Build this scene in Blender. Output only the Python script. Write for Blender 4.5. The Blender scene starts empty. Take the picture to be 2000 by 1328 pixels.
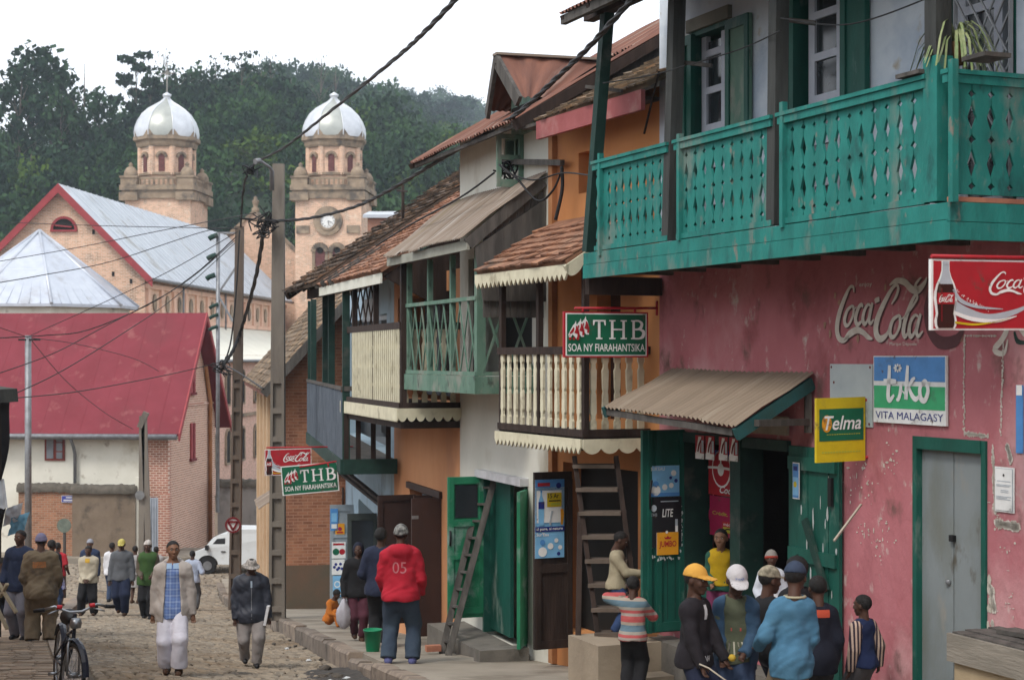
import bpy, bmesh, math, random
import numpy as np
from mathutils import Vector as V, Matrix

S = bpy.context.scene
R = random.Random(7)
NR = np.random.default_rng(5)
# ---------------------------------------------------------------- camera, sky, sun, exposure
FP, HZ, CZ = 3200.0, 700.0, 1.5          # focal length and horizon row (photo pixels), eye height
cd = bpy.data.cameras.new('camera'); cam = bpy.data.objects.new('camera', cd)
S.collection.objects.link(cam); S.camera = cam
cam.location = (0, 0, CZ); cam.rotation_euler = (math.radians(90), 0, 0)
cd.sensor_width = 36; cd.lens = FP/2000*36; cd.shift_y = (HZ-664)/2000
cd.clip_start = .1; cd.clip_end = 6000
cd.dof.use_dof = True; cd.dof.focus_distance = 17.5; cd.dof.aperture_fstop = 5.0
w = bpy.data.worlds.new('World'); S.world = w; w.use_nodes = True
nt = w.node_tree; bg = nt.nodes['Background']
sk = nt.nodes.new('ShaderNodeTexSky'); sk.sky_type = 'NISHITA'; sk.sun_disc = False
SUN_EL, SUN_AZ = math.radians(52), math.radians(215)      # azimuth clockwise from +Y
sk.sun_elevation = SUN_EL; sk.sun_rotation = SUN_AZ; sk.dust_density = 4; sk.air_density = 1.2
mx = nt.nodes.new('ShaderNodeMixRGB'); mx.inputs[0].default_value = .86
mx.inputs[2].default_value = (9.6, 10.0, 10.6, 1)          # closed cloud layer
nt.links.new(sk.outputs[0], mx.inputs[1]); nt.links.new(mx.outputs[0], bg.inputs[0])
bg.inputs[1].default_value = .115
sl = bpy.data.lights.new('sun', 'SUN'); so = bpy.data.objects.new('sun', sl); S.collection.objects.link(so)
sl.energy = 1.5; sl.angle = math.radians(16); sl.color = (1, .95, .88)
sd = V((math.sin(SUN_AZ)*math.cos(SUN_EL), math.cos(SUN_AZ)*math.cos(SUN_EL), math.sin(SUN_EL)))
so.rotation_euler = sd.to_track_quat('Z', 'Y').to_euler(); so.location = (0, -5, 30)
S.view_settings.view_transform = 'Standard'; S.view_settings.look = 'None'
S.view_settings.exposure = 0.5; S.view_settings.gamma = 1
S.render.engine = 'CYCLES'; S.cycles.max_bounces = 8; S.cycles.volume_bounces = 1
S.cycles.transparent_max_bounces = 16

# ---------------------------------------------------------------- geometry helpers
def P(px, py, Y): return V(((px-1000)/FP*Y, Y, CZ+(HZ-py)/FP*Y))
ORG = {}
class MB:
    def __init__(s): s.v = []; s.f = []; s.m = []; s.mi = 0; s.t = []; s.tint = .5; s.uv = {}; s.sm = []; s.smooth = False
    def vert(s, p, uv=None):
        s.v.append(tuple(p)); s.t.append(s.tint)
        if uv is not None: s.uv[len(s.v)-1] = uv
        return len(s.v)-1
    def face(s, ids): s.f.append(tuple(ids)); s.m.append(s.mi); s.sm.append(s.smooth)
    def poly(s, pts): s.face([s.vert(p) for p in pts])
    def prism(s, pts, ext):
        ext = V(ext); a = [s.vert(p) for p in pts]; b = [s.vert(V(p)+ext) for p in pts]; n = len(a)
        s.face(a[::-1]); s.face(b)
        for i in range(n): s.face((a[i], a[(i+1) % n], b[(i+1) % n], b[i]))
    def hexa(s, q):      # 8 points: bottom ring 4, top ring 4
        i = [s.vert(p) for p in q]
        for f in ((3,2,1,0),(4,5,6,7),(0,1,5,4),(1,2,6,5),(2,3,7,6),(3,0,4,7)): s.face([i[k] for k in f])
    def box(s, c, sx, sy, sz, rz=0):
        c = V(c); ca, sa = math.cos(rz), math.sin(rz)
        def q(x, y, z): return (c.x+x*ca-y*sa, c.y+x*sa+y*ca, c.z+z)
        x, y, z = sx/2, sy/2, sz/2
        s.hexa([q(-x,-y,-z), q(x,-y,-z), q(x,y,-z), q(-x,y,-z), q(-x,-y,z), q(x,-y,z), q(x,y,z), q(-x,y,z)])
    def bar(s, a, b, w, h=None, up=(0,0,1)):
        a, b = V(a), V(b); h = h or w; d = (b-a).normalized(); up = V(up)
        if abs(d.dot(up)) > .97: up = V((1,0,0)) if abs(d.x) < .9 else V((0,1,0))
        x = d.cross(up).normalized()*(w/2); y = x.cross(d).normalized()*(h/2)
        s.hexa([a-x-y, a+x-y, a+x+y, a-x+y, b-x-y, b+x-y, b+x+y, b-x+y])
    def tube(s, pts, r, n=8, cap=True):
        pts = [V(p) for p in pts]; m = len(pts); rs = r if isinstance(r, (list, tuple)) else [r]*m
        old = s.smooth; s.smooth = True; rings = []; px = None
        for k, p in enumerate(pts):
            d = (pts[min(k+1, m-1)]-pts[max(k-1, 0)])
            d = d.normalized() if d.length > 1e-9 else V((0,0,1))
            if px is None: px = d.orthogonal().normalized()
            px = (px-d*px.dot(d)); px = px.normalized() if px.length > 1e-6 else d.orthogonal().normalized()
            y = d.cross(px)
            rings.append([s.vert(p+(px*math.cos(2*math.pi*i/n)+y*math.sin(2*math.pi*i/n))*rs[k]) for i in range(n)])
        for a, b in zip(rings, rings[1:]):
            for i in range(n): s.face((a[i], a[(i+1) % n], b[(i+1) % n], b[i]))
        s.smooth = False
        if cap: s.face(rings[0][::-1]); s.face(rings[-1])
        s.smooth = old
    def lathe(s, c, prof, n=24, ang0=0, sm=True):
        c = V(c); rings = []; old = s.smooth; s.smooth = sm
        for r, z in prof:
            rings.append([s.vert(c+V((max(r, 1e-4)*math.cos(ang0+2*math.pi*i/n), max(r, 1e-4)*math.sin(ang0+2*math.pi*i/n), z))) for i in range(n)])
        for a, b in zip(rings, rings[1:]):
            for i in range(n): s.face((a[i], a[(i+1) % n], b[(i+1) % n], b[i]))
        s.smooth = old
    def np(s, v, f):
        o = len(s.v); s.v.extend(map(tuple, v)); s.t.extend([s.tint]*len(v))
        for q in f: s.f.append(tuple(int(i)+o for i in q))
        s.m.extend([s.mi]*len(f)); s.sm.extend([s.smooth]*len(f))
    def bounds(s): a = np.array(s.v); return a.min(0), a.max(0)
def mk(mb, name, mats, org=(0,0,0), fix=True):
    me = bpy.data.meshes.new(name); o3 = np.array(org)
    me.from_pydata((np.array(mb.v, dtype=float).reshape(-1,3)-o3).tolist(), [], mb.f)
    if not isinstance(mats, (list, tuple)): mats = [mats]
    for m in mats: me.materials.append(m)
    if len(mats) > 1: me.polygons.foreach_set('material_index', mb.m)
    me.polygons.foreach_set('use_smooth', mb.sm)
    if len(set(mb.t)) > 1:
        a = me.attributes.new('tint', 'FLOAT', 'POINT'); a.data.foreach_set('value', mb.t)
    if mb.uv:
        a = me.attributes.new('luv', 'FLOAT_VECTOR', 'POINT'); z = np.zeros((len(mb.v), 3))
        for k, q in mb.uv.items(): z[k, :len(q)] = q
        a.data.foreach_set('vector', z.ravel())
    if fix:
        bm = bmesh.new(); bm.from_mesh(me); bmesh.ops.recalc_face_normals(bm, faces=bm.faces); bm.to_mesh(me); bm.free()
    me.update(); o = bpy.data.objects.new(name, me); S.collection.objects.link(o); return o
def tag(o, label, cat, group=None):
    o['label'] = label; o['category'] = cat
    if group: o['group'] = group
    return o
def thing(name, label, cat, loc, group=None):
    o = bpy.data.objects.new(name, None); S.collection.objects.link(o); o.location = loc; o.empty_display_size = .2
    ORG[o.name] = tuple(loc); return tag(o, label, cat, group)
def part(mb, name, mats, parent, label=None, fix=True):
    if not mb.f: return None
    org = ORG[parent.name]; o = mk(mb, name, mats, org, fix); o.parent = parent; ORG[o.name] = org
    if label: o['label'] = label
    return o
def solo(mb, name, mats, label, cat, group=None, loc=None, fix=True):
    if loc is None:
        lo, hi = mb.bounds(); loc = ((lo[0]+hi[0])/2, (lo[1]+hi[1])/2, lo[2])
    o = mk(mb, name, mats, loc, fix); o.location = loc; ORG[o.name] = tuple(loc); return tag(o, label, cat, group)
def struct(mb, name, mats, kind='structure', fix=True):
    o = mk(mb, name, mats, (0,0,0), fix); o['kind'] = kind; return o
class Fac:
    '''a facade line seen from above: near end p0 to far end p1; n points to the street'''
    def __init__(s, p0, p1):
        s.o = V((*p0, 0)); d = V((*p1, 0))-s.o; s.L = d.length; s.d = d.normalized(); s.n = V((-s.d.y, s.d.x, 0))
    def pt(s, u, v, z): q = s.o+s.d*u+s.n*v; return V((q.x, q.y, z))
    def hit(s, px, py, v=0):
        a = (px-1000)/FP; o = s.o+s.n*v
        # o + d*u on ray X = a*Y
        u = (a*o.y-o.x)/(s.d.x-a*s.d.y); Y = o.y+s.d.y*u
        return u, CZ+(HZ-py)/FP*Y
    def u(s, px, v=0): return s.hit(px, 700, v)[0]
    def z(s, px, py, v=0): return s.hit(px, py, v)[1]
    def p(s, px, py, v=0): u, z = s.hit(px, py, v); return s.pt(u, v, z)
    def box(s, mb, u0, u1, v0, v1, z0, z1):
        mb.hexa([s.pt(u0,v0,z0), s.pt(u1,v0,z0), s.pt(u1,v1,z0), s.pt(u0,v1,z0), s.pt(u0,v0,z1), s.pt(u1,v0,z1), s.pt(u1,v1,z1), s.pt(u0,v1,z1)])
    def bpx(s, mb, x0, x1, y0, y1, v0, v1):   # box whose outer face (v1) covers the photo rectangle
        u0, u1 = s.u(x1, v1), s.u(x0, v1); xm = (x0+x1)/2
        s.box(mb, u0, u1, v0, v1, s.z(xm, y1, v1), s.z(xm, y0, v1))
    def wall(s, mb, u0, u1, z0, z1, v0, v1, ops=()):
        us = sorted({u0, u1, *[min(max(a, u0), u1) for o in ops for a in o[:2]]}); zs = sorted({z0, z1, *[min(max(a, z0), z1) for o in ops for a in o[2:]]})
        def solid(i, j):
            if not (0 <= i < len(us)-1 and 0 <= j < len(zs)-1): return False
            a, b = (us[i]+us[i+1])/2, (zs[j]+zs[j+1])/2
            return not any(o[0] < a < o[1] and o[2] < b < o[3] for o in ops)
        for i in range(len(us)-1):
            for j in range(len(zs)-1):
                if not solid(i, j): continue
                a, b, c, d = us[i], us[i+1], zs[j], zs[j+1]; q = s.pt
                mb.poly([q(a,v1,c), q(b,v1,c), q(b,v1,d), q(a,v1,d)]); mb.poly([q(a,v0,c), q(a,v0,d), q(b,v0,d), q(b,v0,c)])
                if not solid(i-1, j): mb.poly([q(a,v0,c), q(a,v1,c), q(a,v1,d), q(a,v0,d)])
                if not solid(i+1, j): mb.poly([q(b,v0,c), q(b,v0,d), q(b,v1,d), q(b,v1,c)])
                if not solid(i, j-1): mb.poly([q(a,v0,c), q(b,v0,c), q(b,v1,c), q(a,v1,c)])
                if not solid(i, j+1): mb.poly([q(a,v0,d), q(a,v1,d), q(b,v1,d), q(b,v0,d)])
def corr(mb, p00, p10, p01, p11, pitch=.09, amp=.017, nv=7, sag=.012, rag=.03):
    '''corrugated sheet: eave p00-p10, upper edge p01-p11'''
    p00, p10, p01, p11 = map(V, (p00, p10, p01, p11)); L = (p10-p00).length; nu = max(8, int(L/pitch*6))
    n = (p10-p00).cross(p01-p00).normalized(); n = n if n.z > 0 else -n; ids = []; old = mb.smooth; mb.smooth = True
    H = (p01-p00).length; rr = random.Random(int(L*991)); sh = [rr.uniform(-rag, rag) for _ in range(int(L/.6)+2)]
    for j in range(nv+1):
        t = j/nv; row = []
        for i in range(nu+1):
            q = i/nu; tt = t+(sh[int(q*L/.6)]/H if j == 0 else 0)
            p = (p00*(1-q)+p10*q)*(1-tt)+(p01*(1-q)+p11*q)*tt
            p = p+n*(amp*math.sin(q*L/pitch*2*math.pi)+sag*math.sin(q*L*1.7+t*5)*math.sin(t*4+q*3))
            row.append(mb.vert(p, (q*L, t*H)))
        ids.append(row)
    for a, b in zip(ids, ids[1:]):
        for i in range(nu): mb.face((a[i], a[i+1], b[i+1], b[i]))
    mb.smooth = old
def tiles(mb, p00, p10, p01, p11, tw=.17, th=.16, jit=.02, thick=.022, lift=.03):
    '''rows of loose flat tiles from the eave p00-p10 up to p01-p11, on a closed slab'''
    p00, p10, p01, p11 = map(V, (p00, p10, p01, p11)); n = (p10-p00).cross(p01-p00).normalized(); n = n if n.z > 0 else -n
    L = (p10-p00).length; H = ((p01-p00).length+(p11-p10).length)/2; nr = int(H/th); nc = int(L/tw)
    mb.tint = .3
    mb.hexa([p00-n*.05, p10-n*.05, p11-n*.05, p01-n*.05, p00, p10, p11, p01])
    def at(q, t): return (p00*(1-q)+p10*q)*(1-t)+(p01*(1-q)+p11*q)*t
    for r in range(nr):
        off = .5*(r % 2); drift = .015*math.sin(r*1.3)
        for c in range(nc+1):
            q0, q1 = (c-off)/nc+.04/nc, (c+1-off)/nc-.04/nc
            q0, q1 = max(0, q0), min(1, q1)
            if q1-q0 < .2/nc: continue
            mb.tint = R.random(); j0, j1 = R.uniform(-jit, jit)+drift, R.uniform(-jit, jit)*.4; l0, l1 = lift+R.uniform(-.008, .012), lift+R.uniform(-.008, .012)
            t0, t1 = max(-.04/H if r else -.1/H, (r*th+j0-.03)/H), min(1.0, (r+1.15)*th/H)
            t0b = t0+j1/H
            a, b, c1, d = at(q0, t0)+n*l0, at(q1, t0b)+n*l1, at(q1, t1)+n*.004, at(q0, t1)+n*.004
            a2, b2 = a-n*thick, b-n*thick
            i = [mb.vert(x) for x in (a, b, c1, d, a2, b2)]
            mb.face((i[0], i[1], i[2], i[3])); mb.face((i[4], i[5], i[1], i[0])); mb.face((i[4], i[0], i[3])); mb.face((i[1], i[5], i[2]))
    mb.tint = .5
def trim(mb, A, B, h, tooth, depth, ext, kind='zig'):
    '''valance board from A to B, height h plus teeth'''
    A, B = V(A), V(B); L = (B-A).length; n = max(1, round(L/tooth)); up = V((0,0,1))
    bot = []
    for i in range(n):
        if kind == 'zig':
            bot += [A.lerp(B, i/n)-up*h, A.lerp(B, (i+.5)/n)-up*(h+depth)]
        else:
            for k in range(6): bot.append(A.lerp(B, (i+k/6)/n)-up*(h+depth*(math.sin(math.pi*k/6)**.7)))
    bot.append(B-up*h)
    # strips so that the concave outline stays clean
    top = [p.copy() for p in bot]
    for p, q in zip(bot, bot[1:]):
        a = A+(B-A)*((p-A).dot(B-A)/L/L); b = A+(B-A)*((q-A).dot(B-A)/L/L); e = V(ext)
        mb.hexa([p, q, q+e, p+e, a, b, b+e, a+e])
def fret(mb, F, u0, u1, z0, z1, v, bw, prof, th=.022):
    '''fretwork railing: boards with notches cut in both edges; prof = [(t from top, notch 0..1)]'''
    n = max(1, round((u1-u0)/bw)); w_ = (u1-u0)/n
    for i in range(n):
        a, b = u0+i*w_+.0035, u0+(i+1)*w_-.0035; H = z1-z0; sk = R.uniform(-.004, .004); dv = R.uniform(-.004, .004)
        for (t0, k0), (t1, k1) in zip(prof, prof[1:]):
            za, zb = z1-H*t0, z1-H*t1; A0, A1, B0, B1 = a+k0*w_, a+k1*w_, b-k0*w_, b-k1*w_
            mb.hexa([F.pt(A1+sk, v+dv, zb), F.pt(B1+sk, v+dv, zb), F.pt(B1+sk, v+dv-th, zb), F.pt(A1+sk, v+dv-th, zb), F.pt(A0+sk, v+dv, za), F.pt(B0+sk, v+dv, za), F.pt(B0+sk, v+dv-th, za), F.pt(A0+sk, v+dv-th, za)])
_tc = {}
def glyphs(body, bold=0, shear=0, space=1):
    k = (body, bold, shear, space)
    if k in _tc: return _tc[k]
    c = bpy.data.curves.new('t', 'FONT'); c.body = body; c.offset = bold; c.shear = shear; c.resolution_u = 3; c.space_character = space; c.fill_mode = 'FRONT'
    o = bpy.data.objects.new('t', c); S.collection.objects.link(o); dg = bpy.context.evaluated_depsgraph_get(); dg.update()
    me = bpy.data.meshes.new_from_object(o.evaluated_get(dg))
    v = np.array([tuple(x.co) for x in me.vertices]).reshape(-1,3)[:, :2]; f = [tuple(p.vertices) for p in me.polygons]
    bpy.data.objects.remove(o); bpy.data.curves.remove(c); bpy.data.meshes.remove(me); _tc[k] = (v, f); return v, f
class Panel:
    '''flat printed face: O = lower left corner, ux right, uz up; colours are layers a few mm apart'''
    def __init__(s, O, ux, uz, w, h, mb=None):
        s.O, s.x, s.z = V(O), V(ux).normalized(), V(uz).normalized(); s.n = s.x.cross(s.z).normalized(); s.w, s.h = w, h; s.mb = mb or MB()
    def q(s, x, y, l=0): return s.O+s.x*(x*s.w)+s.z*(y*s.h)+s.n*(.003*l)
    def rect(s, x0, y0, x1, y1, l, mi): s.mb.mi = mi; s.mb.poly([s.q(x0,y0,l), s.q(x1,y0,l), s.q(x1,y1,l), s.q(x0,y1,l)])
    def poly(s, pts, l, mi): s.mb.mi = mi; s.mb.poly([s.q(x, y, l) for x, y in pts])
    def disc(s, x, y, r, l, mi, n=20, ry=None):
        ry = ry or r*s.w/s.h; s.poly([(x+r*math.cos(2*math.pi*i/n), y+ry*math.sin(2*math.pi*i/n)) for i in range(n)], l, mi)
    def text(s, body, x0, y0, x1, y1, l, mi, **k):
        v, f = glyphs(body, **k); a, b = v.min(0), v.max(0); u = (v-a)/(b-a)
        s.mb.mi = mi; s.mb.np([s.q(x0+p[0]*(x1-x0), y0+p[1]*(y1-y0), l) for p in u], f)
    def stroke(s, pts, ws, l, mi, asp=None):
        '''ribbon through pts (panel units) with widths ws (panel height units)'''
        s.mb.mi = mi; pts, ws = spl(pts, ws); q = [np.array((x*s.w, y*s.h)) for x, y in pts]; n = len(q); L = []; Rr = []
        for i in range(n):
            d = q[min(i+1, n-1)]-q[max(i-1, 0)]; d = d/(np.linalg.norm(d)+1e-9); m = np.array((-d[1], d[0]))*ws[i]*s.h/2
            L.append(s.O+s.x*float(q[i][0]+m[0])+s.z*float(q[i][1]+m[1])+s.n*(.003*l)); Rr.append(s.O+s.x*float(q[i][0]-m[0])+s.z*float(q[i][1]-m[1])+s.n*(.003*l))
        a = [s.mb.vert(p) for p in L]; b = [s.mb.vert(p) for p in Rr]
        for i in range(n-1): s.mb.face((a[i], b[i], b[i+1], a[i+1]))
def spl(pts, ws, k=5):
    o, ow = [], []; n = len(pts)
    for i in range(n-1):
        p0, p1, p2, p3 = (np.array(pts[j]) for j in (max(i-1,0), i, i+1, min(i+2,n-1)))
        for j in range(k):
            t = j/k; o.append(tuple(.5*((2*p1)+(p2-p0)*t+(2*p0-5*p1+4*p2-p3)*t*t+(3*p1-p0-3*p2+p3)*t**3))); ow.append(ws[i]*(1-t)+ws[i+1]*t)
    o.append(tuple(pts[-1])); ow.append(ws[-1]); return o, ow
def cola(pn, x0, y0, x1, y1, l, mi, fat=1.3):
    '''flowing script wordmark traced as brush strokes'''
    def T(pts): return [(x0+(x-265)/550*(x1-x0), y0+(592-y)/367*(y1-y0)) for x, y in pts]
    k = (y1-y0)/367
    for pts, ws in (
        ([(382,292),(378,262),(356,262),(325,320),(290,410),(272,500),(284,565),(318,582),(352,552)], [6,16,14,24,32,34,32,24,12]),
        ([(318,580),(352,545),(400,520),(440,535),(470,562),(498,574)], [10,34,32,26,26,6]),
        ([(368,375),(340,400),(322,455),(330,490),(352,482),(376,430),(380,385),(366,374)], [12,18,24,22,14,16,18,12]),
        ([(365,372),(385,392),(398,380)], [6,6,6]),
        ([(436,385),(432,368),(412,385),(392,445),(402,486),(428,470),(446,440)], [12,16,20,26,24,12,6]),
        ([(488,380),(470,370),(448,405),(438,455),(448,484),(466,465),(484,410)], [10,14,20,24,22,12,8]),
        ([(498,360),(484,415),(476,460),(486,482),(506,458)], [16,22,22,18,6]),
        ([(512,352),(526,344),(540,340)], [20,24,20]),
        ([(612,372),(638,330),(652,285),(640,262),(610,290),(560,380),(524,470),(520,540),(545,574),(582,550),(600,510)], [6,16,18,14,20,30,36,38,34,20,8]),
        ([(600,262),(640,238),(690,250),(728,290),(765,298),(800,262),(814,228)], [6,24,32,34,34,22,6]),
        ([(772,300),(750,272),(770,240),(784,228)], [22,16,12,6]),
        ([(652,440),(620,465),(602,525),(612,562),(636,552),(660,500),(662,450),(650,440)], [12,20,26,24,14,18,20,12]),
        ([(648,438),(672,458),(690,440)], [6,7,6]),
        ([(690,450),(730,395),(760,345),(755,325),(735,350),(700,440),(682,520),(690,560),(712,535)], [6,12,14,14,20,26,28,24,6]),
        ([(768,450),(748,440),(724,475),(714,530),(724,560),(744,540),(764,480)], [10,14,20,26,24,14,8]),
        ([(780,432),(764,490),(756,535),(768,558),(792,530)], [16,22,22,18,6])):
        pn.stroke(T(pts), [v*k*fat for v in ws], l, mi)
# ---------------------------------------------------------------- materials
MT = {}
def M(name, c, c2=None, sc=3.0, rough=.85, bump=.25, bsc=30, metal=0, stain=None, ssc=.8, samt=.5, tint=None, stretch=(1,1,1), spec=.3, coord='o'):
    '''plain procedural surface: two-tone noise, stains with their own colour, bump, optional per-piece tint'''
    if name in MT: return MT[name]
    m = bpy.data.materials.new(name); m.use_nodes = True; n = m.node_tree.nodes; L = m.node_tree.links; b = n['Principled BSDF']
    b.inputs['Roughness'].default_value = rough; b.inputs['Metallic'].default_value = metal
    b.inputs['Specular IOR Level'].default_value = spec
    if coord == 'luv': tc = n.new('ShaderNodeAttribute'); tc.attribute_name = 'luv'; src = tc.outputs['Vector']
    else: tc = n.new('ShaderNodeTexCoord'); src = tc.outputs['Object']
    mp = n.new('ShaderNodeMapping'); mp.inputs['Scale'].default_value = stretch; L.new(src, mp.inputs[0]); co = mp.outputs[0]
    def noise(s, d=4): 
        t = n.new('ShaderNodeTexNoise'); t.inputs['Scale'].default_value = s; t.inputs['Detail'].default_value = d; t.inputs['Roughness'].default_value = .6; L.new(co, t.inputs['Vector']); return t.outputs['Fac']
    def ramp(f, a, z):
        r = n.new('ShaderNodeMapRange'); r.inputs[1].default_value = a; r.inputs[2].default_value = z; L.new(f, r.inputs[0]); return r.outputs[0]
    def mix(f, a, z):
        x = n.new('ShaderNodeMixRGB'); 
        if isinstance(f, float): x.inputs[0].default_value = f
        else: L.new(f, x.inputs[0])
        for k, q in ((1, a), (2, z)):
            if isinstance(q, (tuple, list)): x.inputs[k].default_value = (*q[:3], 1)
            else: L.new(q, x.inputs[k])
        return x.outputs[0]
    c2 = c2 or tuple(x*.72 for x in c); col = mix(ramp(noise(sc), .35, .65), c, c2)
    if stain:
        for sc_, ss_, sa_ in (stain if isinstance(stain, list) else [(stain, ssc, samt)]): col = mix(ramp(noise(ss_, 6), .62-sa_*.2, .72-sa_*.1), col, sc_)
    if tint is not None:
        a = n.new('ShaderNodeAttribute'); a.attribute_name = 'tint'; h = n.new('ShaderNodeValToRGB')
        e = h.color_ramp.elements; e[0].position = 0; e[1].position = 1
        e[0].color = (*tint[0], 1); e[1].color = (*tint[-1], 1)
        for i, t in enumerate(tint[1:-1]): q = h.color_ramp.elements.new((i+1)/(len(tint)-1)); q.color = (*t, 1)
        L.new(a.outputs['Fac'], h.inputs[0]); x = n.new('ShaderNodeMixRGB'); x.blend_type = 'MULTIPLY'; x.inputs[0].default_value = 1
        L.new(col, x.inputs[1]); L.new(h.outputs[0], x.inputs[2]); col = x.outputs[0]
    L.new(col, b.inputs['Base Color'])
    if bump:
        bp = n.new('ShaderNodeBump'); bp.inputs['Strength'].default_value = bump; bp.inputs['Distance'].default_value = .02
        L.new(noise(bsc), bp.inputs['Height']); L.new(bp.outputs[0], b.inputs['Normal'])
    MT[name] = m; return m
def brick(name, c1, c2, mortar, w=.24, h=.075, axis='x', stain=None, ms=.012):
    '''brick courses; axis = direction the wall runs along'''
    if name in MT: return MT[name]
    m = M(name, c1, c2, stain=stain, bump=.0); n = m.node_tree.nodes; L = m.node_tree.links; b = n['Principled BSDF']
    tc = n.new('ShaderNodeTexCoord'); sp = n.new('ShaderNodeSeparateXYZ'); cb = n.new('ShaderNodeCombineXYZ'); L.new(tc.outputs['Object'], sp.inputs[0])
    if axis == 'xy':
        ad = n.new('ShaderNodeMath'); ad.operation = 'ADD'; L.new(sp.outputs[0], ad.inputs[0]); L.new(sp.outputs[1], ad.inputs[1]); L.new(ad.outputs[0], cb.inputs[0])
    else: L.new(sp.outputs[0 if axis == 'x' else 1], cb.inputs[0])
    L.new(sp.outputs[2], cb.inputs[1]); bt = n.new('ShaderNodeTexBrick'); L.new(cb.outputs[0], bt.inputs[0])
    bt.inputs['Scale'].default_value = 1; bt.inputs['Brick Width'].default_value = w; bt.inputs['Row Height'].default_value = h; bt.inputs['Mortar Size'].default_value = ms; bt.inputs['Bias'].default_value = -.2
    bt.inputs['Color1'].default_value = (1,1,1,1); bt.inputs['Color2'].default_value = (.62,.6,.58,1); bt.inputs['Mortar'].default_value = (1,1,1,1)
    old = b.inputs['Base Color'].links[0].from_socket
    mu = n.new('ShaderNodeMixRGB'); mu.blend_type = 'MULTIPLY'; mu.inputs[0].default_value = 1; L.new(old, mu.inputs[1]); L.new(bt.outputs['Color'], mu.inputs[2])
    mm = n.new('ShaderNodeMixRGB'); L.new(bt.outputs['Fac'], mm.inputs[0]); L.new(mu.outputs[0], mm.inputs[1]); mm.inputs[2].default_value = (*mortar, 1); L.new(mm.outputs[0], b.inputs['Base Color'])
    bp = n.new('ShaderNodeBump'); bp.invert = True; bp.inputs['Distance'].default_value = .008; bp.inputs['Strength'].default_value = .6; L.new(bt.outputs['Fac'], bp.inputs['Height']); L.new(bp.outputs[0], b.inputs['Normal'])
    return m
def flat(name, c, rough=.5): return M('paint_'+name, c, tuple(x*.85 for x in c), 6, rough, .08, 20, stain=[(tuple(x*.55+.03 for x in c),4,.16),((.10,.065,.05),9,-.02)])
WOOD = lambda name, c, st=(2,2,.25): M(name, c, tuple(x*.55 for x in c), 6, .85, .35, 18, stretch=st, stain=tuple(x*.4 for x in c), ssc=1.6)
m_dark = M('opening_shade', (.012,.011,.01), bump=0)  # near-black colour stands in for the shade inside openings
m_dkwood = WOOD('dark_brown_wood', (.045,.028,.022))
m_grwood = WOOD('weathered_grey_wood', (.11,.10,.09))
m_teal = M('teal_paint', (.017,.20,.172), (.012,.145,.125), 5, .75, .4, 24, stain=[((.012,.10,.09),6,.25),((.13,.19,.165),3.2,.34),((.20,.17,.14),9,.02)], stretch=(1,1,.45))
m_green = M('green_paint', (.008,.095,.07), (.006,.065,.048), 4, .6, .2, 20, stain=(.16,.22,.19), ssc=3.2, samt=.2, stretch=(1,1,.4))
m_cream = M('cream_paint', (.66,.62,.46), (.55,.51,.37), 6, .7, .15, 20, stain=(.33,.29,.2), ssc=3, samt=.15)
m_dkgreen = M('dark_green_paint', (.012,.045,.035), (.008,.03,.024), 5, .7, .2, 20, stain=(.06,.07,.06), ssc=3, samt=.3)
m_sage = M('sage_paint', (.13,.225,.17), (.09,.17,.125), 5, .75, .25, 20, stain=[((.22,.24,.20),4,.4),((.05,.06,.05),7,.15)], stretch=(1,1,.5))
m_metal = M('dull_metal', (.25,.26,.27), (.18,.18,.19), 6, .5, .1, 30, metal=.6)
m_black = M('black_rubber', (.012,.012,.013), rough=.6, bump=.05)
m_conc = M('concrete', (.17,.155,.135), (.12,.11,.095), 3, .9, .3, 40, stain=(.07,.065,.055), ssc=1.5, samt=.4)
m_glass = M('dark_glass', (.02,.024,.028), (.03,.034,.04), 2, .12, 0, spec=.6)
# ---------------------------------------------------------------- ground, street, pavements
def gz(Y):
    return -.1153*Y if Y < 50 else (-5.765-.1153*(Y-50)+.0144*(Y-50)**2 if Y < 54 else -5.996)
def lerp_pts(pts, Y):
    if Y <= pts[0][0]: a, b = pts[0], pts[1]
    elif Y >= pts[-1][0]: a, b = pts[-2], pts[-1]
    else: a, b = next((p, q) for p, q in zip(pts, pts[1:]) if p[0] <= Y <= q[0])
    return a[1]+(b[1]-a[1])*(Y-a[0])/(b[0]-a[0])
KR = [(0,3.0), (12,.2), (17.6,-1.1), (21,-1.97), (31.1,-4.28), (37.6,-5.9), (47.3,-8.3), (52,-9.3)]
KL = [(0,-.6), (18.5,-4.75), (25.6,-6.9), (29.1,-7.95), (36,-9.75), (46,-12.0), (50,-12.7)]
kr = lambda Y: lerp_pts(KR, Y)
kl = lambda Y: lerp_pts(KL, Y)
def road_z(X, Y):
    a, b = kl(Y), kr(Y); t = min(1, max(0, (X-a)/(b-a))); k = 1 if Y < 46 else max(0, (54-Y)/8)
    return gz(Y)-k*(.17*t*t*(3-2*t))
side_z = lambda Y: gz(Y)+.08
g = MB()
ys = list(range(-30, 130, 5))+[150, 200, 400, 1200, 3000]; xs = [-1500,-300,-100,-50,-20,0,20,50,100,300,1500]
idx = [[g.vert((x, y, gz(y)-.34 if y < 100 else gz(y)-.5)) for x in xs] for y in ys]
for a, b in zip(idx, idx[1:]):
    for i in range(len(xs)-1): g.face((a[i], a[i+1], b[i+1], b[i]))
struct(g, 'ground', M('earth', (.17,.125,.085), (.12,.085,.055), 1.5, .95, .4, 8))
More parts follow.
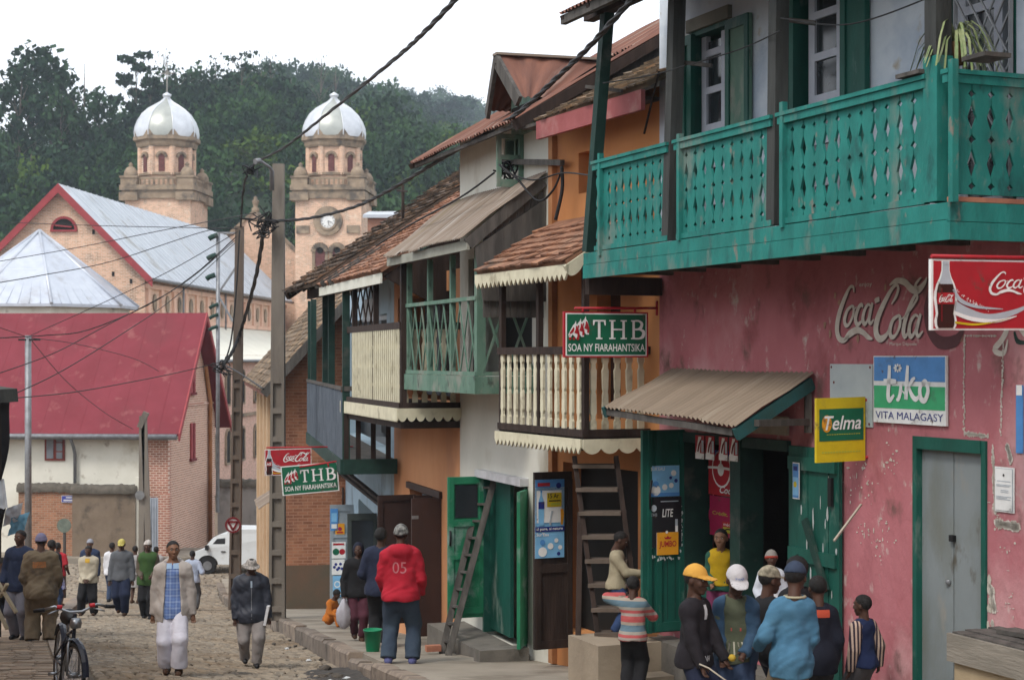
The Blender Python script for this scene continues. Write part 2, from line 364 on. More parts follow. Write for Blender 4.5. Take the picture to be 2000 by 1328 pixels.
# cobbled street: a bed of sand with set stones
bed = MB(); st = MB()
Ys = [y*1.0 for y in range(0, 63)]
def bedz(X, Y): return road_z(X, Y)-.045
rows = []
for Y in Ys:
    a, b = kl(Y), kr(Y)
    if Y >= 47: a -= (Y-47)*4.5; a = max(a, -42)
    if Y >= 52: b += (Y-52)*3.2
    rows.append([bed.vert((a+(b-a)*i/10, Y, bedz(a+(b-a)*i/10, Y))) for i in range(11)])
for a, b in zip(rows, rows[1:]):
    for i in range(10): bed.face((a[i], a[i+1], b[i+1], b[i]))
struct(bed, 'street_bed', M('joint_sand', (.105,.08,.055), (.07,.052,.036), 2, .95, .4, 20))
sv, sf, stt = [], [], []
Y = 12.5
while Y < 61.5:
    dy = R.uniform(.11, .145)*(1 if Y < 36 else 1.4); a, b = kl(Y), kr(Y)
    if Y >= 47: a = max(a-(Y-47)*4.5, -34)
    if Y >= 52: b += (Y-52)*3.0
    X = a+.05; slope = -.245
    rise = R.uniform(-.02, .02)
    while X < b-.12:
        dx = R.uniform(.12, .25)*(1 if Y < 38 else 1.4)
        j = lambda s: R.uniform(-s, s)
        z0 = bedz(X, Y)-.01; h = R.uniform(.034, .05); o = len(sv); yj = j(.03); skew = (X-a)*.02
        x0, x1, y0, y1 = X+.012, min(X+dx, b)-.012, Y+yj+.012, Y+dy+yj-.012; ins = R.uniform(.022, .04)
        zt = [bedz(x0, y0)+h+j(.008), bedz(x1, y0)+h+j(.008), bedz(x1, y1)+h+j(.008), bedz(x0, y1)+h+j(.008)]
        c = [(x0+j(.015),y0+j(.015)), (x1+j(.015),y0+j(.015)), (x1+j(.015),y1+j(.015)), (x0+j(.015),y1+j(.015))]; cx, cy = (x0+x1)/2, (y0+y1)/2
        for (x, y) in c: sv.append((x, y, z0-.03))
        for (x, y), z in zip(c, zt): sv.append((x+(ins if x < cx else -ins)*.35, y+(ins if y < cy else -ins)*.35, z-.018))
        for (x, y), z in zip(c, zt): sv.append((x+(ins if x < cx else -ins), y+(ins if y < cy else -ins), z))
        for lo in (0, 4):
            for k in range(4): sf.append((o+lo+k, o+lo+(k+1) % 4, o+lo+4+(k+1) % 4, o+lo+4+k))
        sf.append((o+8, o+9, o+10, o+11)); t = R.random(); stt += [t]*12
        X += dx
    Y += dy
st.v, st.f, st.t, st.m, st.sm = sv, sf, stt, [0]*len(sf), [False]*len(sf)
struct(st, 'cobbled_street', M('cobble_stone', (.30,.258,.205), (.215,.183,.147), 9, .82, .3, 30, stain=[((.20,.155,.11),.35,.5),((.11,.095,.08),1.3,.2)], tint=[(.74,.72,.70), (.92,.9,.87), (1.08,1.03,.96), (.84,.86,.87)]), fix=False)
# right pavement and its kerb, left pavement and its kerb
def strip(mb, fa, fb, ys, fz, th=.3, n=4):
    rows = []
    for Y in ys:
        a, b = fa(Y), fb(Y); rows.append([mb.vert((a+(b-a)*i/n, Y, fz(Y))) for i in range(n+1)])
    for a, b in zip(rows, rows[1:]):
        for i in range(n): mb.face((a[i], a[i+1], b[i+1], b[i]))
    lo = [mb.vert(V(mb.v[r[0]])-V((0,0,th))) for r in rows]
    for i in range(len(rows)-1): mb.face((rows[i][0], rows[i+1][0], lo[i+1], lo[i]))
m_pave = M('pavement_screed', (.30,.265,.215), (.235,.205,.165), 1.2, .9, .35, 25, stain=(.15,.125,.095), ssc=.9, samt=.5)
sw = MB(); strip(sw, lambda Y: kr(Y)+.2, lambda Y: 9.5 if Y < 12 else 9.5-.3*(Y-12), [y*.8 for y in range(0, 70)], side_z)
struct(sw, 'pavement', m_pave)
kb = MB(); Y = 6.0
while Y < 54:
    L = R.uniform(.8, 1.25); e = R.uniform(-.012, .012); a, b = V((kr(Y)+e, Y+.012, 0)), V((kr(Y+L)+e, Y+L-.012, 0)); zt = [side_z(Y)+R.uniform(-.01, .022), side_z(Y+L)+R.uniform(-.01, .022)]
    zb = [road_z(kr(Y), Y)-.15, road_z(kr(Y+L), Y+L)-.15]; wd = .22; kb.tint = R.random()
    if 19.6 < Y < 21.6: zt = [z-.07 for z in zt]                    # broken stretch
    ch = .035
    q = lambda p, o, z: (p.x+o, p.y, z)
    kb.hexa([q(a,0,zb[0]), q(a,wd,zb[0]), q(b,wd,zb[1]), q(b,0,zb[1]), q(a,0,zt[0]-ch), q(a,wd,zt[0]-ch), q(b,wd,zt[1]-ch), q(b,0,zt[1]-ch)])
    kb.hexa([q(a,.004,zt[0]-ch), q(a,wd,zt[0]-ch), q(b,wd,zt[1]-ch), q(b,.004,zt[1]-ch), q(a,ch,zt[0]+.003), q(a,wd,zt[0]+.003), q(b,wd,zt[1]+.003), q(b,ch,zt[1]+.003)])
    Y += L
struct(kb, 'kerb', M('kerb_stone', (.25,.205,.165), (.17,.14,.115), 4, .9, .4, 25, stain=(.10,.08,.065), ssc=2, samt=.5, tint=[(.7,.7,.7),(1,1,1),(1.15,1.1,1.05)]))
lp = MB(); strip(lp, lambda Y: kl(Y)-.36, lambda Y: kl(Y)-9, [y*.8 for y in range(0, 60)], lambda Y: gz(Y)+.05)
struct(lp, 'left_pavement', M('trodden_earth', (.30,.22,.15), (.22,.155,.105), 1.6, .95, .4, 15, stain=(.15,.11,.08), ssc=1, samt=.4))
bp_ = MB(); Y = 13.0
while Y < 25:      # brick-like paving laid flat on the near left pavement
    dy = .13; X = kl(Y)-.4
    while X > kl(Y)-3.2:
        dx = R.uniform(.2, .3); z = gz(Y)+.055+R.uniform(0, .012); bp_.tint = R.random(); s = dy*.1153
        x0, x1, y0, y1 = X-dx+.008, X-.008, Y+.008, Y+dy-.008
        bp_.hexa([(x0,y0,z-.04), (x1,y0,z-.04), (x1,y1,z-.04-s), (x0,y1,z-.04-s), (x0,y0,z+.014), (x1,y0,z+.014), (x1,y1,z+.014-s), (x0,y1,z+.014-s)]); X -= dx
    Y += dy
struct(bp_, 'paving_bricks', M('paving_brick', (.31,.245,.18), (.22,.165,.12), 4, .9, .3, 25, stain=(.14,.11,.08), ssc=.8, samt=.45, tint=[(.6,.58,.56),(1,1,1),(1.15,1.08,1)]))
lk = MB(); Y = 8.0
while Y < 47:
    L = R.uniform(.7, 1.1); lk.tint = R.random(); a, b = kl(Y), kl(Y+L-.015); za, zb = gz(Y)+.075, gz(Y+L)+.075
    lk.hexa([(a-.36,Y,za-.4), (a,Y,za-.4), (b,Y+L-.015,zb-.4), (b-.36,Y+L-.015,zb-.4), (a-.36,Y,za), (a-.02,Y,za), (b-.02,Y+L-.015,zb), (b-.36,Y+L-.015,zb)]); Y += L
struct(lk, 'left_kerb', MT['kerb_stone'])
# far pavement across the junction
fp = MB()
fp.hexa([(-44,59.6,-6.3), (-8.5,60.3,-6.3), (-8.5,63.5,-6.3), (-44,63.5,-6.3), (-44,59.6,-5.82), (-8.5,60.3,-5.82), (-8.5,63.5,-5.82), (-44,63.5,-5.82)])
struct(fp, 'far_pavement', m_pave)
# debris heap in the gutter
for i in range(26):
    Y = R.uniform(19.4, 22.5) if i < 18 else R.uniform(24, 30); X = kr(Y)-R.uniform(.05, .5); d = MB(); r = R.uniform(.03, .09) if i < 18 else R.uniform(.02, .045)
    bm = bmesh.new(); bmesh.ops.create_icosphere(bm, subdivisions=2, radius=r)
    for v_ in bm.verts: v_.co *= R.uniform(.7, 1.2); v_.co.z *= .55
    d.np([(v_.co.x+X, v_.co.y+Y, v_.co.z+road_z(X, Y)+r*.35) for v_ in bm.verts], [[q.index for q in f.verts] for f in bm.faces]); bm.free()
    lit = i % 4 == 0
    solo(d, 'plastic_scrap' if lit else 'rubble_stone', M('litter', (.55,.56,.56), rough=.5) if lit else M('rubble', (.09,.075,.06), (.05,.042,.035), 8), 'crumpled pale plastic scrap lying in the gutter below the kerb' if lit else 'lump of dark rubble lying in the gutter below the kerb', 'litter' if lit else 'rubble', 'plastic scraps in the gutter' if lit else 'rubble in the gutter')
m_mud = M('gutter_mud', (.055,.045,.036), (.03,.026,.022), 5, .7, .5, 12)
mud = MB(); ids = []
for i in range(15):
    row = []
    for j in range(7):
        Y = 19+4*i/14; t = j/6; X = kr(Y)-.02-.75*t; e = math.sin(math.pi*i/14); row.append(mud.vert((X, Y, road_z(X, Y)+.10*e*(1-t)**.8*R.uniform(.6, 1.2)-.03*t-.01)))
    ids.append(row)
for a, b in zip(ids, ids[1:]):
    for i in range(6): mud.face((a[i], a[i+1], b[i+1], b[i]))
struct(mud, 'gutter_silt', m_mud)

# ---------------------------------------------------------------- hills and woods
def ci(pts, x):
    return float(np.interp(x, [p[0] for p in pts], [p[1] for p in pts]))
C1 = [(-300,345),(0,340),(200,330),(300,295),(400,272),(500,262),(600,275),(700,300),(900,350),(1000,380),(1300,450),(2400,500)]
C2 = [(-300,350),(200,340),(300,290),(400,235),(480,195),(560,195),(700,222),(780,250),(850,292),(950,330),(1100,390),(1300,430),(2400,470)]
C3 = [(-300,300),(500,245),(640,215),(780,218),(840,222),(900,226),(950,240),(1000,262),(1100,300),(1300,380),(2400,450)]
def hillz(px, Y):
    def top(C, D): return (HZ-ci(C, px))/FP*D+CZ
    z1, z2, z3 = top(C1, 225), top(C2, 420), top(C3, 760)
    k = [(120,-6.5), (140,-4), (165,z1*.35), (195,z1*.72), (225,z1), (250,z1*.97), (300,max(z1*.9, z2*.55)), (360,z2*.8), (420,z2), (470,z2*.96), (560,max(z2*.9, z3*.6)), (660,z3*.82), (760,z3), (950,z3*.8)]
    return ci(k, Y)
hl = MB(); HY = [120,130,140,152,165,180,195,210,225,237,250,275,300,330,360,390,420,445,470,515,560,610,660,710,760,850,950]; HX = list(range(-700, 2401, 50)); ids = []
for Y in HY: ids.append([hl.vert(((px-1000)/FP*Y, Y, hillz(px, Y))) for px in HX])
hl.smooth = True
for a, b in zip(ids, ids[1:]):
    for i in range(len(HX)-1): hl.face((a[i], a[i+1], b[i+1], b[i]))
struct(hl, 'hills', M('forest_floor', (.025,.05,.022), (.018,.035,.016), .15, .95, 0))
def crown(n, kind, rng, leaf):
    '''leaf clumps through a crown of unit height and ~1 width; returns quads'''
    nb = {'round': 9, 'tall': 12, 'pine': 14, 'gum': 11}[kind]; V_, per = [], n//nb
    for b in range(nb):
        t = rng.random()
        if kind == 'round': c = np.array([*(rng.normal(0, .22, 2)), .35+.5*t]); r = .2+.12*rng.random()
        elif kind == 'tall': c = np.array([*(rng.normal(0, .12, 2)), .15+.75*t]); r = .11+.08*rng.random()
        elif kind == 'pine':
            t = (b+.5)/nb; a = b*2.4; rr = .20*(1.1-t)+.05; c = np.array([math.cos(a)*rr, math.sin(a)*rr, .3+.66*t]); r = .10
        else:
            a = b*2.4; t = (b+.5)/nb; rr = (.05+.20*math.sin(math.pi*min(1, t*1.1)))*(.5+.5*rng.random()); c = np.array([math.cos(a)*rr, math.sin(a)*rr, .46+.48*t]); r = .095+.06*rng.random()
        d = rng.normal(0, 1, (per, 3)); d /= np.linalg.norm(d, axis=1)[:, None]; d *= (rng.random((per, 1))**.4)
        fl = .35 if kind == 'pine' else .72
        V_.append(c+d*r*np.array([1.0, 1.0, fl]))
    C = np.concatenate(V_); m = len(C); a = rng.normal(0, 1, (m, 3)); a /= np.linalg.norm(a, axis=1)[:, None]; b = np.cross(a, rng.normal(0, 1, (m, 3))); b /= np.linalg.norm(b, axis=1)[:, None]
    s = leaf*(.6+.8*rng.random((m, 1))); q = np.stack([C-a*s-b*s*.6, C+a*s-b*s*.6, C+a*s+b*s*.6, C-a*s+b*s*.6], 1)
    return q.reshape(-1, 3)
def quads(n): return np.arange(n*4).reshape(-1, 4)
def raw_mesh(name, v, f, mats, tint=None, mi=None, org=(0,0,0)):
    me = bpy.data.meshes.new(name); v = np.asarray(v, dtype=np.float32)-np.array(org, dtype=np.float32); f = np.asarray(f, dtype=np.int32)
    me.vertices.add(len(v)); me.vertices.foreach_set('co', v.ravel()); me.loops.add(f.size); me.loops.foreach_set('vertex_index', f.ravel())
    me.polygons.add(len(f)); me.polygons.foreach_set('loop_start', np.arange(0, f.size, f.shape[1], dtype=np.int32))
    for m in mats: me.materials.append(m)
    if mi is not None: me.polygons.foreach_set('material_index', np.asarray(mi, dtype=np.int32))
    if tint is not None: a = me.attributes.new('tint', 'FLOAT', 'POINT'); a.data.foreach_set('value', np.asarray(tint, dtype=np.float32))
    me.update(calc_edges=True); me.validate(); o = bpy.data.objects.new(name, me); S.collection.objects.link(o); o.location = org; return o
m_leaf = M('foliage', (.028,.062,.027), (.016,.04,.019), .35, .8, 0, tint=[(.32,.45,.45), (.62,.8,.7), (1,1,.85), (1.5,1.5,.85), (.5,.62,.62), (2.8,2.1,.5)], spec=.15)
m_bark = M('bark', (.15,.125,.10), (.09,.075,.06), 4, .95, .3, 10)
CR = {k: [crown(n, k, NR, lf) for _ in range(4)] for k, n, lf in (('round', 400, .034), ('tall', 400, .028))}
fv, ft = [], []
def grow(Y0, Y1, n, h0, h1, px0, px1):
    for _ in range(n):
        Y = Y0+(Y1-Y0)*NR.random(); px = px0+(px1-px0)*NR.random(); h = h0+(h1-h0)*NR.random(); h *= .45 if (470 < px < 545 and 140 < Y < 186) else 1; k = 'round' if NR.random() < .6 else 'tall'
        q = CR[k][int(NR.integers(4))]; a = NR.random()*6.28; ca, sa = math.cos(a), math.sin(a); wd = h*(.75 if k == 'round' else .8)*(.8+.4*NR.random())
        z = hillz(px, Y); X = (px-1000)/FP*Y
        fv.append(np.stack([X+(q[:,0]*ca-q[:,1]*sa)*wd, Y+(q[:,0]*sa+q[:,1]*ca)*wd, z-.12*h+q[:,2]*h], 1))
        t = NR.random()*.78; t = .98 if NR.random() < .035 else t
        ft.append(np.clip(t+NR.normal(0, .05, len(q)//4).repeat(4), 0, 1))
grow(138, 232, 520, 5, 9.5, -120, 1050)
grow(232, 430, 560, 7, 14, 250, 1150)
grow(430, 770, 620, 8, 16, 500, 1200)
fv, ft = np.concatenate(fv), np.concatenate(ft)
o = raw_mesh('hillside_wood', fv, quads(len(fv)//4), [m_leaf], ft); o['kind'] = 'stuff'
o['label'] = 'dense dark green wood covering the hillside behind the church'; 
def tree(px, py_top, py_base, Y, kind, label, group, wd=.5, tint=.3, leaf=.03, n=760, name='forest_tree', bare=.0):
    b, t = P(px, py_base, Y), P(px, py_top, Y); h = t.z-b.z; o = thing(name, label, 'tree', b, group)
    tr = MB(); lean = NR.normal(0, .02)*h; top = V((b.x+lean, b.y, b.z+h*.93)); r = h*.011+.03
    tr.tube([b, b.lerp(top, .35)+V((lean*.3,0,0)), b.lerp(top, .7), top], [r, r*.8, r*.5, r*.15], 6)
    q = crown(n, kind, NR, leaf*.78); q = q*np.array([h*wd*1.9, h*wd*1.9, h])+np.array([b.x+lean*.8, b.y, b.z])
    cs = q.reshape(-1, 4, 3).mean(1); 
    for i in range(0, len(cs), max(1, len(cs)//16)):
        c = V(cs[i]); f = max(.2, (c.z-b.z)/h-.14); s = b.lerp(top, min(.95, f)); tr.tube([s, s.lerp(c, .5)+V((0,0,.02*h)), c], [r*.3, r*.22, r*.08], 4)
    part(tr, 'trunk', m_bark, o, fix=False)
    if bare < 1:
        cr_ = raw_mesh('crown', q, quads(len(q)//4), [m_leaf], np.clip(tint+NR.normal(0, .06, len(q)//4).repeat(4), 0, 1), org=tuple(b)); cr_.location = (0,0,0); cr_.parent = o
tl = 'tall trees standing on the hill crest'
tree(60, 86, 400, 205, 'gum', 'tallest eucalyptus with a broad top at the far left of the hill', tl, .5, .25, .024, 620)
tree(28, 130, 400, 200, 'gum', 'slim eucalyptus at the left edge just beside the tallest one', tl, .42, .2, .026)
tree(98, 92, 390, 208, 'gum', 'high eucalyptus crown immediately right of the tallest tree', tl, .38, .3, .026)
tree(118, 180, 400, 200, 'gum', 'lower feathery eucalyptus left of the lone roundish tree', tl, .4, .4, .028)
tree(162, 106, 380, 206, 'tall', 'lone roundish eucalyptus standing clear against the sky left of the left dome', tl, .5, .35, .026, 520)
tree(192, 175, 380, 204, 'gum', 'short bushy tree leaning against the lone roundish eucalyptus', tl, .4, .3, .03)
tree(268, 96, 300, 225, 'pine', 'ragged dark pine rising left of the left dome cross', tl, .5, .08, .03)
tree(292, 150, 300, 222, 'pine', 'small pine between the ragged pine and the left dome', tl, .4, .05, .034)
tree(345, 118, 320, 226, 'round', 'full leafy tree right behind the left dome cross', tl, .5, .3, .03)
tree(322, 92, 300, 235, 'gum', 'sparse tree whose twigs show above the left dome cross', tl, .35, .2, .016, 120)
tree(395, 125, 310, 228, 'tall', 'narrow leafy tree a little right of the left dome', tl, .36, .35, .03)
tree(420, 100, 300, 236, 'gum', 'thin see-through tree between the domes nearest the left one', tl, .4, .2, .017, 150)
tree(440, 140, 300, 228, 'round', 'low round tree between the domes', tl, .4, .15, .034)
tree(474, 95, 300, 226, 'pine', 'tall layered pine standing midway between the two domes', tl, .55, .1, .024, 300)
tree(508, 125, 290, 232, 'pine', 'thinner layered pine right of the tall one between the domes', tl, .5, .1, .024, 220)
tree(530, 105, 290, 240, 'gum', 'open twiggy tree just right of the two layered pines', tl, .4, .2, .016, 130)
tree(622, 100, 300, 260, 'gum', 'nearly bare spindly tree against the sky left of the right dome tip', tl, .35, .2, .012, 70)
tree(655, 120, 300, 262, 'gum', 'nearly bare stick-like tree directly above the right dome tip', tl, .25, .2, .012, 40)
tree(575, 145, 260, 300, 'round', 'broad round tree on the crest left of the right dome', tl, .6, .2, .05)
tree(690, 158, 280, 330, 'round', 'round tree on the crest just right of the right dome tip', tl, .6, .25, .05)
tree(825, 178, 240, 500, 'gum', 'umbrella shaped tree on the far ridge right of the right dome', tl, .6, .2, .05, 220)
tree(868, 182, 250, 520, 'round', 'dark clump of a tree on the far ridge near the rusty roof', tl, .8, .1, .06)
tree(905, 190, 255, 600, 'round', 'bluish tree on the far ridge closest to the rusty roof', tl, .8, .15, .06)
for px, py, lab in ((503, 250, 'yellow-green tree on the slope left of the street lamp'), (525, 300, 'small yellowing tree below the other yellow one by the lamp'), (455, 300, 'pale green bush-like tree left of the yellow trees on the slope')):
    tree(px, py, py+108, 188, 'round', lab, 'paler trees on the slope between the domes', .55, .93 if px > 460 else .6, .045, 340)
hz_ = MB(); hz_.hexa([(-420,-12,-9), (420,-12,-9), (420,1000,-9), (-420,1000,-9), (-420,-12,150), (420,-12,150), (420,1000,150), (-420,1000,150)])
mh = bpy.data.materials.new('air'); mh.use_nodes = True; n_ = mh.node_tree.nodes; n_.remove(n_['Principled BSDF']); pv = n_.new('ShaderNodeVolumePrincipled')
pv.inputs['Color'].default_value = (.76,.87,1,1); pv.inputs['Density'].default_value = .00036; pv.inputs['Anisotropy'].default_value = .2
mh.node_tree.links.new(pv.outputs[0], n_['Material Output'].inputs['Volume']); struct(hz_, 'haze', mh, 'stuff')
# ---------------------------------------------------------------- church, red roofed hall, walls behind the junction
m_cbrick = brick('church_brick', (.74,.46,.31), (.62,.36,.23), (.66,.52,.41), .26, .085, 'xy', stain=[((.42,.28,.19),.35,.45),((.20,.14,.10),1.1,.34),((.80,.62,.48),2.2,.2)], ms=.014)
m_stone = M('carved_stone', (.32,.245,.172), (.22,.165,.115), 2, .9, .4, 8, stain=(.10,.085,.07), ssc=.9, samt=.55)
m_zinc = M('zinc_roof', (.48,.51,.55), (.40,.43,.47), .8, .45, .05, 5, metal=.25, stain=(.33,.33,.33), ssc=.5, samt=.3)
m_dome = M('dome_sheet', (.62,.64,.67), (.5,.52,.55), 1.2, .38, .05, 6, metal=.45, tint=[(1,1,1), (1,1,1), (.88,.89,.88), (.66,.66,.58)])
m_redp = M('oxide_red_paint', (.30,.045,.05), (.24,.035,.04), 3, .6, .1, 15)
m_limew = M('limewash', (.74,.72,.63), (.66,.64,.55), 1.2, .9, .15, 12, stain=[((.52,.48,.38),.5,.35),((.38,.34,.27),1.6,.12)])
m_pinkw = M('pink_render', (.72,.47,.35), (.64,.40,.29), 1.5, .9, .2, 10, stain=(.3,.22,.17), ssc=.7, samt=.3)
m_louv = M('dull_red_louvre', (.15,.05,.045), (.09,.03,.028), 6, .7, .1, 15)
class Fr:
    def __init__(s, c, dx): s.c = V((c[0], c[1], 0)); s.y = V((dx, 1, 0)).normalized(); s.x = V((s.y.y, -s.y.x, 0))
    def q(s, x, y, z): p = s.c+s.x*x+s.y*y; return V((p.x, p.y, z))
    def box(s, mb, x0, x1, y0, y1, z0, z1): mb.hexa([s.q(x0,y0,z0), s.q(x1,y0,z0), s.q(x1,y1,z0), s.q(x0,y1,z0), s.q(x0,y0,z1), s.q(x1,y0,z1), s.q(x1,y1,z1), s.q(x0,y1,z1)])
    def prism(s, mb, pts, y0, y1): mb.prism([s.q(x, y0, z) for x, z in pts], s.y*(y1-y0))
def arch(x, z0, z1, r, n=10):       # outline of an arched opening
    return [(x-r, z0), (x+r, z0)]+[(x+r*math.cos(math.pi*i/n), z1+r*math.sin(math.pi*i/n)) for i in range(n+1)]
NX = -24.75
church = thing('church', 'brick church with two silver domed towers and a long grey metal roof', 'church', (NX, 90, -6))
nf = Fr((NX, 90), .07)
wb = MB(); hw, ez, rz = 4.65, 6.3, 10.9
wb.prism([nf.q(x, 0, z) for x, z in ((-hw,-6.2),(hw,-6.2),(hw,ez),(0,rz-.15),(-hw,ez))], nf.y*37)
part(wb, 'nave_wall', m_cbrick, church)
rf = MB()
for sg in (-1, 1):
    a, b = (sg*(hw+.55), ez-.5), (0, rz+.05)
    rf.prism([nf.q(a[0],-.5,a[1]), nf.q(b[0],-.5,b[1]), nf.q(b[0],-.5,b[1]+.1), nf.q(a[0],-.5,a[1]+.1)], nf.y*37.5)
    for k in range(1, 38):
        y = k; rf.bar(nf.q(a[0],y,a[1]+.12), nf.q(b[0],y,b[1]+.12), .05, .04)
nroof = part(rf, 'nave_roof', m_zinc, church)
bg_ = MB()
for sg in (-1, 1):
    a, b = (sg*(hw+.6), ez-.55), (0, rz+.06)
    bg_.prism([nf.q(a[0],-.58,a[1]-.38), nf.q(b[0],-.58,b[1]-.42), nf.q(b[0],-.58,b[1]+.09), nf.q(a[0],-.58,a[1]+.09)], nf.y*.07)
part(bg_, 'barge_board', m_redp, church)
v_ = MB(); v_.prism([nf.q(.15+.62*math.cos(math.pi*i/12), -.03, 8.55+.62*math.sin(math.pi*i/12)) for i in range(13)], nf.y*.02); 
vv = part(v_, 'lunette', m_dark, church)
v_ = MB()
for i in range(12): 
    a, b = math.pi*i/12, math.pi*(i+1)/12; v_.bar(nf.q(.15+.68*math.cos(a),-.04,8.55+.68*math.sin(a)), nf.q(.15+.68*math.cos(b),-.04,8.55+.68*math.sin(b)), .1, .14)
v_.bar(nf.q(-.6,-.06,8.5), nf.q(.9,-.06,8.5), .16, .1); v_.bar(nf.q(-.35,-.06,8.8), nf.q(.6,-.06,8.7), .08, .08)
part(v_, 'lunette_surround', m_redp, vv)
for x, z in ((-1.4,8.2),(1.8,8.3),(-3.3,6.2),(3.9,5.6),(2.9,6.0)): v_ = MB(); nf.box(v_, x-.07, x+.07, -.03, .02, z, z+.25); part(v_, 'putlog_hole', m_dark, church)
# upper nave wall on the right: pilasters, frieze, oval medallions
v_ = MB()
nf.box(v_, hw, hw+.18, .1, 36.8, 5.35, 5.6); nf.box(v_, hw, hw+.12, .1, 36.8, 3.55, 3.8)
for k in range(15):
    y = .3+k*2.55; nf.box(v_, hw, hw+.14, y, y+.5, 3.8, 5.35)
    if k < 14: o_ = MB(); o_.prism([nf.q(hw+.03, y+1.52+.34*math.cos(6.283*i/14), 4.6+.5*math.sin(6.283*i/14)) for i in range(14)], nf.x*.05); part(o_, 'medallion', m_stone, church)
part(v_, 'pilaster_frieze', m_pinkw, church)
for y in (6.8, 17): v_ = MB(); v_.tube([nf.q(hw+.3, y, 5.7), nf.q(hw+.3, y, 3)], .07, 6); part(v_, 'downpipe', m_metal, church)
v_ = MB(); v_.tube([nf.q(hw+.6, -.4, ez-.5), nf.q(hw+.6, 37, ez-.5)], .1, 6); part(v_, 'gutter', m_metal, church)
v_ = MB(); v_.prism([nf.q(hw, .4, z) if k < 2 else nf.q(hw+3.6, .4, z) for k, z in enumerate((3.55, 3.4, 1.3, 1.45))], nf.y*36); part(v_, 'aisle_roof', M('pale_roof_paint', (.72,.70,.60), (.66,.64,.54), .8, .6, .05, 8), church)
v_ = MB(); nf.box(v_, hw-.2, hw+3.2, .6, 36, -6.2, 1.7); part(v_, 'aisle_wall', brick('aisle_brick', (.68,.41,.32), (.58,.33,.25), (.6,.46,.38), .26, .085, 'xy'), church)
v_ = MB(); v_.tube([nf.q(hw+3.65,.4,1.35), nf.q(hw+3.65,36,1.35)], .09, 6); part(v_, 'gutter', m_metal, church)
v_ = MB(); nf.box(v_, hw+3.2, hw+3.32, .7, 36, -2.0, -1.8); part(v_, 'string_course', m_stone, church)
for k in range(9):
    for z in (-1.2, -4.6):
        y = 2+k*3.6; v_ = MB(); v_.prism([nf.q(hw+3.22, y+a, b) for a, b in arch(0, z, z+1.5, .42)], nf.x*.04); w_ = part(v_, 'window', m_dark, church)
        v_ = MB(); pts = arch(0, z, z+1.5, .5)
        for a, b in zip(pts, pts[1:]+pts[:1]): v_.bar(nf.q(hw+3.25,y+a[0],a[1]), nf.q(hw+3.25,y+b[0],b[1]), .16, .12)
        part(v_, 'frame', m_stone, w_)
# apse with a faceted sheet metal roof
af = Fr((-24.95, 86.5), .07); v_ = MB(); v_.lathe(af.q(0,0,0), [(4.7,-6.2),(4.7,4.25)], 8, math.pi/8, False); part(v_, 'apse_wall', m_limew, church)
v_ = MB(); v_.lathe(af.q(0,0,0), [(5.15,4.1),(5.15,4.25),(2.9,6.05),(2.85,6.1),(.05,8.2)], 8, math.pi/8, False)
for i in range(8):
    a = math.pi/8+i*math.pi/4; v_.tube([af.q(0,0,0)+V((5.2*math.cos(a),5.2*math.sin(a),4.25)), af.q(0,0,8.25)], .09, 5)
    for k in range(1, 7):
        t = k/7; b = a+math.pi/4; p, q_ = V((5.15*math.cos(a),5.15*math.sin(a),4.28)), V((5.15*math.cos(b),5.15*math.sin(b),4.28)); e = p.lerp(q_, t); top = V((0,0,8.2)); f = min(t, 1-t)*2
        v_.bar(af.q(0,0,0)+e, af.q(0,0,0)+e.lerp(top, .12+.62*f), .035, .04)
part(v_, 'apse_roof', M('apse_sheet', (.50,.53,.58), (.43,.46,.52), 1.5, .4, .04, 6, metal=.35, stain=(.38,.39,.42), ssc=1, samt=.3), church)
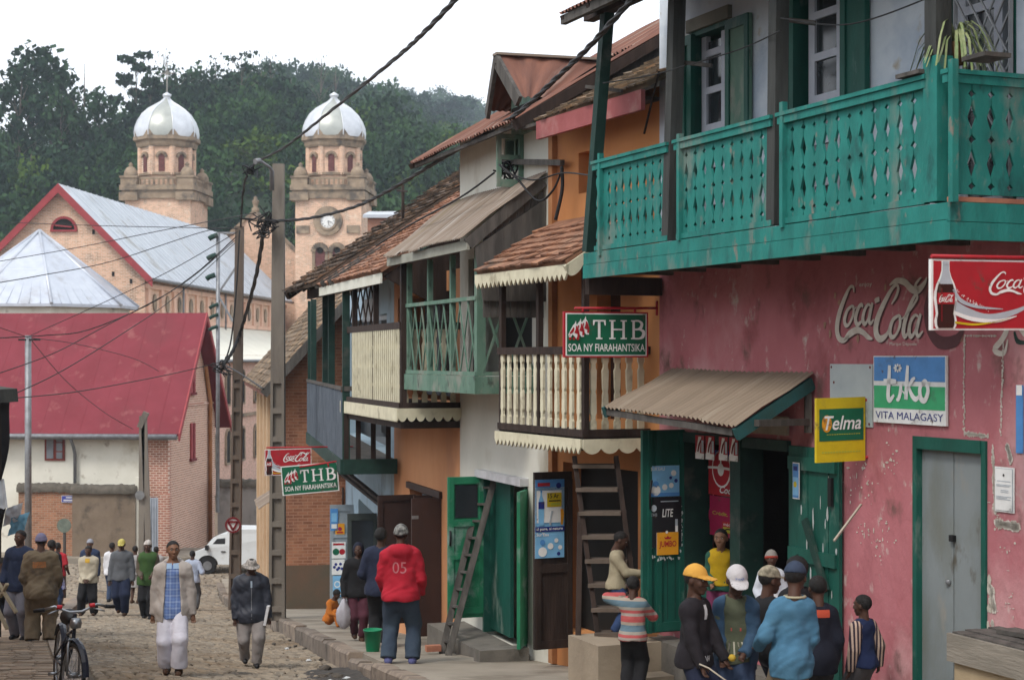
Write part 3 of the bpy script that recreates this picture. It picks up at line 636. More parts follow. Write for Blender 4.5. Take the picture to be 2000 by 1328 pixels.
def tower(px, cross, lab):
    front = P(px, 700, 125.4); tf = Fr((front.x, front.y), .07); h = 2.55; C = tf.q(0, h, 0)
    zz = lambda py: CZ+(HZ-py)/25.5
    v_ = MB(); tf.box(v_, -h, h, 0, 2*h, -6.2, zz(385)); tw = part(v_, 'tower', m_cbrick, church, lab)
    st_ = MB(); e = .12
    tf.box(st_, -h-.35, h+.35, -.35, 2*h+.35, zz(372), zz(362)); tf.box(st_, -h-.2, h+.2, -.2, 2*h+.2, zz(388), zz(372))
    for sx in (-1, 1):
        for sy in (0, 1):
            x, y = sx*(h-.35), sy*(2*h-.7)+.35
            tf.box(st_, x-.72, x+.72, y-.72, y+.72, zz(392), zz(376)); tf.box(st_, x-.62, x+.62, y-.62, y+.62, zz(364), zz(344))
            tf.box(st_, x-.7, x+.7, y-.7, y+.7, zz(348), zz(344))
            p = tf.q(x, y, 0); st_.lathe(p, [(.52,zz(344)),(.55,zz(340)),(.5,zz(334)),(.32,zz(327)),(.12,zz(324)),(.2,zz(321)),(.02,zz(316))], 12)
    for sx in (-1, 1): 
        for y0 in (-.04,): tf.box(st_, sx*1.95-.5, sx*1.95+.5, -.14, .1, zz(456), zz(441))
    # balustrade between the corner posts
    for y in (.05, 2*h-.2):
        tf.box(st_, -1.6, 1.6, y, y+.15, zz(350), zz(346))
        for k in range(9): tf.box(st_, -1.5+k*.37, -1.36+k*.37, y+.02, y+.13, zz(362), zz(350))
    for x in (-h, h-.15):
        tf.box(st_, x, x+.15, 1.0, 4.1, zz(350), zz(346))
        for k in range(9): tf.box(st_, x+.02, x+.13, 1.1+k*.35, 1.24+k*.35, zz(362), zz(350))
    st_.lathe(C, [(2.30,zz(284)),(2.38,zz(280)),(2.42,zz(274)),(2.62,zz(270)),(2.62,zz(263)),(2.4,zz(262))], 8, math.pi/8, False)
    for i in range(16):
        a = math.pi/8+i*math.pi/8; r = 2.5 if i % 2 == 0 else 2.38; p = C+V((r*math.cos(a), r*math.sin(a), zz(263))); sdv = V((-math.sin(a), math.cos(a), 0))*.42; dp = V((math.cos(a), math.sin(a), 0))*-.16
        st_.prism([p-sdv, p+sdv, p+sdv*.5+V((0,0,.3)), p+V((0,0,.52)), p-sdv*.5+V((0,0,.3))], dp)
    st_.lathe(C, [(2.28,zz(340)),(2.28,zz(336)),(2.15,zz(335))], 8, math.pi/8, False)
    part(st_, 'stonework', m_stone, tw)
    dr = MB(); dr.lathe(C, [(2.1,zz(366)),(2.1,zz(284))], 8, math.pi/8, False)
    for i in range(8):
        a = math.pi/8+i*math.pi/4; p = C+V((2.02*math.cos(a), 2.02*math.sin(a), 0)); dr.lathe(p, [(.26,zz(340)),(.26,zz(284))], 8)
    part(dr, 'drum', m_cbrick, tw)
    dm = MB(); prof = [(2.46,zz(264)),(2.5,zz(254)),(2.44,zz(243)),(2.25,zz(230)),(1.9,zz(216)),(1.45,zz(205)),(.95,zz(197)),(.55,zz(191)),(.32,zz(186)),(.2,zz(182))]
    for i in range(8):
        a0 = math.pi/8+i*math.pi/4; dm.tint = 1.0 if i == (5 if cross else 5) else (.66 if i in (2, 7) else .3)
        g_ = []
        for r, z in prof: g_.append([dm.vert(C+V((r*(1-.035*math.sin(math.pi*k/4)*0)*math.cos(a0+k*math.pi/16), r*math.sin(a0+k*math.pi/16), z))) for k in range(5)])
        dm.smooth = True
        for a, b in zip(g_, g_[1:]):
            for k in range(4): dm.face((a[k], a[k+1], b[k+1], b[k]))
        dm.tint = .3; dm.tube([C+V((r*1.01*math.cos(a0), r*1.01*math.sin(a0), z)) for r, z in prof], .05, 5, False)
    dm.lathe(C, [(.3,zz(184)),(.2,zz(182)),(.34,zz(179)),(.34,zz(175)),(.12,zz(172)),(.02,zz(170))], 10)
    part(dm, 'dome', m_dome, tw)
    for i in range(8):
        a = i*math.pi/4+math.pi/2; nrm = V((math.cos(a), math.sin(a), 0)); sdv = V((-nrm.y, nrm.x, 0)); p = C+nrm*1.95
        v_ = MB(); v_.prism([p+sdv*x+V((0,0,z)) for x, z in arch(0, zz(333), zz(306), .24)], nrm*.04); wn = part(v_, 'drum_window', m_louv, tw)
        v_ = MB(); pts = [(x, z) for x, z in arch(0, zz(309), zz(305), .36)][2:]
        for q0, q1 in zip(pts, pts[1:]): v_.bar(p+nrm*.06+sdv*q0[0]+V((0,0,q0[1])), p+nrm*.06+sdv*q1[0]+V((0,0,q1[1])), .18, .2)
        part(v_, 'arch_stone', m_stone, wn)
    if cross:
        v_ = MB(); v_.bar(C+V((0,0,zz(172))), C+V((0,0,zz(112))), .08); v_.bar(C+tf.x*-.5+V((0,0,zz(133))), C+tf.x*.5+V((0,0,zz(133))), .08); 
        for a in range(4): v_.bar(C+V((0,0,zz(133)))+V((.28*math.cos(a*1.571+.785)*.9,0,.28*math.sin(a*1.571+.785))), C+V((0,0,zz(133))), .06)
        part(v_, 'cross', M('aged_iron', (.30,.28,.25)), tw)
    else:
        zc, r = zz(432), .56; cp = tf.q(0.02, -.18, zc)
        def ring(mb, r0, r1, y0, y1, n=32):
            for i in range(n):
                a, b = 6.2832*i/n, 6.2832*(i+1)/n
                mb.hexa([tf.q(rr*math.cos(t), y, zc+rr*math.sin(t)) for y in (y0, y1) for rr, t in ((r0,a),(r1,a),(r1,b),(r0,b))])
        v_ = MB(); ring(v_, .58, 1.12, -.2, .05); ring(v_, .56, .72, -.27, -.2); part(v_, 'clock_surround', m_stone, tw)
        v_ = MB(); v_.mi = 0; v_.prism([tf.q(.58*math.cos(6.2832*i/32), -.15, zc+.58*math.sin(6.2832*i/32)) for i in range(32)], tf.y*.1); v_.mi = 1
        for i in range(12):
            a = i*math.pi/6; v_.bar(tf.q(.40*math.cos(a), -.17, zc+.40*math.sin(a)), tf.q(.52*math.cos(a), -.17, zc+.52*math.sin(a)), .05, .02)
        v_.bar(tf.q(0,-.18,zc), tf.q(.34,-.18,zc-.13), .06, .02); v_.bar(tf.q(0,-.19,zc), tf.q(.12,-.19,zc-.42), .045, .02)
        part(v_, 'clock_face', [flat('dial_white', (.8,.8,.78)), m_black], tw)
    for sx in (-.62, .72) if not cross else (-.5, .7):
        z0 = zz(560); z1 = zz(492)
        v_ = MB(); v_.prism([tf.q(sx+a, -.05, b) for a, b in arch(0, z0, z1, .36)], tf.y*.05); wn = part(v_, 'tower_window', m_louv, tw)
        v_ = MB(); v_.prism([tf.q(sx+.24*math.cos(6.283*i/14), -.09, z1+.1+.24*math.sin(6.283*i/14)) for i in range(14)], tf.y*.04); part(v_, 'oculus', m_dark, wn)
        v_ = MB(); pts = arch(0, z0, z1, .52)[2:]
        for q0, q1 in zip(pts, pts[1:]): v_.bar(tf.q(sx+q0[0], -.1, q0[1]), tf.q(sx+q1[0], -.1, q1[1]), .26, .36)
        v_.bar(tf.q(sx-.5,-.06,z0), tf.q(sx-.5,-.06,z1), .18, .2); v_.bar(tf.q(sx+.5,-.06,z0), tf.q(sx+.5,-.06,z1), .18, .2); part(v_, 'arch_stone', m_stone, wn)
tower(308, True, 'left tower topped by an iron cross'); tower(641, False, 'right tower with a white clock face')
ff = Fr((P(500,700,129).x-.3, 129), .07); v_ = MB(); v_.prism([ff.q(x, 0, z) for x, z in ((-5.2,-6),(5.2,-6),(5.2,8.2),(0.2,13.0),(-5.2,8.2))], ff.y*.7); fg = part(v_, 'front_gable', m_cbrick, church)
v_ = MB()
for sg in (-1, 1): v_.bar(ff.q(.2,.3,13.1), ff.q(sg*5.4,.3,8.1), .9, .22)
p = ff.q(.2,.3,13.1); v_.lathe(p, [(.3,0),(.3,.25),(.16,.3),(.22,.55),(.3,.8),(.14,.95),(.16,1.1),(.02,1.2)], 10); part(v_, 'coping', m_stone, fg)

# hall with the dark red roof
hall = thing('hall', 'brick and white plaster hall with a steep dark red metal roof', 'building', (-12.9, 61.5, -6))
hf = Fr((-12.9, 61.5), .08); HL = 17.0; ezh = -.75; rzh = 3.2; dp = 6.7
m_hbrick = brick('hall_brick', (.50,.27,.19), (.42,.21,.14), (.62,.47,.38), .23, .09, 'y', ms=.02); m_hbrickx = brick('hall_brick_front', (.46,.20,.14), (.37,.15,.10), (.60,.46,.38), .23, .09, 'x', ms=.016)
v_ = MB(); hf.box(v_, -1.05, 0, 0, .35, -6.3, ezh-.03); part(v_, 'front_brickwork', m_hbrickx, hall)
v_ = MB(); hf.prism(v_, [(-HL,-6.3),(-1.05,-6.3),(-1.05,ezh-.03),(-HL,ezh-.03)], .02, .4); part(v_, 'plaster_wall', m_limew, hall)
v_ = MB(); pts = [(0,.35,-6.3),(0,dp,-6.3),(0,dp,ezh-.03),(0,dp/2,rzh-.05),(0,.35,ezh+.38)]
v_.prism([hf.q(*p) for p in pts], hf.x*-.4); part(v_, 'gable_wall', m_hbrick, hall)
v_ = MB(); hf.box(v_, -HL, -.4, dp-.4, dp, -6.3, ezh-.03); hf.box(v_, -HL-.3, -HL, 0, dp, -6.3, ezh-.03); part(v_, 'back_wall', m_limew, hall)
v_ = MB(); sl_ = (rzh-ezh)/(dp/2)
for ya, yb in ((-.55, dp/2), (dp+.55, dp/2)):
    za = rzh-sl_*(dp/2+.55); v_.prism([hf.q(.55,ya,za), hf.q(.55,yb,rzh), hf.q(.55,yb,rzh+.1), hf.q(.55,ya,za+.1)], hf.x*-(HL+1))
    for k in range(0, 24):
        x = .5-k*.75; v_.bar(hf.q(x,ya,za+.098), hf.q(x,yb,rzh+.098), .03, .014)
part(v_, 'roof', M('dark_red_roof', (.20,.04,.052), (.17,.034,.043), .7, .85, .1, 5, spec=.12, stain=[((.165,.038,.046),.4,.45),((.24,.08,.08),1.7,.12)]), hall)
v_ = MB()
for ya, yb in ((-.55, dp/2), (dp+.55, dp/2)):
    za = rzh-sl_*(dp/2+.55); v_.prism([hf.q(.6,ya,za-.18), hf.q(.6,yb,rzh-.2), hf.q(.6,yb,rzh+.12), hf.q(.6,ya,za+.12)], hf.x*-.06)
part(v_, 'barge_board', m_redp, hall)
v_ = MB(); za = rzh-sl_*(dp/2+.55); v_.tube([hf.q(.5,-.62,za-.02), hf.q(-HL,-.62,za-.02)], .11, 8); part(v_, 'gutter', m_metal, hall)
v_ = MB(); v_.tube([hf.q(-3.55,-.6,za-.1), hf.q(-3.55,-.3,za-.4), hf.q(-3.55,-.12,za-.7), hf.q(-3.55,-.12,-6)], .07, 6); part(v_, 'downpipe', m_metal, hall)
v_ = MB(); v_.tube([hf.q(.1,4.9,rzh-2.0), hf.q(.1,5.6,ezh+.5), hf.q(.1,5.6,-6)], .09, 6); part(v_, 'downpipe', M('rusty_pipe', (.38,.17,.07)), hall)
for y in (1.0, 3.6, 5.8):
    pass
v_ = MB(); hf.box(v_, 0, .06, .35, dp, -.36, -.28); part(v_, 'string_course', m_hbrickx, hall)
for y, z0, z1 in ((3.25,.15,1.55), (3.25,-2.45,-1.05)):
    v_ = MB(); hf.box(v_, .0, .06, y-.32, y+.32, z0, z1); wn = part(v_, 'shutter_window', m_redp, hall)
    v_ = MB(); hf.box(v_, .0, .09, y-.02, y+.02, z0, z1); hf.box(v_, 0, .1, y-.4, y+.4, z0-.1, z0); part(v_, 'frame', M('shutter_dark', (.16,.02,.025)), wn)
v_ = MB(); x0, x1, z0, z1 = -4.75, -3.98, -2.35, -.98; hf.box(v_, x0, x1, -.05, .06, z0, z1); wn = part(v_, 'front_window', M('brown_red_frame', (.22,.05,.04)), hall)
v_ = MB(); hf.box(v_, x0+.08, x0+.34, -.07, -.04, z0+.08, z1-.08); hf.box(v_, x0+.46, x1-.08, -.07, -.04, z0+.08, z1-.08); part(v_, 'pane', M('pale_pane', (.25,.27,.30), rough=.2), wn)
for k in range(1, 4): z = z0+(z1-z0)*k/4; v_ = MB(); hf.box(v_, x0+.46, x1-.08, -.09, -.06, z-.02, z+.02); part(v_, 'glazing_bar', MT['brown_red_frame'], wn)
# yard walls on the far side of the junction
m_yb = brick('yard_brick', (.42,.20,.115), (.33,.14,.08), (.33,.23,.16), .22, .085, 'x', stain=(.2,.13,.09))
def yard_wall(x0, x1, top, Y, th, mat, name, label, cap=True, mb_=None):
    a, b = P(x0, top, Y), P(x1, top, Y); v_ = MB(); n = 8
    o = thing(name, label, 'wall', ((a.x+b.x)/2, Y, -6))
    v_.hexa([(a.x,Y,-6.4),(b.x,Y,-6.4),(b.x,Y+th,-6.4),(a.x,Y+th,-6.4),(a.x,Y,a.z),(b.x,Y,b.z),(b.x,Y+th,b.z),(a.x,Y+th,a.z)]); part(v_, 'wall_face', mat, o)
    if cap:
        v_ = MB(); v_.smooth = True; ids = []
        for i in range(n*3+1):
            X = a.x-.05+(b.x-a.x+.1)*i/(n*3); j = R.uniform(-.03, .03); ids.append([v_.vert((X, Y+yy, a.z-.06+zz+j)) for yy, zz in ((-.1,-.06),(-.11,.05),(-.04,.2),(th*.5,.27),(th+.04,.2),(th+.1,.05),(th+.1,-.06))])
        for p, q in zip(ids, ids[1:]):
            for k in range(6): v_.face((p[k], p[k+1], q[k+1], q[k]))
        v_.face(ids[0]); v_.face(ids[-1]); part(v_, 'coping', M('mossy_coping', (.12,.105,.085), (.07,.062,.05), 5, .95, .5, 12), o)
    return o
yard_wall(36, 150, 955, 60.9, .4, m_yb, 'yard_wall', 'low brick yard wall with a blue street plaque in front of the white plaster hall')
yard_wall(141, 264, 957, 60.6, .45, M('mud_render', (.215,.165,.12), (.165,.125,.09), 1.5, .95, .3, 10, stain=(.08,.065,.05), ssc=1.1, samt=.45), 'yard_wall', 'brown mud rendered yard wall with a mossy coping')
yard_wall(309, 331, 965, 60.7, .4, m_hbrickx, 'gate_pillar', 'brick gate pillar at the corner of the hall', False)
yard_wall(425, 520, 946, 66.5, .4, M('grey_render', (.30,.28,.26), (.24,.225,.21), 1, .9, .3, 8, stain=(.15,.14,.13), ssc=1, samt=.4), 'yard_wall', 'grey rendered wall standing behind the white van', True)
dv = MB(); a, b = P(290, 972, 60.75), P(309, 1090, 60.75); dv.hexa([(a.x,60.75,-6.1),(b.x,60.75,-6.1),(b.x,60.85,-6.1),(a.x,60.85,-6.1),(a.x,60.75,a.z),(b.x,60.75,a.z),(b.x,60.85,a.z),(a.x,60.85,a.z)])
for k in range(5): x = a.x+(b.x-a.x)*k/4; dv.bar((x,60.73,-6), (x,60.73,a.z), .03, .03)
solo(dv, 'yard_gate', M('pale_blue_gate', (.42,.46,.52), rough=.5), 'narrow pale blue gate beside the brick gate pillar', 'gate')
wp = MB(); a, b = P(264, 975, 60.7), P(276, 1090, 60.7); wp.hexa([(a.x,60.7,-6.1),(b.x,60.7,-6.1),(b.x,61,-6.1),(a.x,61,-6.1),(a.x,60.7,-2.9),(b.x,60.7,-2.9),(b.x,61,-2.9),(a.x,61,-2.9)])
solo(wp, 'gate_post', m_limew, 'white gate post at the end of the mud rendered wall', 'post')
a = P(120, 981, 60.85); pn = Panel(a, (1,0,0), (0,0,1), .56, .26); pn.mb.mi = 1; pn.mb.hexa([pn.q(0,0,0), pn.q(1,0,0), pn.q(1,0,-5), pn.q(0,0,-5), pn.q(0,1,0), pn.q(1,1,0), pn.q(1,1,-5), pn.q(0,1,-5)]); pn.rect(.03,.06,.97,.94,1,0)
pn.rect(.3,.62,.7,.8,2,1); pn.rect(.14,.2,.86,.42,2,1)
solo(pn.mb, 'street_plaque', [flat('plaque_blue', (.05,.06,.30)), flat('plaque_white', (.6,.6,.62))], 'small blue street name plaque fixed to the brick yard wall', 'sign', fix=False)

o = thing('distant_house', 'small distant house with a pale roof beside the right tower', 'house', P(738,470,75)); v_ = MB(); a, b = P(718,450,75), P(760,420,75); v_.box(((a.x+b.x)/2,76.5,a.z-1.5), b.x-a.x, 3, 4.2); part(v_, 'wall', M('distant_wall', (.33,.17,.12)), o)
v_ = MB(); v_.hexa([(a.x-.2,74.8,b.z-.15), (b.x+.2,74.8,b.z-.15), (b.x+.2,78.2,b.z+.3), (a.x-.2,78.2,b.z+.3), (a.x-.2,74.8,b.z), (b.x+.2,74.8,b.z), (b.x+.2,78.2,b.z+.45), (a.x-.2,78.2,b.z+.45)]); part(v_, 'roof', m_zinc, o)
# ---------------------------------------------------------------- the row of houses on the right
fP = Fac((8.8-.41*10.6, 10.6), (8.8-.41*17.6, 17.6)); fA = Fac((1.584,17.6), (.5,20.0)); fB = Fac((.5,20.0), (-.75,23.6)); fC = Fac((-.75,23.6), (-2.0,27.8)); fD = Fac((-2.0,27.8), (-3.86,38.0))
def base(F, u=None, v=0): p = F.pt(F.L/2 if u is None else u, v, 0); return (p.x, p.y, side_z(p.y))
def sub(F, u, length): a, b = F.pt(u, 0, 0), F.pt(u, length, 0); return Fac((a.x,a.y), (b.x,b.y))   # plane square to the facade, d running to the street
m_pink = M('pink_limewash', (.46,.165,.185), (.38,.12,.135), 1.3, .92, .8, 9, stain=[((.55,.31,.315),.6,.55),((.28,.085,.092),1.7,.3),((.52,.40,.37),6.5,.08),((.16,.085,.075),2.6,.14)], stretch=(1,1,.7))
m_blue = M('blue_white_limewash', (.62,.67,.72), (.54,.60,.67), 1.6, .9, .6, 9, stain=[((.38,.45,.55),.9,.5),((.42,.38,.32),3.5,.12)])
m_oran = M('orange_render', (.56,.25,.095), (.50,.21,.075), 1.3, .9, .25, 12, stain=(.42,.17,.075), ssc=.8, samt=.4, stretch=(1,1,.45))
m_oran2 = M('orange_render_pale', (.60,.29,.14), (.53,.24,.11), 1.3, .9, .2, 12, stain=(.45,.21,.11), ssc=.8, samt=.35, stretch=(1,1,.4))
m_white = M('white_render', (.68,.67,.60), (.60,.59,.52), 1.4, .9, .3, 12, stain=(.42,.38,.30), ssc=.8, samt=.35, stretch=(1,1,.5))
m_bluel = M('pale_blue_render', (.36,.47,.55), (.30,.41,.49), 1.5, .9, .2, 12, stain=(.2,.24,.27), ssc=1, samt=.4)
m_rust = M('rusty_iron', (.20,.085,.056), (.10,.045,.034), 2.5, .8, .2, 30, stain=(.36,.28,.23), ssc=1.1, samt=.36, stretch=(6,.35,1), coord='luv')
m_rust2 = M('weathered_iron', (.17,.125,.09), (.27,.22,.18), 2, .8, .2, 30, stain=[((.40,.38,.35),.9,.4),((.10,.075,.055),1.3,.25),((.22,.19,.06),.5,.1)], stretch=(5,.3,1), coord='luv')
m_awn = M('dusty_iron', (.245,.19,.14), (.19,.145,.105), 2.5, .8, .2, 30, stain=(.31,.26,.20), ssc=1, samt=.4, stretch=(2.4,.22,1), coord='luv')
m_tdark = M('dark_roof_tile', (.115,.088,.07), (.08,.062,.05), 6, .95, .3, 30, stain=(.17,.12,.085), ssc=1.4, samt=.4, tint=[(.45,.45,.45), (.8,.78,.75), (1,.95,.9), (1.4,1.2,1.0), (1.7,1.3,1.0)])
m_toran = M('clay_roof_tile', (.33,.175,.11), (.26,.13,.082), 6, .9, .3, 30, stain=[((.22,.14,.10),1.4,.4),((.10,.08,.065),2.5,.15)], tint=[(.55,.52,.5), (.85,.82,.8), (1,1,1), (1.2,1.15,1.05)])
m_tgrey = M('mossy_roof_tile', (.20,.15,.105), (.15,.115,.08), 6, .95, .3, 30, stain=(.25,.16,.10), ssc=1.2, samt=.45, tint=[(.5,.5,.5), (.85,.83,.8), (1,1,1), (1.5,1.35,1.1)])
def quadp(mb, F, x0, y0, x1, y1, v0, v1): F.bpx(mb, x0, x1, y0, y1, v0, v1)
def barpx(mb, F, v, p, q, w_, h=None): mb.bar(F.p(p[0], p[1], v), F.p(q[0], q[1], v), w_, h, F.n)
def leafdoor(parent, name, F, hinge_px, wid, z0, z1, mat, label=None, th=.045, v0=0):
    '''a door leaf standing open square to the facade'''
    u = F.u(hinge_px, v0); L = sub(F, u, wid); d = MB(); L.box(d, v0+.01, v0+wid, -th/2, th/2, z0, z1); o = part(d, name, mat, parent, label); return L, o
def rails(o, L, wid, zs, mat, v=.0225, name='rail', t=.02, h=.09, v0=0):
    for z in zs: d = MB(); L.box(d, v0+.03, v0+wid-.02, v, v+t, z-h/2, z+h/2); part(d, name, mat, o)
    for a in (v0+.012, v0+wid-.075): d = MB(); L.box(d, a, a+.065, v, v+t+.003, zs[0]-h/2, zs[-1]+h/2); part(d, 'stile', mat, o)
# ---- pink and blue shop house
shop = thing('shop_house', 'two storey shop house, pink below and pale blue above, with a teal fretwork balcony', 'building', base(fP))
uo0, uo1 = fP.u(1545), fP.u(1337); zo1 = fP.z(1440,852); zo0 = -1.32; ud0, ud1 = fP.u(1932), fP.u(1783)
zd1 = fP.z(1856, 856)
v_ = MB(); fP.wall(v_, -.6, fP.L, -2.4, 2.46, -.35, 0, [(uo0,uo1,zo0,zo1), (ud0+.07,ud1-.07,-2.0,zd1-.08)])
part(v_, 'lower_wall', m_pink, shop)
def winop(x0, x1, ytop): return (fP.u(x1), fP.u(x0), 2.6, fP.z((x0+x1)/2, ytop))
W1, W2, W3 = winop(1352,1422,52), winop(1553,1648,-75), winop(1842,1985,-120)
v_ = MB(); fP.wall(v_, -.6, fP.L, 2.46, 5.9, -.35, 0, [W1, W2, W3]); part(v_, 'upper_wall', m_blue, shop)
v_ = MB(); q = fP.pt
for u in (-.6, fP.L-.3): fP.box(v_, u+.002, u+.298, -6, -.36, -2.4, 5.9)
fP.box(v_, -.6, fP.L, -6.3, -6, -2.4, 5.9); part(v_, 'side_wall', m_blue, shop)
v_ = MB(); fP.box(v_, -.3, fP.L-.3, -6, -.36, 2.42, 2.55); part(v_, 'upper_floor', m_dkwood, shop)
# interior of the shop
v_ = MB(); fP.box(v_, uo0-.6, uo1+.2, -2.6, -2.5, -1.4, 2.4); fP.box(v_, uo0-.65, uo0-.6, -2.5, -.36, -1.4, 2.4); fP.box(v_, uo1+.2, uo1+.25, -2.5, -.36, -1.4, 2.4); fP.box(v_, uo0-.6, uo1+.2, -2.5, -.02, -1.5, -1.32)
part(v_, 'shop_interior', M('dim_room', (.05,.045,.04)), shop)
for z in (-.55, -.05, .4):
    v_ = MB(); fP.box(v_, uo0-.5, uo1, -2.45, -2.0, z, z+.035); part(v_, 'shelf', m_green, shop)
for i in range(22):
    v_ = MB(); u = uo0-.3+R.random()*(uo1-uo0+.2); z = R.choice((-.51,-.01,.44)); p = fP.pt(u, -2.1, z); v_.lathe(p, [(.06,0),(.06,.13),(.03,.17),(.03,.22),(.01,.22)], 8)
    solo(v_, 'stock_bottle', M('stock%d' % (i % 4), [(.25,.12,.06),(.06,.2,.1),(.3,.05,.05),(.3,.27,.12)][i % 4], rough=.4), 'bottle standing on a shelf inside the dim shop', 'bottle', 'bottles on the shop shelves')
# shop front frame, board with round adverts, counter
v_ = MB(); uc0, uc1 = fP.u(1456), fP.u(1436); fP.box(v_, uc0, uc1, -.2, .06, zo0, zo1); part(v_, 'door_post', m_dkgreen, shop)
v_ = MB(); fP.box(v_, uo1-.06, uo1, -.3, .03, zo0, zo1); part(v_, 'door_post', m_dkgreen, shop)
v_ = MB(); fP.box(v_, uo0, uo1, -.3, .045, zo1-.1, zo1+.002); part(v_, 'lintel', m_dkgreen, shop)
ub = fP.u(1374); v_ = MB(); fP.box(v_, uc1, ub, -.24, -.2, -.25, zo1-.1); part(v_, 'advert_board', m_green, shop)
v_ = MB(); fP.box(v_, uc1, uo1-.06, -.25, .0, zo0, -.72); part(v_, 'counter', m_green, shop)
v_ = MB(); fP.box(v_, uo0-.1, uo1+.25, .031, .3, -2.4, -1.42); part(v_, 'door_step', m_conc, shop)
v_ = MB(); fP.box(v_, -.6, fP.L, .002, .03, -2.4, -1.46); part(v_, 'plinth', M('dirty_plinth', (.28,.2,.15), (.2,.14,.11), 2, .95, .4, 10), shop)
# awning
aw = []
v_ = MB(); corr(v_, fP.p(1437,832,.9), fP.p(1176,795,.9), fP.p(1590,730,.015), fP.p(1311,720,.015), .085, .014, 6, .014, .03); awn = part(v_, 'awning', m_awn, shop)
for p0, p1 in (((1437,842,.88),(1586,742,.02)), ((1180,800,.88),(1313,730,.02))):
    v_ = MB(); v_.bar(fP.p(*p0)-V((0,0,.03)), fP.p(*p1)-V((0,0,.03)), .05, .11); part(v_, 'awning_rafter', M('blue_green_paint', (.02,.10,.105), (.03,.08,.075), 5), awn)
v_ = MB(); v_.bar(fP.p(1434,842,.84)-V((0,0,.01)), fP.p(1181,802,.84)-V((0,0,.01)), .05, .06); part(v_, 'awning_beam', m_grwood, awn)
for a, b in (((1578,762,.05),(1578,845,.05)), ((1578,824,.05),(1478,826,.7))):
    v_ = MB(); v_.bar(fP.p(*a), fP.p(*b), .06); part(v_, 'bracket', m_grwood, awn)
v_ = MB(); fP.bpx(v_, 1468, 1536, 812, 848, .06, .09); part(v_, 'fascia_panel', M('worn_board', (.30,.26,.2), (.2,.17,.13)), awn)
# green door leaves of the shop
LL, ll = leafdoor(shop, 'door_leaf', fP, 1337, .50, -1.33, .76, m_green)
rails(ll, LL, .36, (-1.27, -.45, .0, .7), m_green)
v_ = MB(); LL.box(v_, .405, .445, .0225, .05, -1.33, .76); part(v_, 'stile', m_green, ll)
for k in range(3): v_ = MB(); LL.box(v_, .12+.09*k, .125+.09*k, .0225, .026, -1.2, -.5); part(v_, 'board_groove', m_dkgreen, ll)
v_ = MB(); v_.tube([LL.pt(.43,.06,-.05), LL.pt(.44,.07,.1), LL.pt(.42,.07,.25)], .012, 6); part(v_, 'handle', m_black, ll)
ur0, ur1 = fP.u(1640,.06), fP.u(1541,.06)
v_ = MB(); n = 5
for k in range(n): a = ur0+(ur1-ur0)*k/n; fP.box(v_, a+.004, a+(ur1-ur0)/n-.004, .03, .065+.004*(k % 2), -1.34, .70)
rl = part(v_, 'door_leaf', m_green, shop, 'open plank leaf with a diagonal brace')
for z in (-1.15, -.28, .55): v_ = MB(); fP.box(v_, ur0+.03, ur1-.03, .065, .095, z-.06, z+.06); part(v_, 'rail', m_green, rl)
v_ = MB(); v_.bar(fP.pt(ur0+.12,.1,-.95), fP.pt(ur1-.18,.1,-.3), .08, .03, fP.n); part(v_, 'brace', m_dkgreen, rl)
v_ = MB(); v_.bar(fP.pt(ur0+.15,.1,-.55), fP.pt(ur0+.5,.1,.05), .08, .03, fP.n); part(v_, 'brace', m_dkgreen, rl)
v_ = MB(); fP.box(v_, ur0+.08, ur0+.13, .07, .1, .2, .45); part(v_, 'bolt', m_black, rl)
v_ = MB()
for k in range(26):
    u, z = R.uniform(ur0+.03, ur1-.03), R.uniform(-1.2,.5); a, b = R.uniform(.006,.02), R.uniform(.03,.12)
    v_.prism([fP.pt(u+a*math.cos(6.28*i/7)*R.uniform(.5,1), .071, z+b*math.sin(6.28*i/7)*R.uniform(.5,1)) for i in range(7)], fP.n*.002)
o = part(v_, 'worn_paint', M('worn_white', (.5,.54,.53)), rl); o['kind'] = 'stuff'
# grey double door with green frame
v_ = MB(); fP.box(v_, ud0+.02, ud0+.075, -.2, .02, -1.9, zd1); fP.box(v_, ud1-.075, ud1-.02, -.2, .02, -1.9, zd1); fP.box(v_, ud0+.075, ud1-.075, -.2, .03, zd1-.1, zd1); dfm = part(v_, 'door_frame', m_green, shop)
um = fP.u(1856)
m_gdoor = M('grey_blue_door', (.215,.24,.245), (.18,.205,.21), 2.5, .6, .25, 14, stain=[((.16,.17,.15),1.3,.4),((.26,.25,.22),4,.18),((.10,.09,.07),6,.04)], stretch=(1,1,.4))
for a, b in ((ud0+.078, um-.006), (um+.006, ud1-.078)):
    v_ = MB(); fP.box(v_, a, b, -.08, -.035, -1.9, zd1-.104); dl = part(v_, 'grey_door_leaf', m_gdoor, shop)
    if b > um+.1: v_ = MB(); v_.lathe(fP.pt(um+.06, -.03, .0)+V((0,0,-.28)), [(.02,-.02),(.03,0),(.02,.02)], 8); part(v_, 'handle', m_metal, dl)
    else: v_ = MB(); fP.box(v_, um-.03, um+.02, -.033, 0, .05, .1); part(v_, 'lock', m_black, dl)
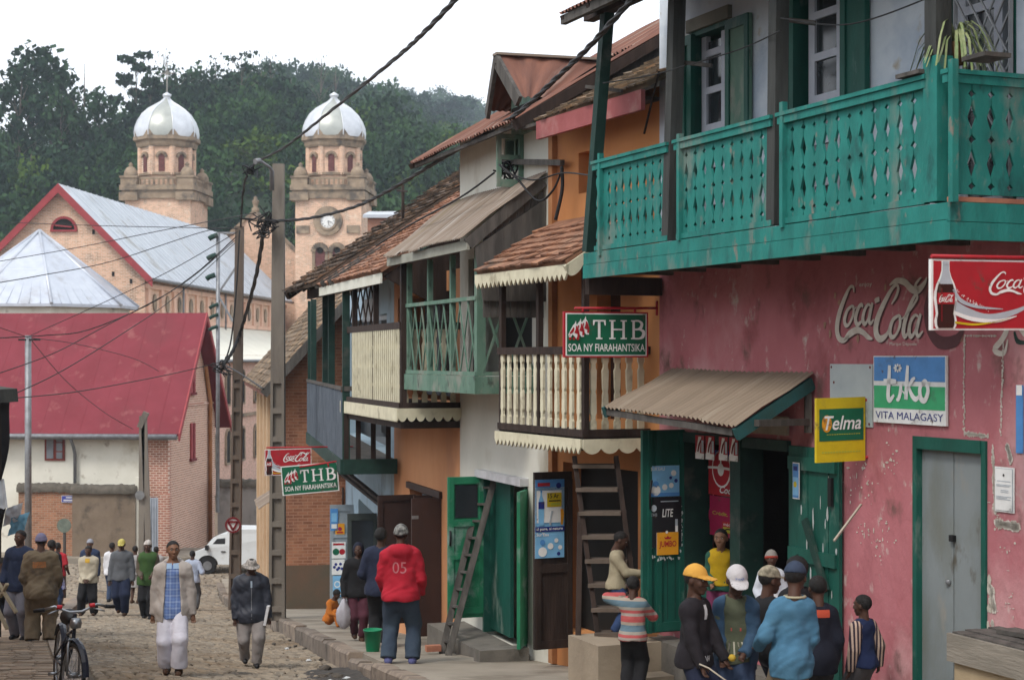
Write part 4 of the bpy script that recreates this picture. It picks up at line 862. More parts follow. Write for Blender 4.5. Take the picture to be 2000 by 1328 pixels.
# peeled patches and scraps
m_scrap = M('peeled_white', (.66,.62,.56), (.5,.45,.38), 8)
v_ = MB()
def blob(F, px, py, rx, ry, v=.004, n=9):
    u, z = F.hit(px, py); s = F.pt(u,0,0).y/FP
    pts = []
    for i in range(n): k = R.uniform(.45, 1.1); pts.append(F.pt(u+rx*s*k*math.cos(6.283*i/n)*1.5, v, z+ry*s*k*math.sin(6.283*i/n)))
    v_.prism(pts, F.n*.0015)
for k in range(110):
    cx, cy = R.choice(((1690,920),(1700,960),(1730,1030),(1668,940),(1720,1060),(1965,1080),(1975,1180),(1950,1000),(1690,1040),(1740,900)))
    blob(fP, R.gauss(cx,8), R.gauss(cy,17), R.uniform(.6,2.2)*R.choice((1,1,1,2.2)), R.uniform(.6,3)*R.choice((1,1,1,2.4)))
for x0, y0, x1, y1, rr in ((1884,658,1884,840,3),(1961,665,1955,850,3),(1884,846,1930,852,4),(1884,656,1948,656,2),(1940,870,1944,1000,5),(1968,870,1975,900,6),(1945,1020,1990,1030,8)):
    for k in range(46): t = (k+R.random())/46; blob(fP, x0+(x1-x0)*t+R.gauss(0,.8), y0+(y1-y0)*t, rr*R.uniform(.25,.8), rr*1.5*R.uniform(.4,1.2))
for k in range(16): blob(fP, R.gauss(1938,4), R.uniform(1120,1250), 5, 14)
o = part(v_, 'peeled_patch', m_scrap, shop); o['kind'] = 'stuff'
v_ = MB()
for px, py in ((1632,578),(1612,635),(1622,652),(1640,590),(1676,662),(1730,560),(1878,660),(1866,660)): blob(fP, px, py, 4, 9, .005, 12)
o = part(v_, 'painted_drop', M('drop_tan', (.40,.24,.17)), shop); o['kind'] = 'stuff'
# painted wordmark on the wall
a, b = fP.p(1633,668,.004), fP.p(1815,668,.004); pn = Panel(a, b-a, (0,0,1), (b-a).length, fP.z(1633,550)-fP.z(1633,668))
cola(pn, .012, -.02, .99, .97, 0, 1); cola(pn, 0, 0, .98, .99, 1, 0); pn.text('enjoy', .27, .87, .41, .96, 1, 0); pn.text('Marque Déposée', .60, -.07, .88, 0.0, 1, 0)
pn.mb.mi = 1; pn.stroke([(1.0,.75),(.97,.5),(1.0,.2),(1.1,-.0),(1.25,.02),(1.33,.2)], [.05,.1,.14,.2,.18,.04], 1, 1); pn.disc(1.06, .74, .055, 1, 0); pn.disc(1.06,.74,.042,2,1)
part(pn.mb, 'painted_lettering', [M('faded_white', (.66,.62,.55), (.54,.48,.42), 9), M('faded_dark', (.13,.055,.06))], shop, fix=False)
a, b = fP.p(1935,690,.004), fP.p(2010,690,.004); pn = Panel(a, b-a, (0,0,1), (b-a).length, .26)
pn.stroke([(.05,.9),(.3,.98),(.42,.7),(.3,.4),(.1,.1),(.35,.0),(.45,.4)], [.05,.12,.2,.2,.2,.14,.04], 0, 0); pn.stroke([(.55,.9),(.75,.8),(.9,.55),(1,.5)], [.1,.25,.2,.05], 0, 0); pn.stroke([(.62,.62),(.7,.35),(.9,.3)], [.08,.16,.1], 0, 1)
part(pn.mb, 'painted_lettering', [MT['faded_white'], m_dkgreen], shop, fix=False)
# balcony
BV = .93; u0, u1 = fP.u(1852, BV), fP.u(1140, BV)
bal = MB(); fP.box(bal, u0+.02, u1-.03, 0, BV-.03, 2.52, 2.58); balc = part(bal, 'balcony', m_grwood, shop)
v_ = MB(); fP.box(v_, u0, u1, BV-.03, BV+.01, 2.335, 2.475); part(v_, 'fascia_board', m_teal, balc)
v_ = MB(); fP.box(v_, u0, u1, BV-.03, BV+.003, 2.48, 2.60); part(v_, 'fascia_board', m_teal, balc)
v_ = MB(); fP.box(v_, u0-.035, u0, 0, BV+.012, 2.335, 2.46); fP.box(v_, u0-.03, u0, 0, BV+.005, 2.465, 2.6); part(v_, 'fascia_board', m_teal, balc)
for k in range(9):
    u = u0+.3+(u1-u0-.5)*k/8; v_ = MB(); fP.box(v_, u-.05, u+.05, 0, BV-.06, 2.38, 2.51); part(v_, 'joist', m_grwood, balc)
v_ = MB(); fP.box(v_, fP.L-.1, fP.L+.0, .02, BV-.05, 2.17, 2.36); part(v_, 'joist', m_dkwood, balc)
PROF = [(0,0),(.05,0),(.085,.17),(.12,0),(.18,0),(.30,.22),(.42,0),(.46,0),(.5,.18),(.54,0),(.59,0),(.72,.22),(.85,0),(.89,0),(.925,.17),(.96,0),(1,0)]
for x0, x1 in ((1160,1302), (1320,1505), (1523,1806)):
    a, b = fP.u(x1, BV), fP.u(x0, BV); ps = MB(); fret(ps, fP, a, b, 2.66, 3.44, BV-.02, .162, PROF); part(ps, 'railing_panel', m_teal, balc)
    v_ = MB(); fP.box(v_, a-.02, b+.02, BV-.05, BV+.015, 3.44, 3.50); fP.box(v_, a-.03, b+.03, BV-.065, BV+.03, 3.503, 3.535); part(v_, 'handrail', m_teal, balc)
    v_ = MB(); fP.box(v_, a, b, BV-.045, BV, 2.61, 2.66); part(v_, 'bottom_rail', m_teal, balc)
rP = sub(fP, u0, BV)
ps = MB(); fret(ps, rP, .06, BV-.04, 2.66, 3.44, 0.0, .165, PROF); part(ps, 'railing_panel', m_teal, balc)
v_ = MB(); rP.box(v_, .03, BV+.02, -.04, .02, 3.44, 3.50); rP.box(v_, .03, BV+.03, -.05, .035, 3.503, 3.535); part(v_, 'handrail', m_teal, balc)
v_ = MB(); rP.box(v_, .05, BV-.02, -.04, .012, 2.605, 2.64); part(v_, 'brick_course', M('loose_brick', (.40,.17,.10), (.30,.12,.08), 8), balc)
m_post = WOOD('old_post', (.055,.058,.055))
for (xa, ya, xb, yb, w_, mt) in ((1150,492,1193,-60,.11,m_dkgreen), (1309,470,1324,-60,.125,m_post), (1516,440,1522,-60,.125,m_post), (1832,395,1832,-60,.135,m_post)):
    v_ = MB(); v_.bar(fP.p(xa,ya,BV-.07), fP.p(xb,yb,BV-.07), w_, w_, fP.n); part(v_, 'balcony_post', mt, balc)
v_ = MB(); v_.bar(fP.p(1832,395,BV-.06), fP.p(1832,112,BV-.06), .16, .14, fP.n); part(v_, 'post_sleeve', m_teal, balc)
for x, y0, y1 in ((1173,300,500), (1328,262,470), (1530,200,445), (1862,116,395)):
    v_ = MB(); v_.bar(fP.p(x,y1,BV), fP.p(x,y0,BV), .05, .05, fP.n); part(v_, 'railing_post', m_teal, balc)
for x, y in ((1170,172), (1345,123), (1548,40)):
    v_ = MB(); v_.bar(fP.p(x-25,y-2,BV-.12), fP.p(x+45,y+6,BV-.35), .045, .035); part(v_, 'drying_rack_arm', m_grwood, balc)
for k, (x, y) in enumerate(((1770,148), (1900,138))):
    v_ = MB(); fP.box(v_, fP.u(x+38,BV), fP.u(x-8,BV), BV-.16, BV+.06, 3.545, 3.575); part(v_, 'rail_shelf', m_grwood, balc)
# windows above
m_bframe = M('lilac_white_frame', (.52,.54,.60), (.45,.47,.54), 5, .6, .1)
def french(W, xs, leaf_r, leaf_l, head):
    u0, u1, z0, z1 = W
    v_ = MB(); fP.box(v_, u0, u1, -.33, -.28, z0, z1); wn = part(v_, 'window', m_dark, shop)
    for a, b in ((u0, u0+.05), (u1-.05, u1)): v_ = MB(); fP.box(v_, a, b, -.28, .01, z0, z1); part(v_, 'reveal', m_green, wn)
    v_ = MB(); fP.box(v_, u0+.05, u1-.05, -.28, .01, z1-.05, z1); part(v_, 'reveal', m_green, wn)
    a, b = fP.u(xs[1], -.08), fP.u(xs[0], -.08)
    v_ = MB(); fP.wall(v_, a, b, z0, z1-.06, -.12, -.07, [(a+.10, b-.10, z0+.15+j*.38, z0+.15+j*.38+.31) for j in range(7)]); part(v_, 'frame', m_bframe, wn)
    v_ = MB(); fP.box(v_, a+.08, b-.08, -.105, -.095, z0+.1, z1-.12); part(v_, 'pane', m_glass, wn)
    for lf in (leaf_r, leaf_l):
        if not lf: continue
        c, d = fP.u(lf[1], .05), fP.u(lf[0], .05); v_ = MB(); fP.box(v_, c, d, .015, .05, z0, z1-.03); sh = part(v_, 'shutter', m_sage if lf is leaf_r and head else m_green, wn)
        v_ = MB(); fP.wall(v_, c, d, z0, z1-.03, .05, .068, [(c+.07, d-.07, z0+.1, z0+.85), (c+.07, d-.07, z0+.95, z1-.13)]); part(v_, 'shutter_frame', m_green, sh)
        v_ = MB(); v_.bar(fP.pt((c+d)/2-.06,.09,3.75), fP.pt((c+d)/2+.08,.09,3.7), .06, .04); part(v_, 'shutter_latch', m_green, sh)
    if head: v_ = MB(); fP.box(v_, u0-.08, u1+.05, 0, .05, z1, z1+.13); part(v_, 'lintel', M('old_lintel', (.22,.21,.17), (.15,.14,.11)), wn)
french(W1, (1372,1420), (1419,1463), (1333,1352), True); french(W2, (1581,1648), (1644,1692), (1535,1552), False); french(W3, (1872,1960), None, None, False)
v_ = MB(); ua, ub_ = fP.u(1976,.02), fP.u(1868,.02)
for sg in (1, -1):
    for k in range(-4, 9):
        x = ua+(ub_-ua)*k/5; p, q_ = (x, 3.0), (x+sg*1.1, 4.6)
        cl = lambda t: (p[0]+(q_[0]-p[0])*t, p[1]+(q_[1]-p[1])*t); ts = [t/40 for t in range(41) if ua <= cl(t/40)[0] <= ub_]
        if len(ts) > 2: v_.bar(fP.pt(cl(ts[0])[0],.03+.012*sg,cl(ts[0])[1]), fP.pt(cl(ts[-1])[0],.03+.012*sg,cl(ts[-1])[1]), .014)
for u in (ua, ub_): v_.bar(fP.pt(u,.03,2.7), fP.pt(u,.03,4.9), .03)
part(v_, 'window_grille', M('grille_grey', (.35,.36,.38), rough=.5), shop)
# roof with a deep eave
v_ = MB(); a, b = fP.p(1088,30,1.35), fP.pt(-.8,1.35,0); b.z = a.z; up = 1.9; hz3 = a.z+up
corr(v_, b, a, V((*(fP.pt(-.8,-3.1,0))[:2], hz3)), V((*(fP.pt(fP.u(1088,1.35),-3.1,0))[:2], hz3)), .09, .016, 6); part(v_, 'roof', m_rust, shop)
ue = fP.u(1095,1.3); ez4 = a.z
v_ = MB(); fP.box(v_, -.8, ue, 1.24, 1.3, ez4-.09, ez4-.0); part(v_, 'eave_board', m_grwood, shop)
for k in range(12):
    u = ue-.05-k*.62; v_ = MB(); v_.bar(fP.pt(u,1.3,ez4-.05), fP.pt(u,-.3,ez4+.62), .07, .09); part(v_, 'rafter', m_dkwood, shop)
v_ = MB(); fP.box(v_, -.6, fP.u(1150,.86), .8, .92, ez4+.02, ez4+.14); part(v_, 'wall_plate', m_dkwood, shop)
v_ = MB(); v_.prism([fP.pt(fP.L+.02,-.35,5.85), fP.pt(fP.L+.02,-6.2,5.85), fP.pt(fP.L+.02,-3.1,hz3-.05)], fP.d*.04); part(v_, 'gable', m_blue, shop)
v_ = MB(); corr(v_, V((*(fP.pt(-.8,-7.2,0))[:2], ez4)), V((*(fP.pt(ue,-7.2,0))[:2], ez4)), V((*(fP.pt(-.8,-3.1,0))[:2], hz3)), V((*(fP.pt(ue,-3.1,0))[:2], hz3)), .09, .016, 3); part(v_, 'roof', m_rust, shop)
v_ = MB(); v_.tube([fP.p(1258,262,.35), fP.p(1287,140,.3)], .012, 6); part(v_, 'drying_pole', m_dkwood, shop)

# ---- orange house with the cream baluster balcony
hA = thing('row_house', 'orange row house with a cream baluster balcony under a clay tile awning', 'building', base(fA))
uA0, uA1, zA1 = fA.u(1246), fA.u(1100), fA.z(1180, 912)
nich = (fA.u(1160), fA.u(1130), fA.z(1145,376), fA.z(1145,296))
up_op = (fA.u(1212), fA.u(1166), fA.z(1190,820), fA.z(1190,545))
v_ = MB(); fA.wall(v_, 0, fA.L, -3, 4.42, -.3, 0, [(uA0,uA1,-1.75,zA1), nich, up_op]); part(v_, 'wall', m_oran, hA)
v_ = MB(); fA.box(v_, 0, .25, -6, -.3, -3, 4.4); fA.box(v_, fA.L-.25, fA.L, -6, -.3, -3, 4.4); fA.box(v_, .25, fA.L-.25, -6, -5.8, -3, 4.4); fA.box(v_, .25, fA.L-.25, -5.8, -.3, .6, .75); part(v_, 'side_wall', m_oran, hA)
v_ = MB(); fA.box(v_, nich[0]-.02, nich[1]+.02, -.29, -.27, nich[2], nich[3]); part(v_, 'niche_back', M('niche_orange', (.42,.17,.07)), hA)
v_ = MB(); fA.box(v_, up_op[0], up_op[1], -.22, -.18, up_op[2], up_op[3]); part(v_, 'upper_door', M('brown_door', (.075,.035,.022)), hA)
v_ = MB(); fA.box(v_, uA0+.001, uA1-.001, -.28, -.24, -1.75, zA1-.001); part(v_, 'shade_back', m_dark, hA)  # black sheet close behind the doorway, painted in place of its shade
v_ = MB(); fA.box(v_, fA.L-.12, fA.L-.01, 0.0, .07, -2.2, 4.2); part(v_, 'corner_post', M('ochre_post', (.42,.19,.08)), hA)
e0, e1 = fA.p(1262,172,.45), fA.p(1046,226,.45); ez = (e0.z+e1.z)/2; e0.z = ez+.02; e1.z = ez-.02
r0, r1 = fA.pt(fA.u(1262,.45),-3.2,ez+1.85), fA.pt(fA.u(1046,.45),-3.2,ez+1.85)
v_ = MB(); tiles(v_, e0, e1, r0, r1, .16, .15, .03); part(v_, 'roof', m_tgrey, hA, fix=False)
v_ = MB(); tiles(v_, fA.pt(-.1,-6.6,ez), fA.pt(fA.L,-6.6,ez), r0, r1, .3, .3, .02); part(v_, 'roof', m_tgrey, hA, fix=False)
v_ = MB(); fA.box(v_, fA.u(1252,.46), fA.u(1047,.46), .41, .46, ez-.25, ez-.04); part(v_, 'red_fascia', M('faded_red', (.34,.10,.10), (.28,.075,.075), 3, .8, .2, 14, stain=(.4,.2,.18), ssc=2), hA)
v_ = MB(); fA.box(v_, 0, fA.L, .0, .42, ez-.07, ez-.03); part(v_, 'soffit', m_grwood, hA)
# tile awning
t0, t1 = fA.p(1104,516,1.02), fA.p(930,524,1.02); tz = (t0.z+t1.z)/2; t0.z = t1.z = tz; ua, ub_ = fA.u(1104,1.02), fA.u(930,1.02)
v_ = MB(); tiles(v_, t0, t1, fA.pt(ua,.02,tz+.62), fA.pt(ub_,.02,tz+.62), .15, .15, .012, .025, .035); ta = part(v_, 'tile_awning', m_toran, hA, fix=False)
v_ = MB(); trim(v_, fA.pt(ua-.04,1.0,tz-.04), fA.pt(ub_+.03,1.0,tz-.04), .1, .12, .07, fA.n*.025); part(v_, 'valance', m_cream, ta)
v_ = MB(); a, b = fA.pt(ua-.04,1.0,tz-.03), fA.pt(ua-.04,.3,tz+.42); trim(v_, a, b, .12, .2, .05, fA.d*.025, 'sc'); part(v_, 'valance', m_cream, ta)
# balcony of A
aV = .8; a0, a1 = fA.u(1140,aV), fA.u(975,aV); zf0, zf1, zr = .60, .72, 1.585
v_ = MB(); fA.box(v_, a0, a1, 0, aV-.02, zf0, zf0+.08); bA = part(v_, 'balcony', m_dkwood, hA)
v_ = MB(); trim(v_, fA.pt(a0-.02,aV+.03,zf0+.04), fA.pt(a1+.02,aV+.03,zf0+.04), .09, .11, .07, fA.n*.022); part(v_, 'valance', m_cream, bA)
v_ = MB(); trim(v_, fA.pt(a0-.05,aV+.04,zf0+.04), fA.pt(a0-.05,-.02,zf0+.04), .1, .2, .06, fA.d*-.02, 'sc'); part(v_, 'valance', m_cream, bA)
v_ = MB(); fA.box(v_, a0-.02, a1, aV-.04, aV+.025, zf0+.06, zf1+.02); part(v_, 'floor_beam', m_dkwood, bA)
v_ = MB(); fA.box(v_, a0-.025, a0+.045, 0, aV-.04, zf0+.06, zf1+.02); part(v_, 'floor_beam', m_dkwood, bA)
v_ = MB(); fA.box(v_, a0-.02, a1, aV-.04, aV+.03, zr-.04, zr+.045); part(v_, 'handrail', m_dkwood, bA)
v_ = MB(); fA.box(v_, a0-.025, a0+.045, 0, aV-.04, zr-.04, zr+.045); part(v_, 'handrail', m_dkwood, bA)
def slat(F, u, v, z0, z1, w_, th, mat, parent):
    d = MB(); H = z1-z0; pr = [(0,.5),(.1,.5),(.13,.32),(.18,.32),(.22,.5),(.46,.42),(.5,.3),(.54,.42),(.78,.5),(.82,.32),(.87,.32),(.9,.5),(1,.5)]
    for (t0, k0), (t1, k1) in zip(pr, pr[1:]):
        d.hexa([F.pt(u-k0*w_,v,z0+H*t0), F.pt(u+k0*w_,v,z0+H*t0), F.pt(u+k0*w_,v-th,z0+H*t0), F.pt(u-k0*w_,v-th,z0+H*t0), F.pt(u-k1*w_,v,z0+H*t1), F.pt(u+k1*w_,v,z0+H*t1), F.pt(u+k1*w_,v-th,z0+H*t1), F.pt(u-k1*w_,v-th,z0+H*t1)])
    part(d, 'baluster', mat, parent)
for k in range(12): slat(fA, a0+.11+(a1-a0-.16)*k/11.3, aV+.012, zf1+.02, zr-.04, .075, .03, m_cream, bA)
rA = sub(fA, a0, aV)
for k in range(5): slat(rA, .1+.145*k, .0, zf1+.02, zr-.04, .075, .03, m_cream, bA)
for u in (a0+.02, (a0+a1)/2+.05, a1-.03): v_ = MB(); fA.box(v_, u-.035, u+.035, aV-.06, aV, zf0, tz+.02); part(v_, 'balcony_post', m_dkwood, bA)
for k in range(5): v_ = MB(); u = a0+.2+k*.45; fA.box(v_, u-.04, u+.04, 0, aV-.05, zf0-.09, zf0-.005); part(v_, 'joist', m_dkwood, bA)
# dark open door leaf
LA, la = leafdoor(hA, 'door_leaf', fA, 1117, .50, fA.z(1117,1262), fA.z(1117,920), m_dkwood); rails(la, LA, .5, (-1.88, -.98, .02), m_dkwood, h=.1)
# ---- white house with the sage balcony
hB = thing('row_house', 'white row house with a sage green lattice balcony, rusty upper roof and dormer', 'building', base(fB))
opB = (fB.u(1030), fB.u(945), -2.3, fB.z(988,940)); wB = (fB.u(1022), fB.u(984), fB.z(1003,335), fB.z(1003,262)); lg = (.75, fB.L-.4, 1.3, 2.9)
v_ = MB(); fB.wall(v_, 0, fB.L, -3.4, 4.62, -.3, 0, [opB, wB, lg]); part(v_, 'wall', m_white, hB)
v_ = MB(); fB.box(v_, 0, .25, -6.5, -.3, -3.4, 4.3); fB.box(v_, fB.L-.25, fB.L, -6.5, -.3, -3.4, 4.3); fB.box(v_, .25, fB.L-.25, -6.5, -6.3, -3.4, 4.3); fB.box(v_, .25, fB.L-.25, -6.3, -.3, 1.1, 1.25); part(v_, 'side_wall', m_white, hB)
v_ = MB(); fB.box(v_, opB[0], opB[1], -1.4, -1.3, -2.4, opB[3]); fB.box(v_, .26, fB.L-.26, -.62, -.56, 1.26, 2.95); part(v_, 'shade_back', m_dark, hB)  # black sheets stand in for the shade of doorway and loggia
for x0, x1 in ((852,868), (893,905), (916,922)): 
    v_ = MB(); fB.box(v_, fB.u(x1), fB.u(x0), -.12, -.06, 1.3, 2.9); part(v_, 'loggia_plank', m_dkwood, hB)
v_ = MB(); fB.box(v_, wB[0]-.0, wB[1], -.2, -.16, wB[2], wB[3]); w3 = part(v_, 'window', m_dark, hB)
v_ = MB(); fB.wall(v_, wB[0], wB[1], wB[2], wB[3], -.16, -.02, [(wB[0]+.05,(wB[0]+wB[1])/2-.03,wB[2]+.05,wB[3]-.05), ((wB[0]+wB[1])/2+.03,wB[1]-.05,wB[2]+.05,wB[3]-.05)]); part(v_, 'frame', m_sage, w3)
cs = sub(fB, wB[0], .4); v_ = MB(); cs.wall(v_, .0, .36, wB[2]-.25, wB[3]-.06, -.02, .02, [(.06,.3,wB[2]-.15,wB[2]+.1),(.06,.3,wB[2]+.16,wB[3]-.12)]); part(v_, 'casement', m_sage, w3)
# lower roof
bv = 1.08; c0, c1 = fB.p(905,468,bv), fB.p(746,497,bv); zc = (c0.z+c1.z)/2; c0.z, c1.z = zc+.01, zc-.01; ua, ub_ = fB.u(905,bv), fB.u(746,bv)
v_ = MB(); corr(v_, c0, c1, fB.pt(ua-.05,.012,zc+.82), fB.pt(ub_,.012,zc+.82), .085, .014, 6, .02, .04); part(v_, 'lower_roof', m_rust2, hB)
v_ = MB(); fB.box(v_, ua, ub_-.1, bv-.08, bv-.045, zc-.15, zc-.03); part(v_, 'eave_board', M('pale_old_board', (.33,.33,.28), (.24,.24,.2), 4, .85, .3, 14), hB)
v_ = MB(); v_.bar(fB.pt(ua+.02,bv-.06,zc-.08), fB.pt(ua+.02,.05,zc+.72), .05, .14); part(v_, 'verge_board', m_grwood, hB)
v_ = MB(); v_.prism([fB.pt(ua+.01,.01,zc+.5), fB.pt(ua+.01,bv-.15,zc-.12), fB.pt(ua+.01,.9,.0)*0+fB.pt(ua+.01,.82,2.2), fB.pt(ua+.01,.01,2.2)], fB.d*.03); 
k0 = ua+.05
for k in range(9):
    a = .02+.088*k; v_.hexa([fB.pt(k0,a+.004,2.0), fB.pt(k0+.02,a+.004,2.0), fB.pt(k0+.02,a+.084,2.0), fB.pt(k0,a+.084,2.0), fB.pt(k0,a+.004,zc+.62-.7*a), fB.pt(k0+.02,a+.004,zc+.62-.7*a), fB.pt(k0+.02,a+.084,zc+.56-.7*a), fB.pt(k0,a+.084,zc+.56-.7*a)])
part(v_, 'plank_side', m_grwood, hB)
# balcony of B
b0, b1 = fB.u(930,.8), fB.u(793,.8); Z0, Z1, ZR = 1.06, 1.28, 2.25
v_ = MB(); fB.box(v_, b0+.02, b1, 0, .78, Z1-.1, Z1-.03); bB = part(v_, 'balcony', m_grwood, hB)
v_ = MB(); fB.box(v_, b0, b1+.05, .78, .83, Z0, Z1); part(v_, 'floor_beam', m_sage, bB)
v_ = MB(); fB.box(v_, b0-.04, b0, 0, .83, Z0, Z1-.003); part(v_, 'floor_beam', m_sage, bB)
for z, h in ((ZR,.05), (Z1+.03,.05)):
    v_ = MB(); fB.box(v_, b0, b1, .75, .81, z-h/2, z+h/2); part(v_, 'rail', m_sage, bB)
    v_ = MB(); fB.box(v_, b0-.02, b0+.03, .0, .75, z-h/2, z+h/2); part(v_, 'rail', m_sage, bB)
us = [b0+.04, b0+.04+(b1-b0-.08)*.34, b0+.04+(b1-b0-.08)*.67, b1-.04]
for i, u in enumerate(us):
    v_ = MB(); s = .055 if i in (0,) else .032; fB.box(v_, u-s, u+s, .79-2*s, .795, Z1, zc-.12); part(v_, 'balcony_post', m_sage, bB)
for a, b in zip(us, us[1:]):
    n = 3
    for k in range(n):
        p, q_ = a+(b-a)*k/n, a+(b-a)*(k+1)/n
        for sg in (0, 1):
            v_ = MB(); v_.bar(fB.pt(p if sg else q_, .765+.018*sg, Z1+.05), fB.pt(q_ if sg else p, .765+.018*sg, ZR-.02), .022, .016, fB.n); part(v_, 'lattice_bar', m_sage, bB)
rB = sub(fB, b0, .8)
for p, q_ in ((.05,.4), (.4,.72)):
    for sg in (0, 1): v_ = MB(); v_.bar(rB.pt(p if sg else q_,.01+.016*sg,Z1+.05), rB.pt(q_ if sg else p,.01+.016*sg,ZR-.02), .03, .016, rB.n); part(v_, 'lattice_bar', m_sage, bB)
# upper roof and dormer
uv0, uv1 = -.12, fB.L+.75; ev = .55; ze = 4.37; sl6 = .6; back = 3.7
du, dw = fB.u(958,.5)+.05, .5; zroof = lambda v: ze+sl6*(ev-v)
for a, b, va, vb in ((uv0,du-dw+.02,ev,ev-back), (du+dw-.02,uv1,ev,ev-back), (du-dw+.02,du+dw-.02,ev,.14), (du-dw+.02,du+dw-.02,-1.35,ev-back)):
    v_ = MB(); corr(v_, fB.pt(a,va,zroof(va)), fB.pt(b,va,zroof(va)), fB.pt(a,vb,zroof(vb)), fB.pt(b,vb,zroof(vb)), .105, .020, 8, .014, .03); part(v_, 'upper_roof', m_rust, hB)
v_ = MB(); corr(v_, fB.pt(uv0,ev-2*back,ze), fB.pt(uv1,ev-2*back,ze), fB.pt(uv0,ev-back,ze+sl6*back), fB.pt(uv1,ev-back,ze+sl6*back), .09, .016, 3, .012, .02); part(v_, 'upper_roof', m_rust, hB)
v_ = MB(); v_.bar(fB.pt(uv0,ev,ze-.08), fB.pt(uv0,ev-back,ze+sl6*back-.08), .06, .13); part(v_, 'verge_board', m_dkwood, hB)
v_ = MB(); v_.bar(fB.pt(uv1-.04,ev,ze-.06), fB.pt(uv1-.04,ev-back,ze+sl6*back-.06), .05, .08); part(v_, 'verge_board', m_dkwood, hB)
v_ = MB(); fB.box(v_, uv0+.05, uv1-.08, ev-.10, ev-.06, ze-.07, ze-.02); part(v_, 'eave_board', m_grwood, hB)
for u in (0, fB.L-.2): v_ = MB(); v_.prism([fB.pt(u,-.02,4.3), fB.pt(u,-6.4,4.3), fB.pt(u,ev-back,ze+sl6*back-.08), fB.pt(u,-.02,ze+sl6*(ev)-.05)], fB.d*.2); part(v_, 'gable', m_grwood, hB)
dv0 = .06; dzr = fB.z(960,100,dv0+.5); dze = dzr-.50
dm = MB(); dm.prism([fB.pt(du-dw+.08,dv0,zroof(dv0)-.3), fB.pt(du+dw-.08,dv0,zroof(dv0)-.3), fB.pt(du+dw-.08,dv0,dze), fB.pt(du,dv0,dzr-.1), fB.pt(du-dw+.08,dv0,dze)], fB.n*-.05)
drm = part(dm, 'dormer', M('aqua_boards', (.20,.34,.28), (.15,.19,.16), 4, .8, .3, 14, stretch=(3,3,.3)), hB)
v_ = MB(); fB.box(v_, du-dw+.15, du+dw-.15, dv0, dv0+.02, zroof(dv0)-.12, zroof(dv0)+.06); part(v_, 'dormer_opening', m_dark, drm)
vb = ev-(dze-ze)/sl6
for sg in (-1, 1):
    v_ = MB(); v_.prism([fB.pt(du+sg*(dw-.1),dv0-.05,zroof(dv0)-.12), fB.pt(du+sg*(dw-.1),dv0-.05,dze), fB.pt(du+sg*(dw-.1),vb,dze)], fB.d*(sg*.03)); part(v_, 'cheek', m_grwood, drm)
    vr = ev-(dzr-ze)/sl6; xe = du+sg*(dw+.12); zev = dze-.12
    v_ = MB(); corr(v_, fB.pt(xe,dv0+.24,zev), fB.pt(xe,ev-(zev-ze)/sl6,zev), fB.pt(du,dv0+.34,dzr), fB.pt(du,vr,dzr+.02), .08, .013, 5, .008, .02); part(v_, 'dormer_roof', m_rust, drm)
    v_ = MB(); v_.bar(fB.pt(xe,dv0+.26,zev-.05), fB.pt(du,dv0+.35,dzr-.05), .05, .15); part(v_, 'barge_board', m_grwood, drm)
v_ = MB(); v_.bar(fB.pt(du,dv0+.37,dzr+.015), fB.pt(du,ev-(dzr-ze)/sl6,dzr+.03), .16, .03); part(v_, 'ridge_cap', m_rust2, drm)
# cable bracket on the white wall
v_ = MB(); v_.bar(fB.p(978,316,.12), fA.p(1098,318,.12), .06, .07); part(v_, 'cable_bracket', m_grwood, hB)
# doors of B
LB, lb = leafdoor(hB, 'door_leaf', fB, 945, .52, -2.05, fB.z(945,930), M('bright_green_paint', (.02,.20,.10), (.014,.15,.075), 4, .6, .2, 18, stain=(.2,.3,.26), ssc=3, samt=.3)); 
rails(lb, LB, .52, (-1.95, -1.2, -.75, -.17), MT['bright_green_paint'])
v_ = MB(); LB.box(v_, .1, .42, .0235, .03, -.68, -.23); part(v_, 'dark_pane', m_glass, lb)
v_ = MB(); v_.tube([LB.pt(.5,.05,-.85), LB.pt(.5,.07,-.95), LB.pt(.5,.05,-1.05)], .015, 6); part(v_, 'handle', m_black, lb)
hp = fB.pt(fB.u(1029), 0, 0); LB2 = Fac((hp.x,hp.y), (hp.x-.10,hp.y-.45)); v_ = MB(); LB2.box(v_, .02, .5, -.022, .022, -2.12, fB.z(1028,955)); lb2 = part(v_, 'door_leaf', MT['bright_green_paint'], hB)
for a, b in ((opB[0], opB[0]+.07), (opB[1]-.07, opB[1])): v_ = MB(); fB.box(v_, a, b, -.3, .02, -2.25, opB[3]); part(v_, 'door_frame', m_green, hB)
v_ = MB(); fB.box(v_, (opB[0]+opB[1])/2-.02, opB[1]-.07, -.12, -.07, -2.2, opB[3]); part(v_, 'inner_door', m_green, hB)
v_ = MB(); fB.box(v_, opB[0]-.05, opB[1]+.05, -.02, .12, opB[3], opB[3]+.1); part(v_, 'lintel', M('white_cloth', (.6,.6,.62)), hB)
v_ = MB(); fB.box(v_, opB[0]-.1, opB[1]+.9, .0, .55, -3, -2.25); part(v_, 'door_step', m_conc, hB)
v_ = MB(); fB.box(v_, opB[0]-.35, opB[0]-.1, .1, .75, -3, -2.12); part(v_, 'door_step', m_conc, hB)
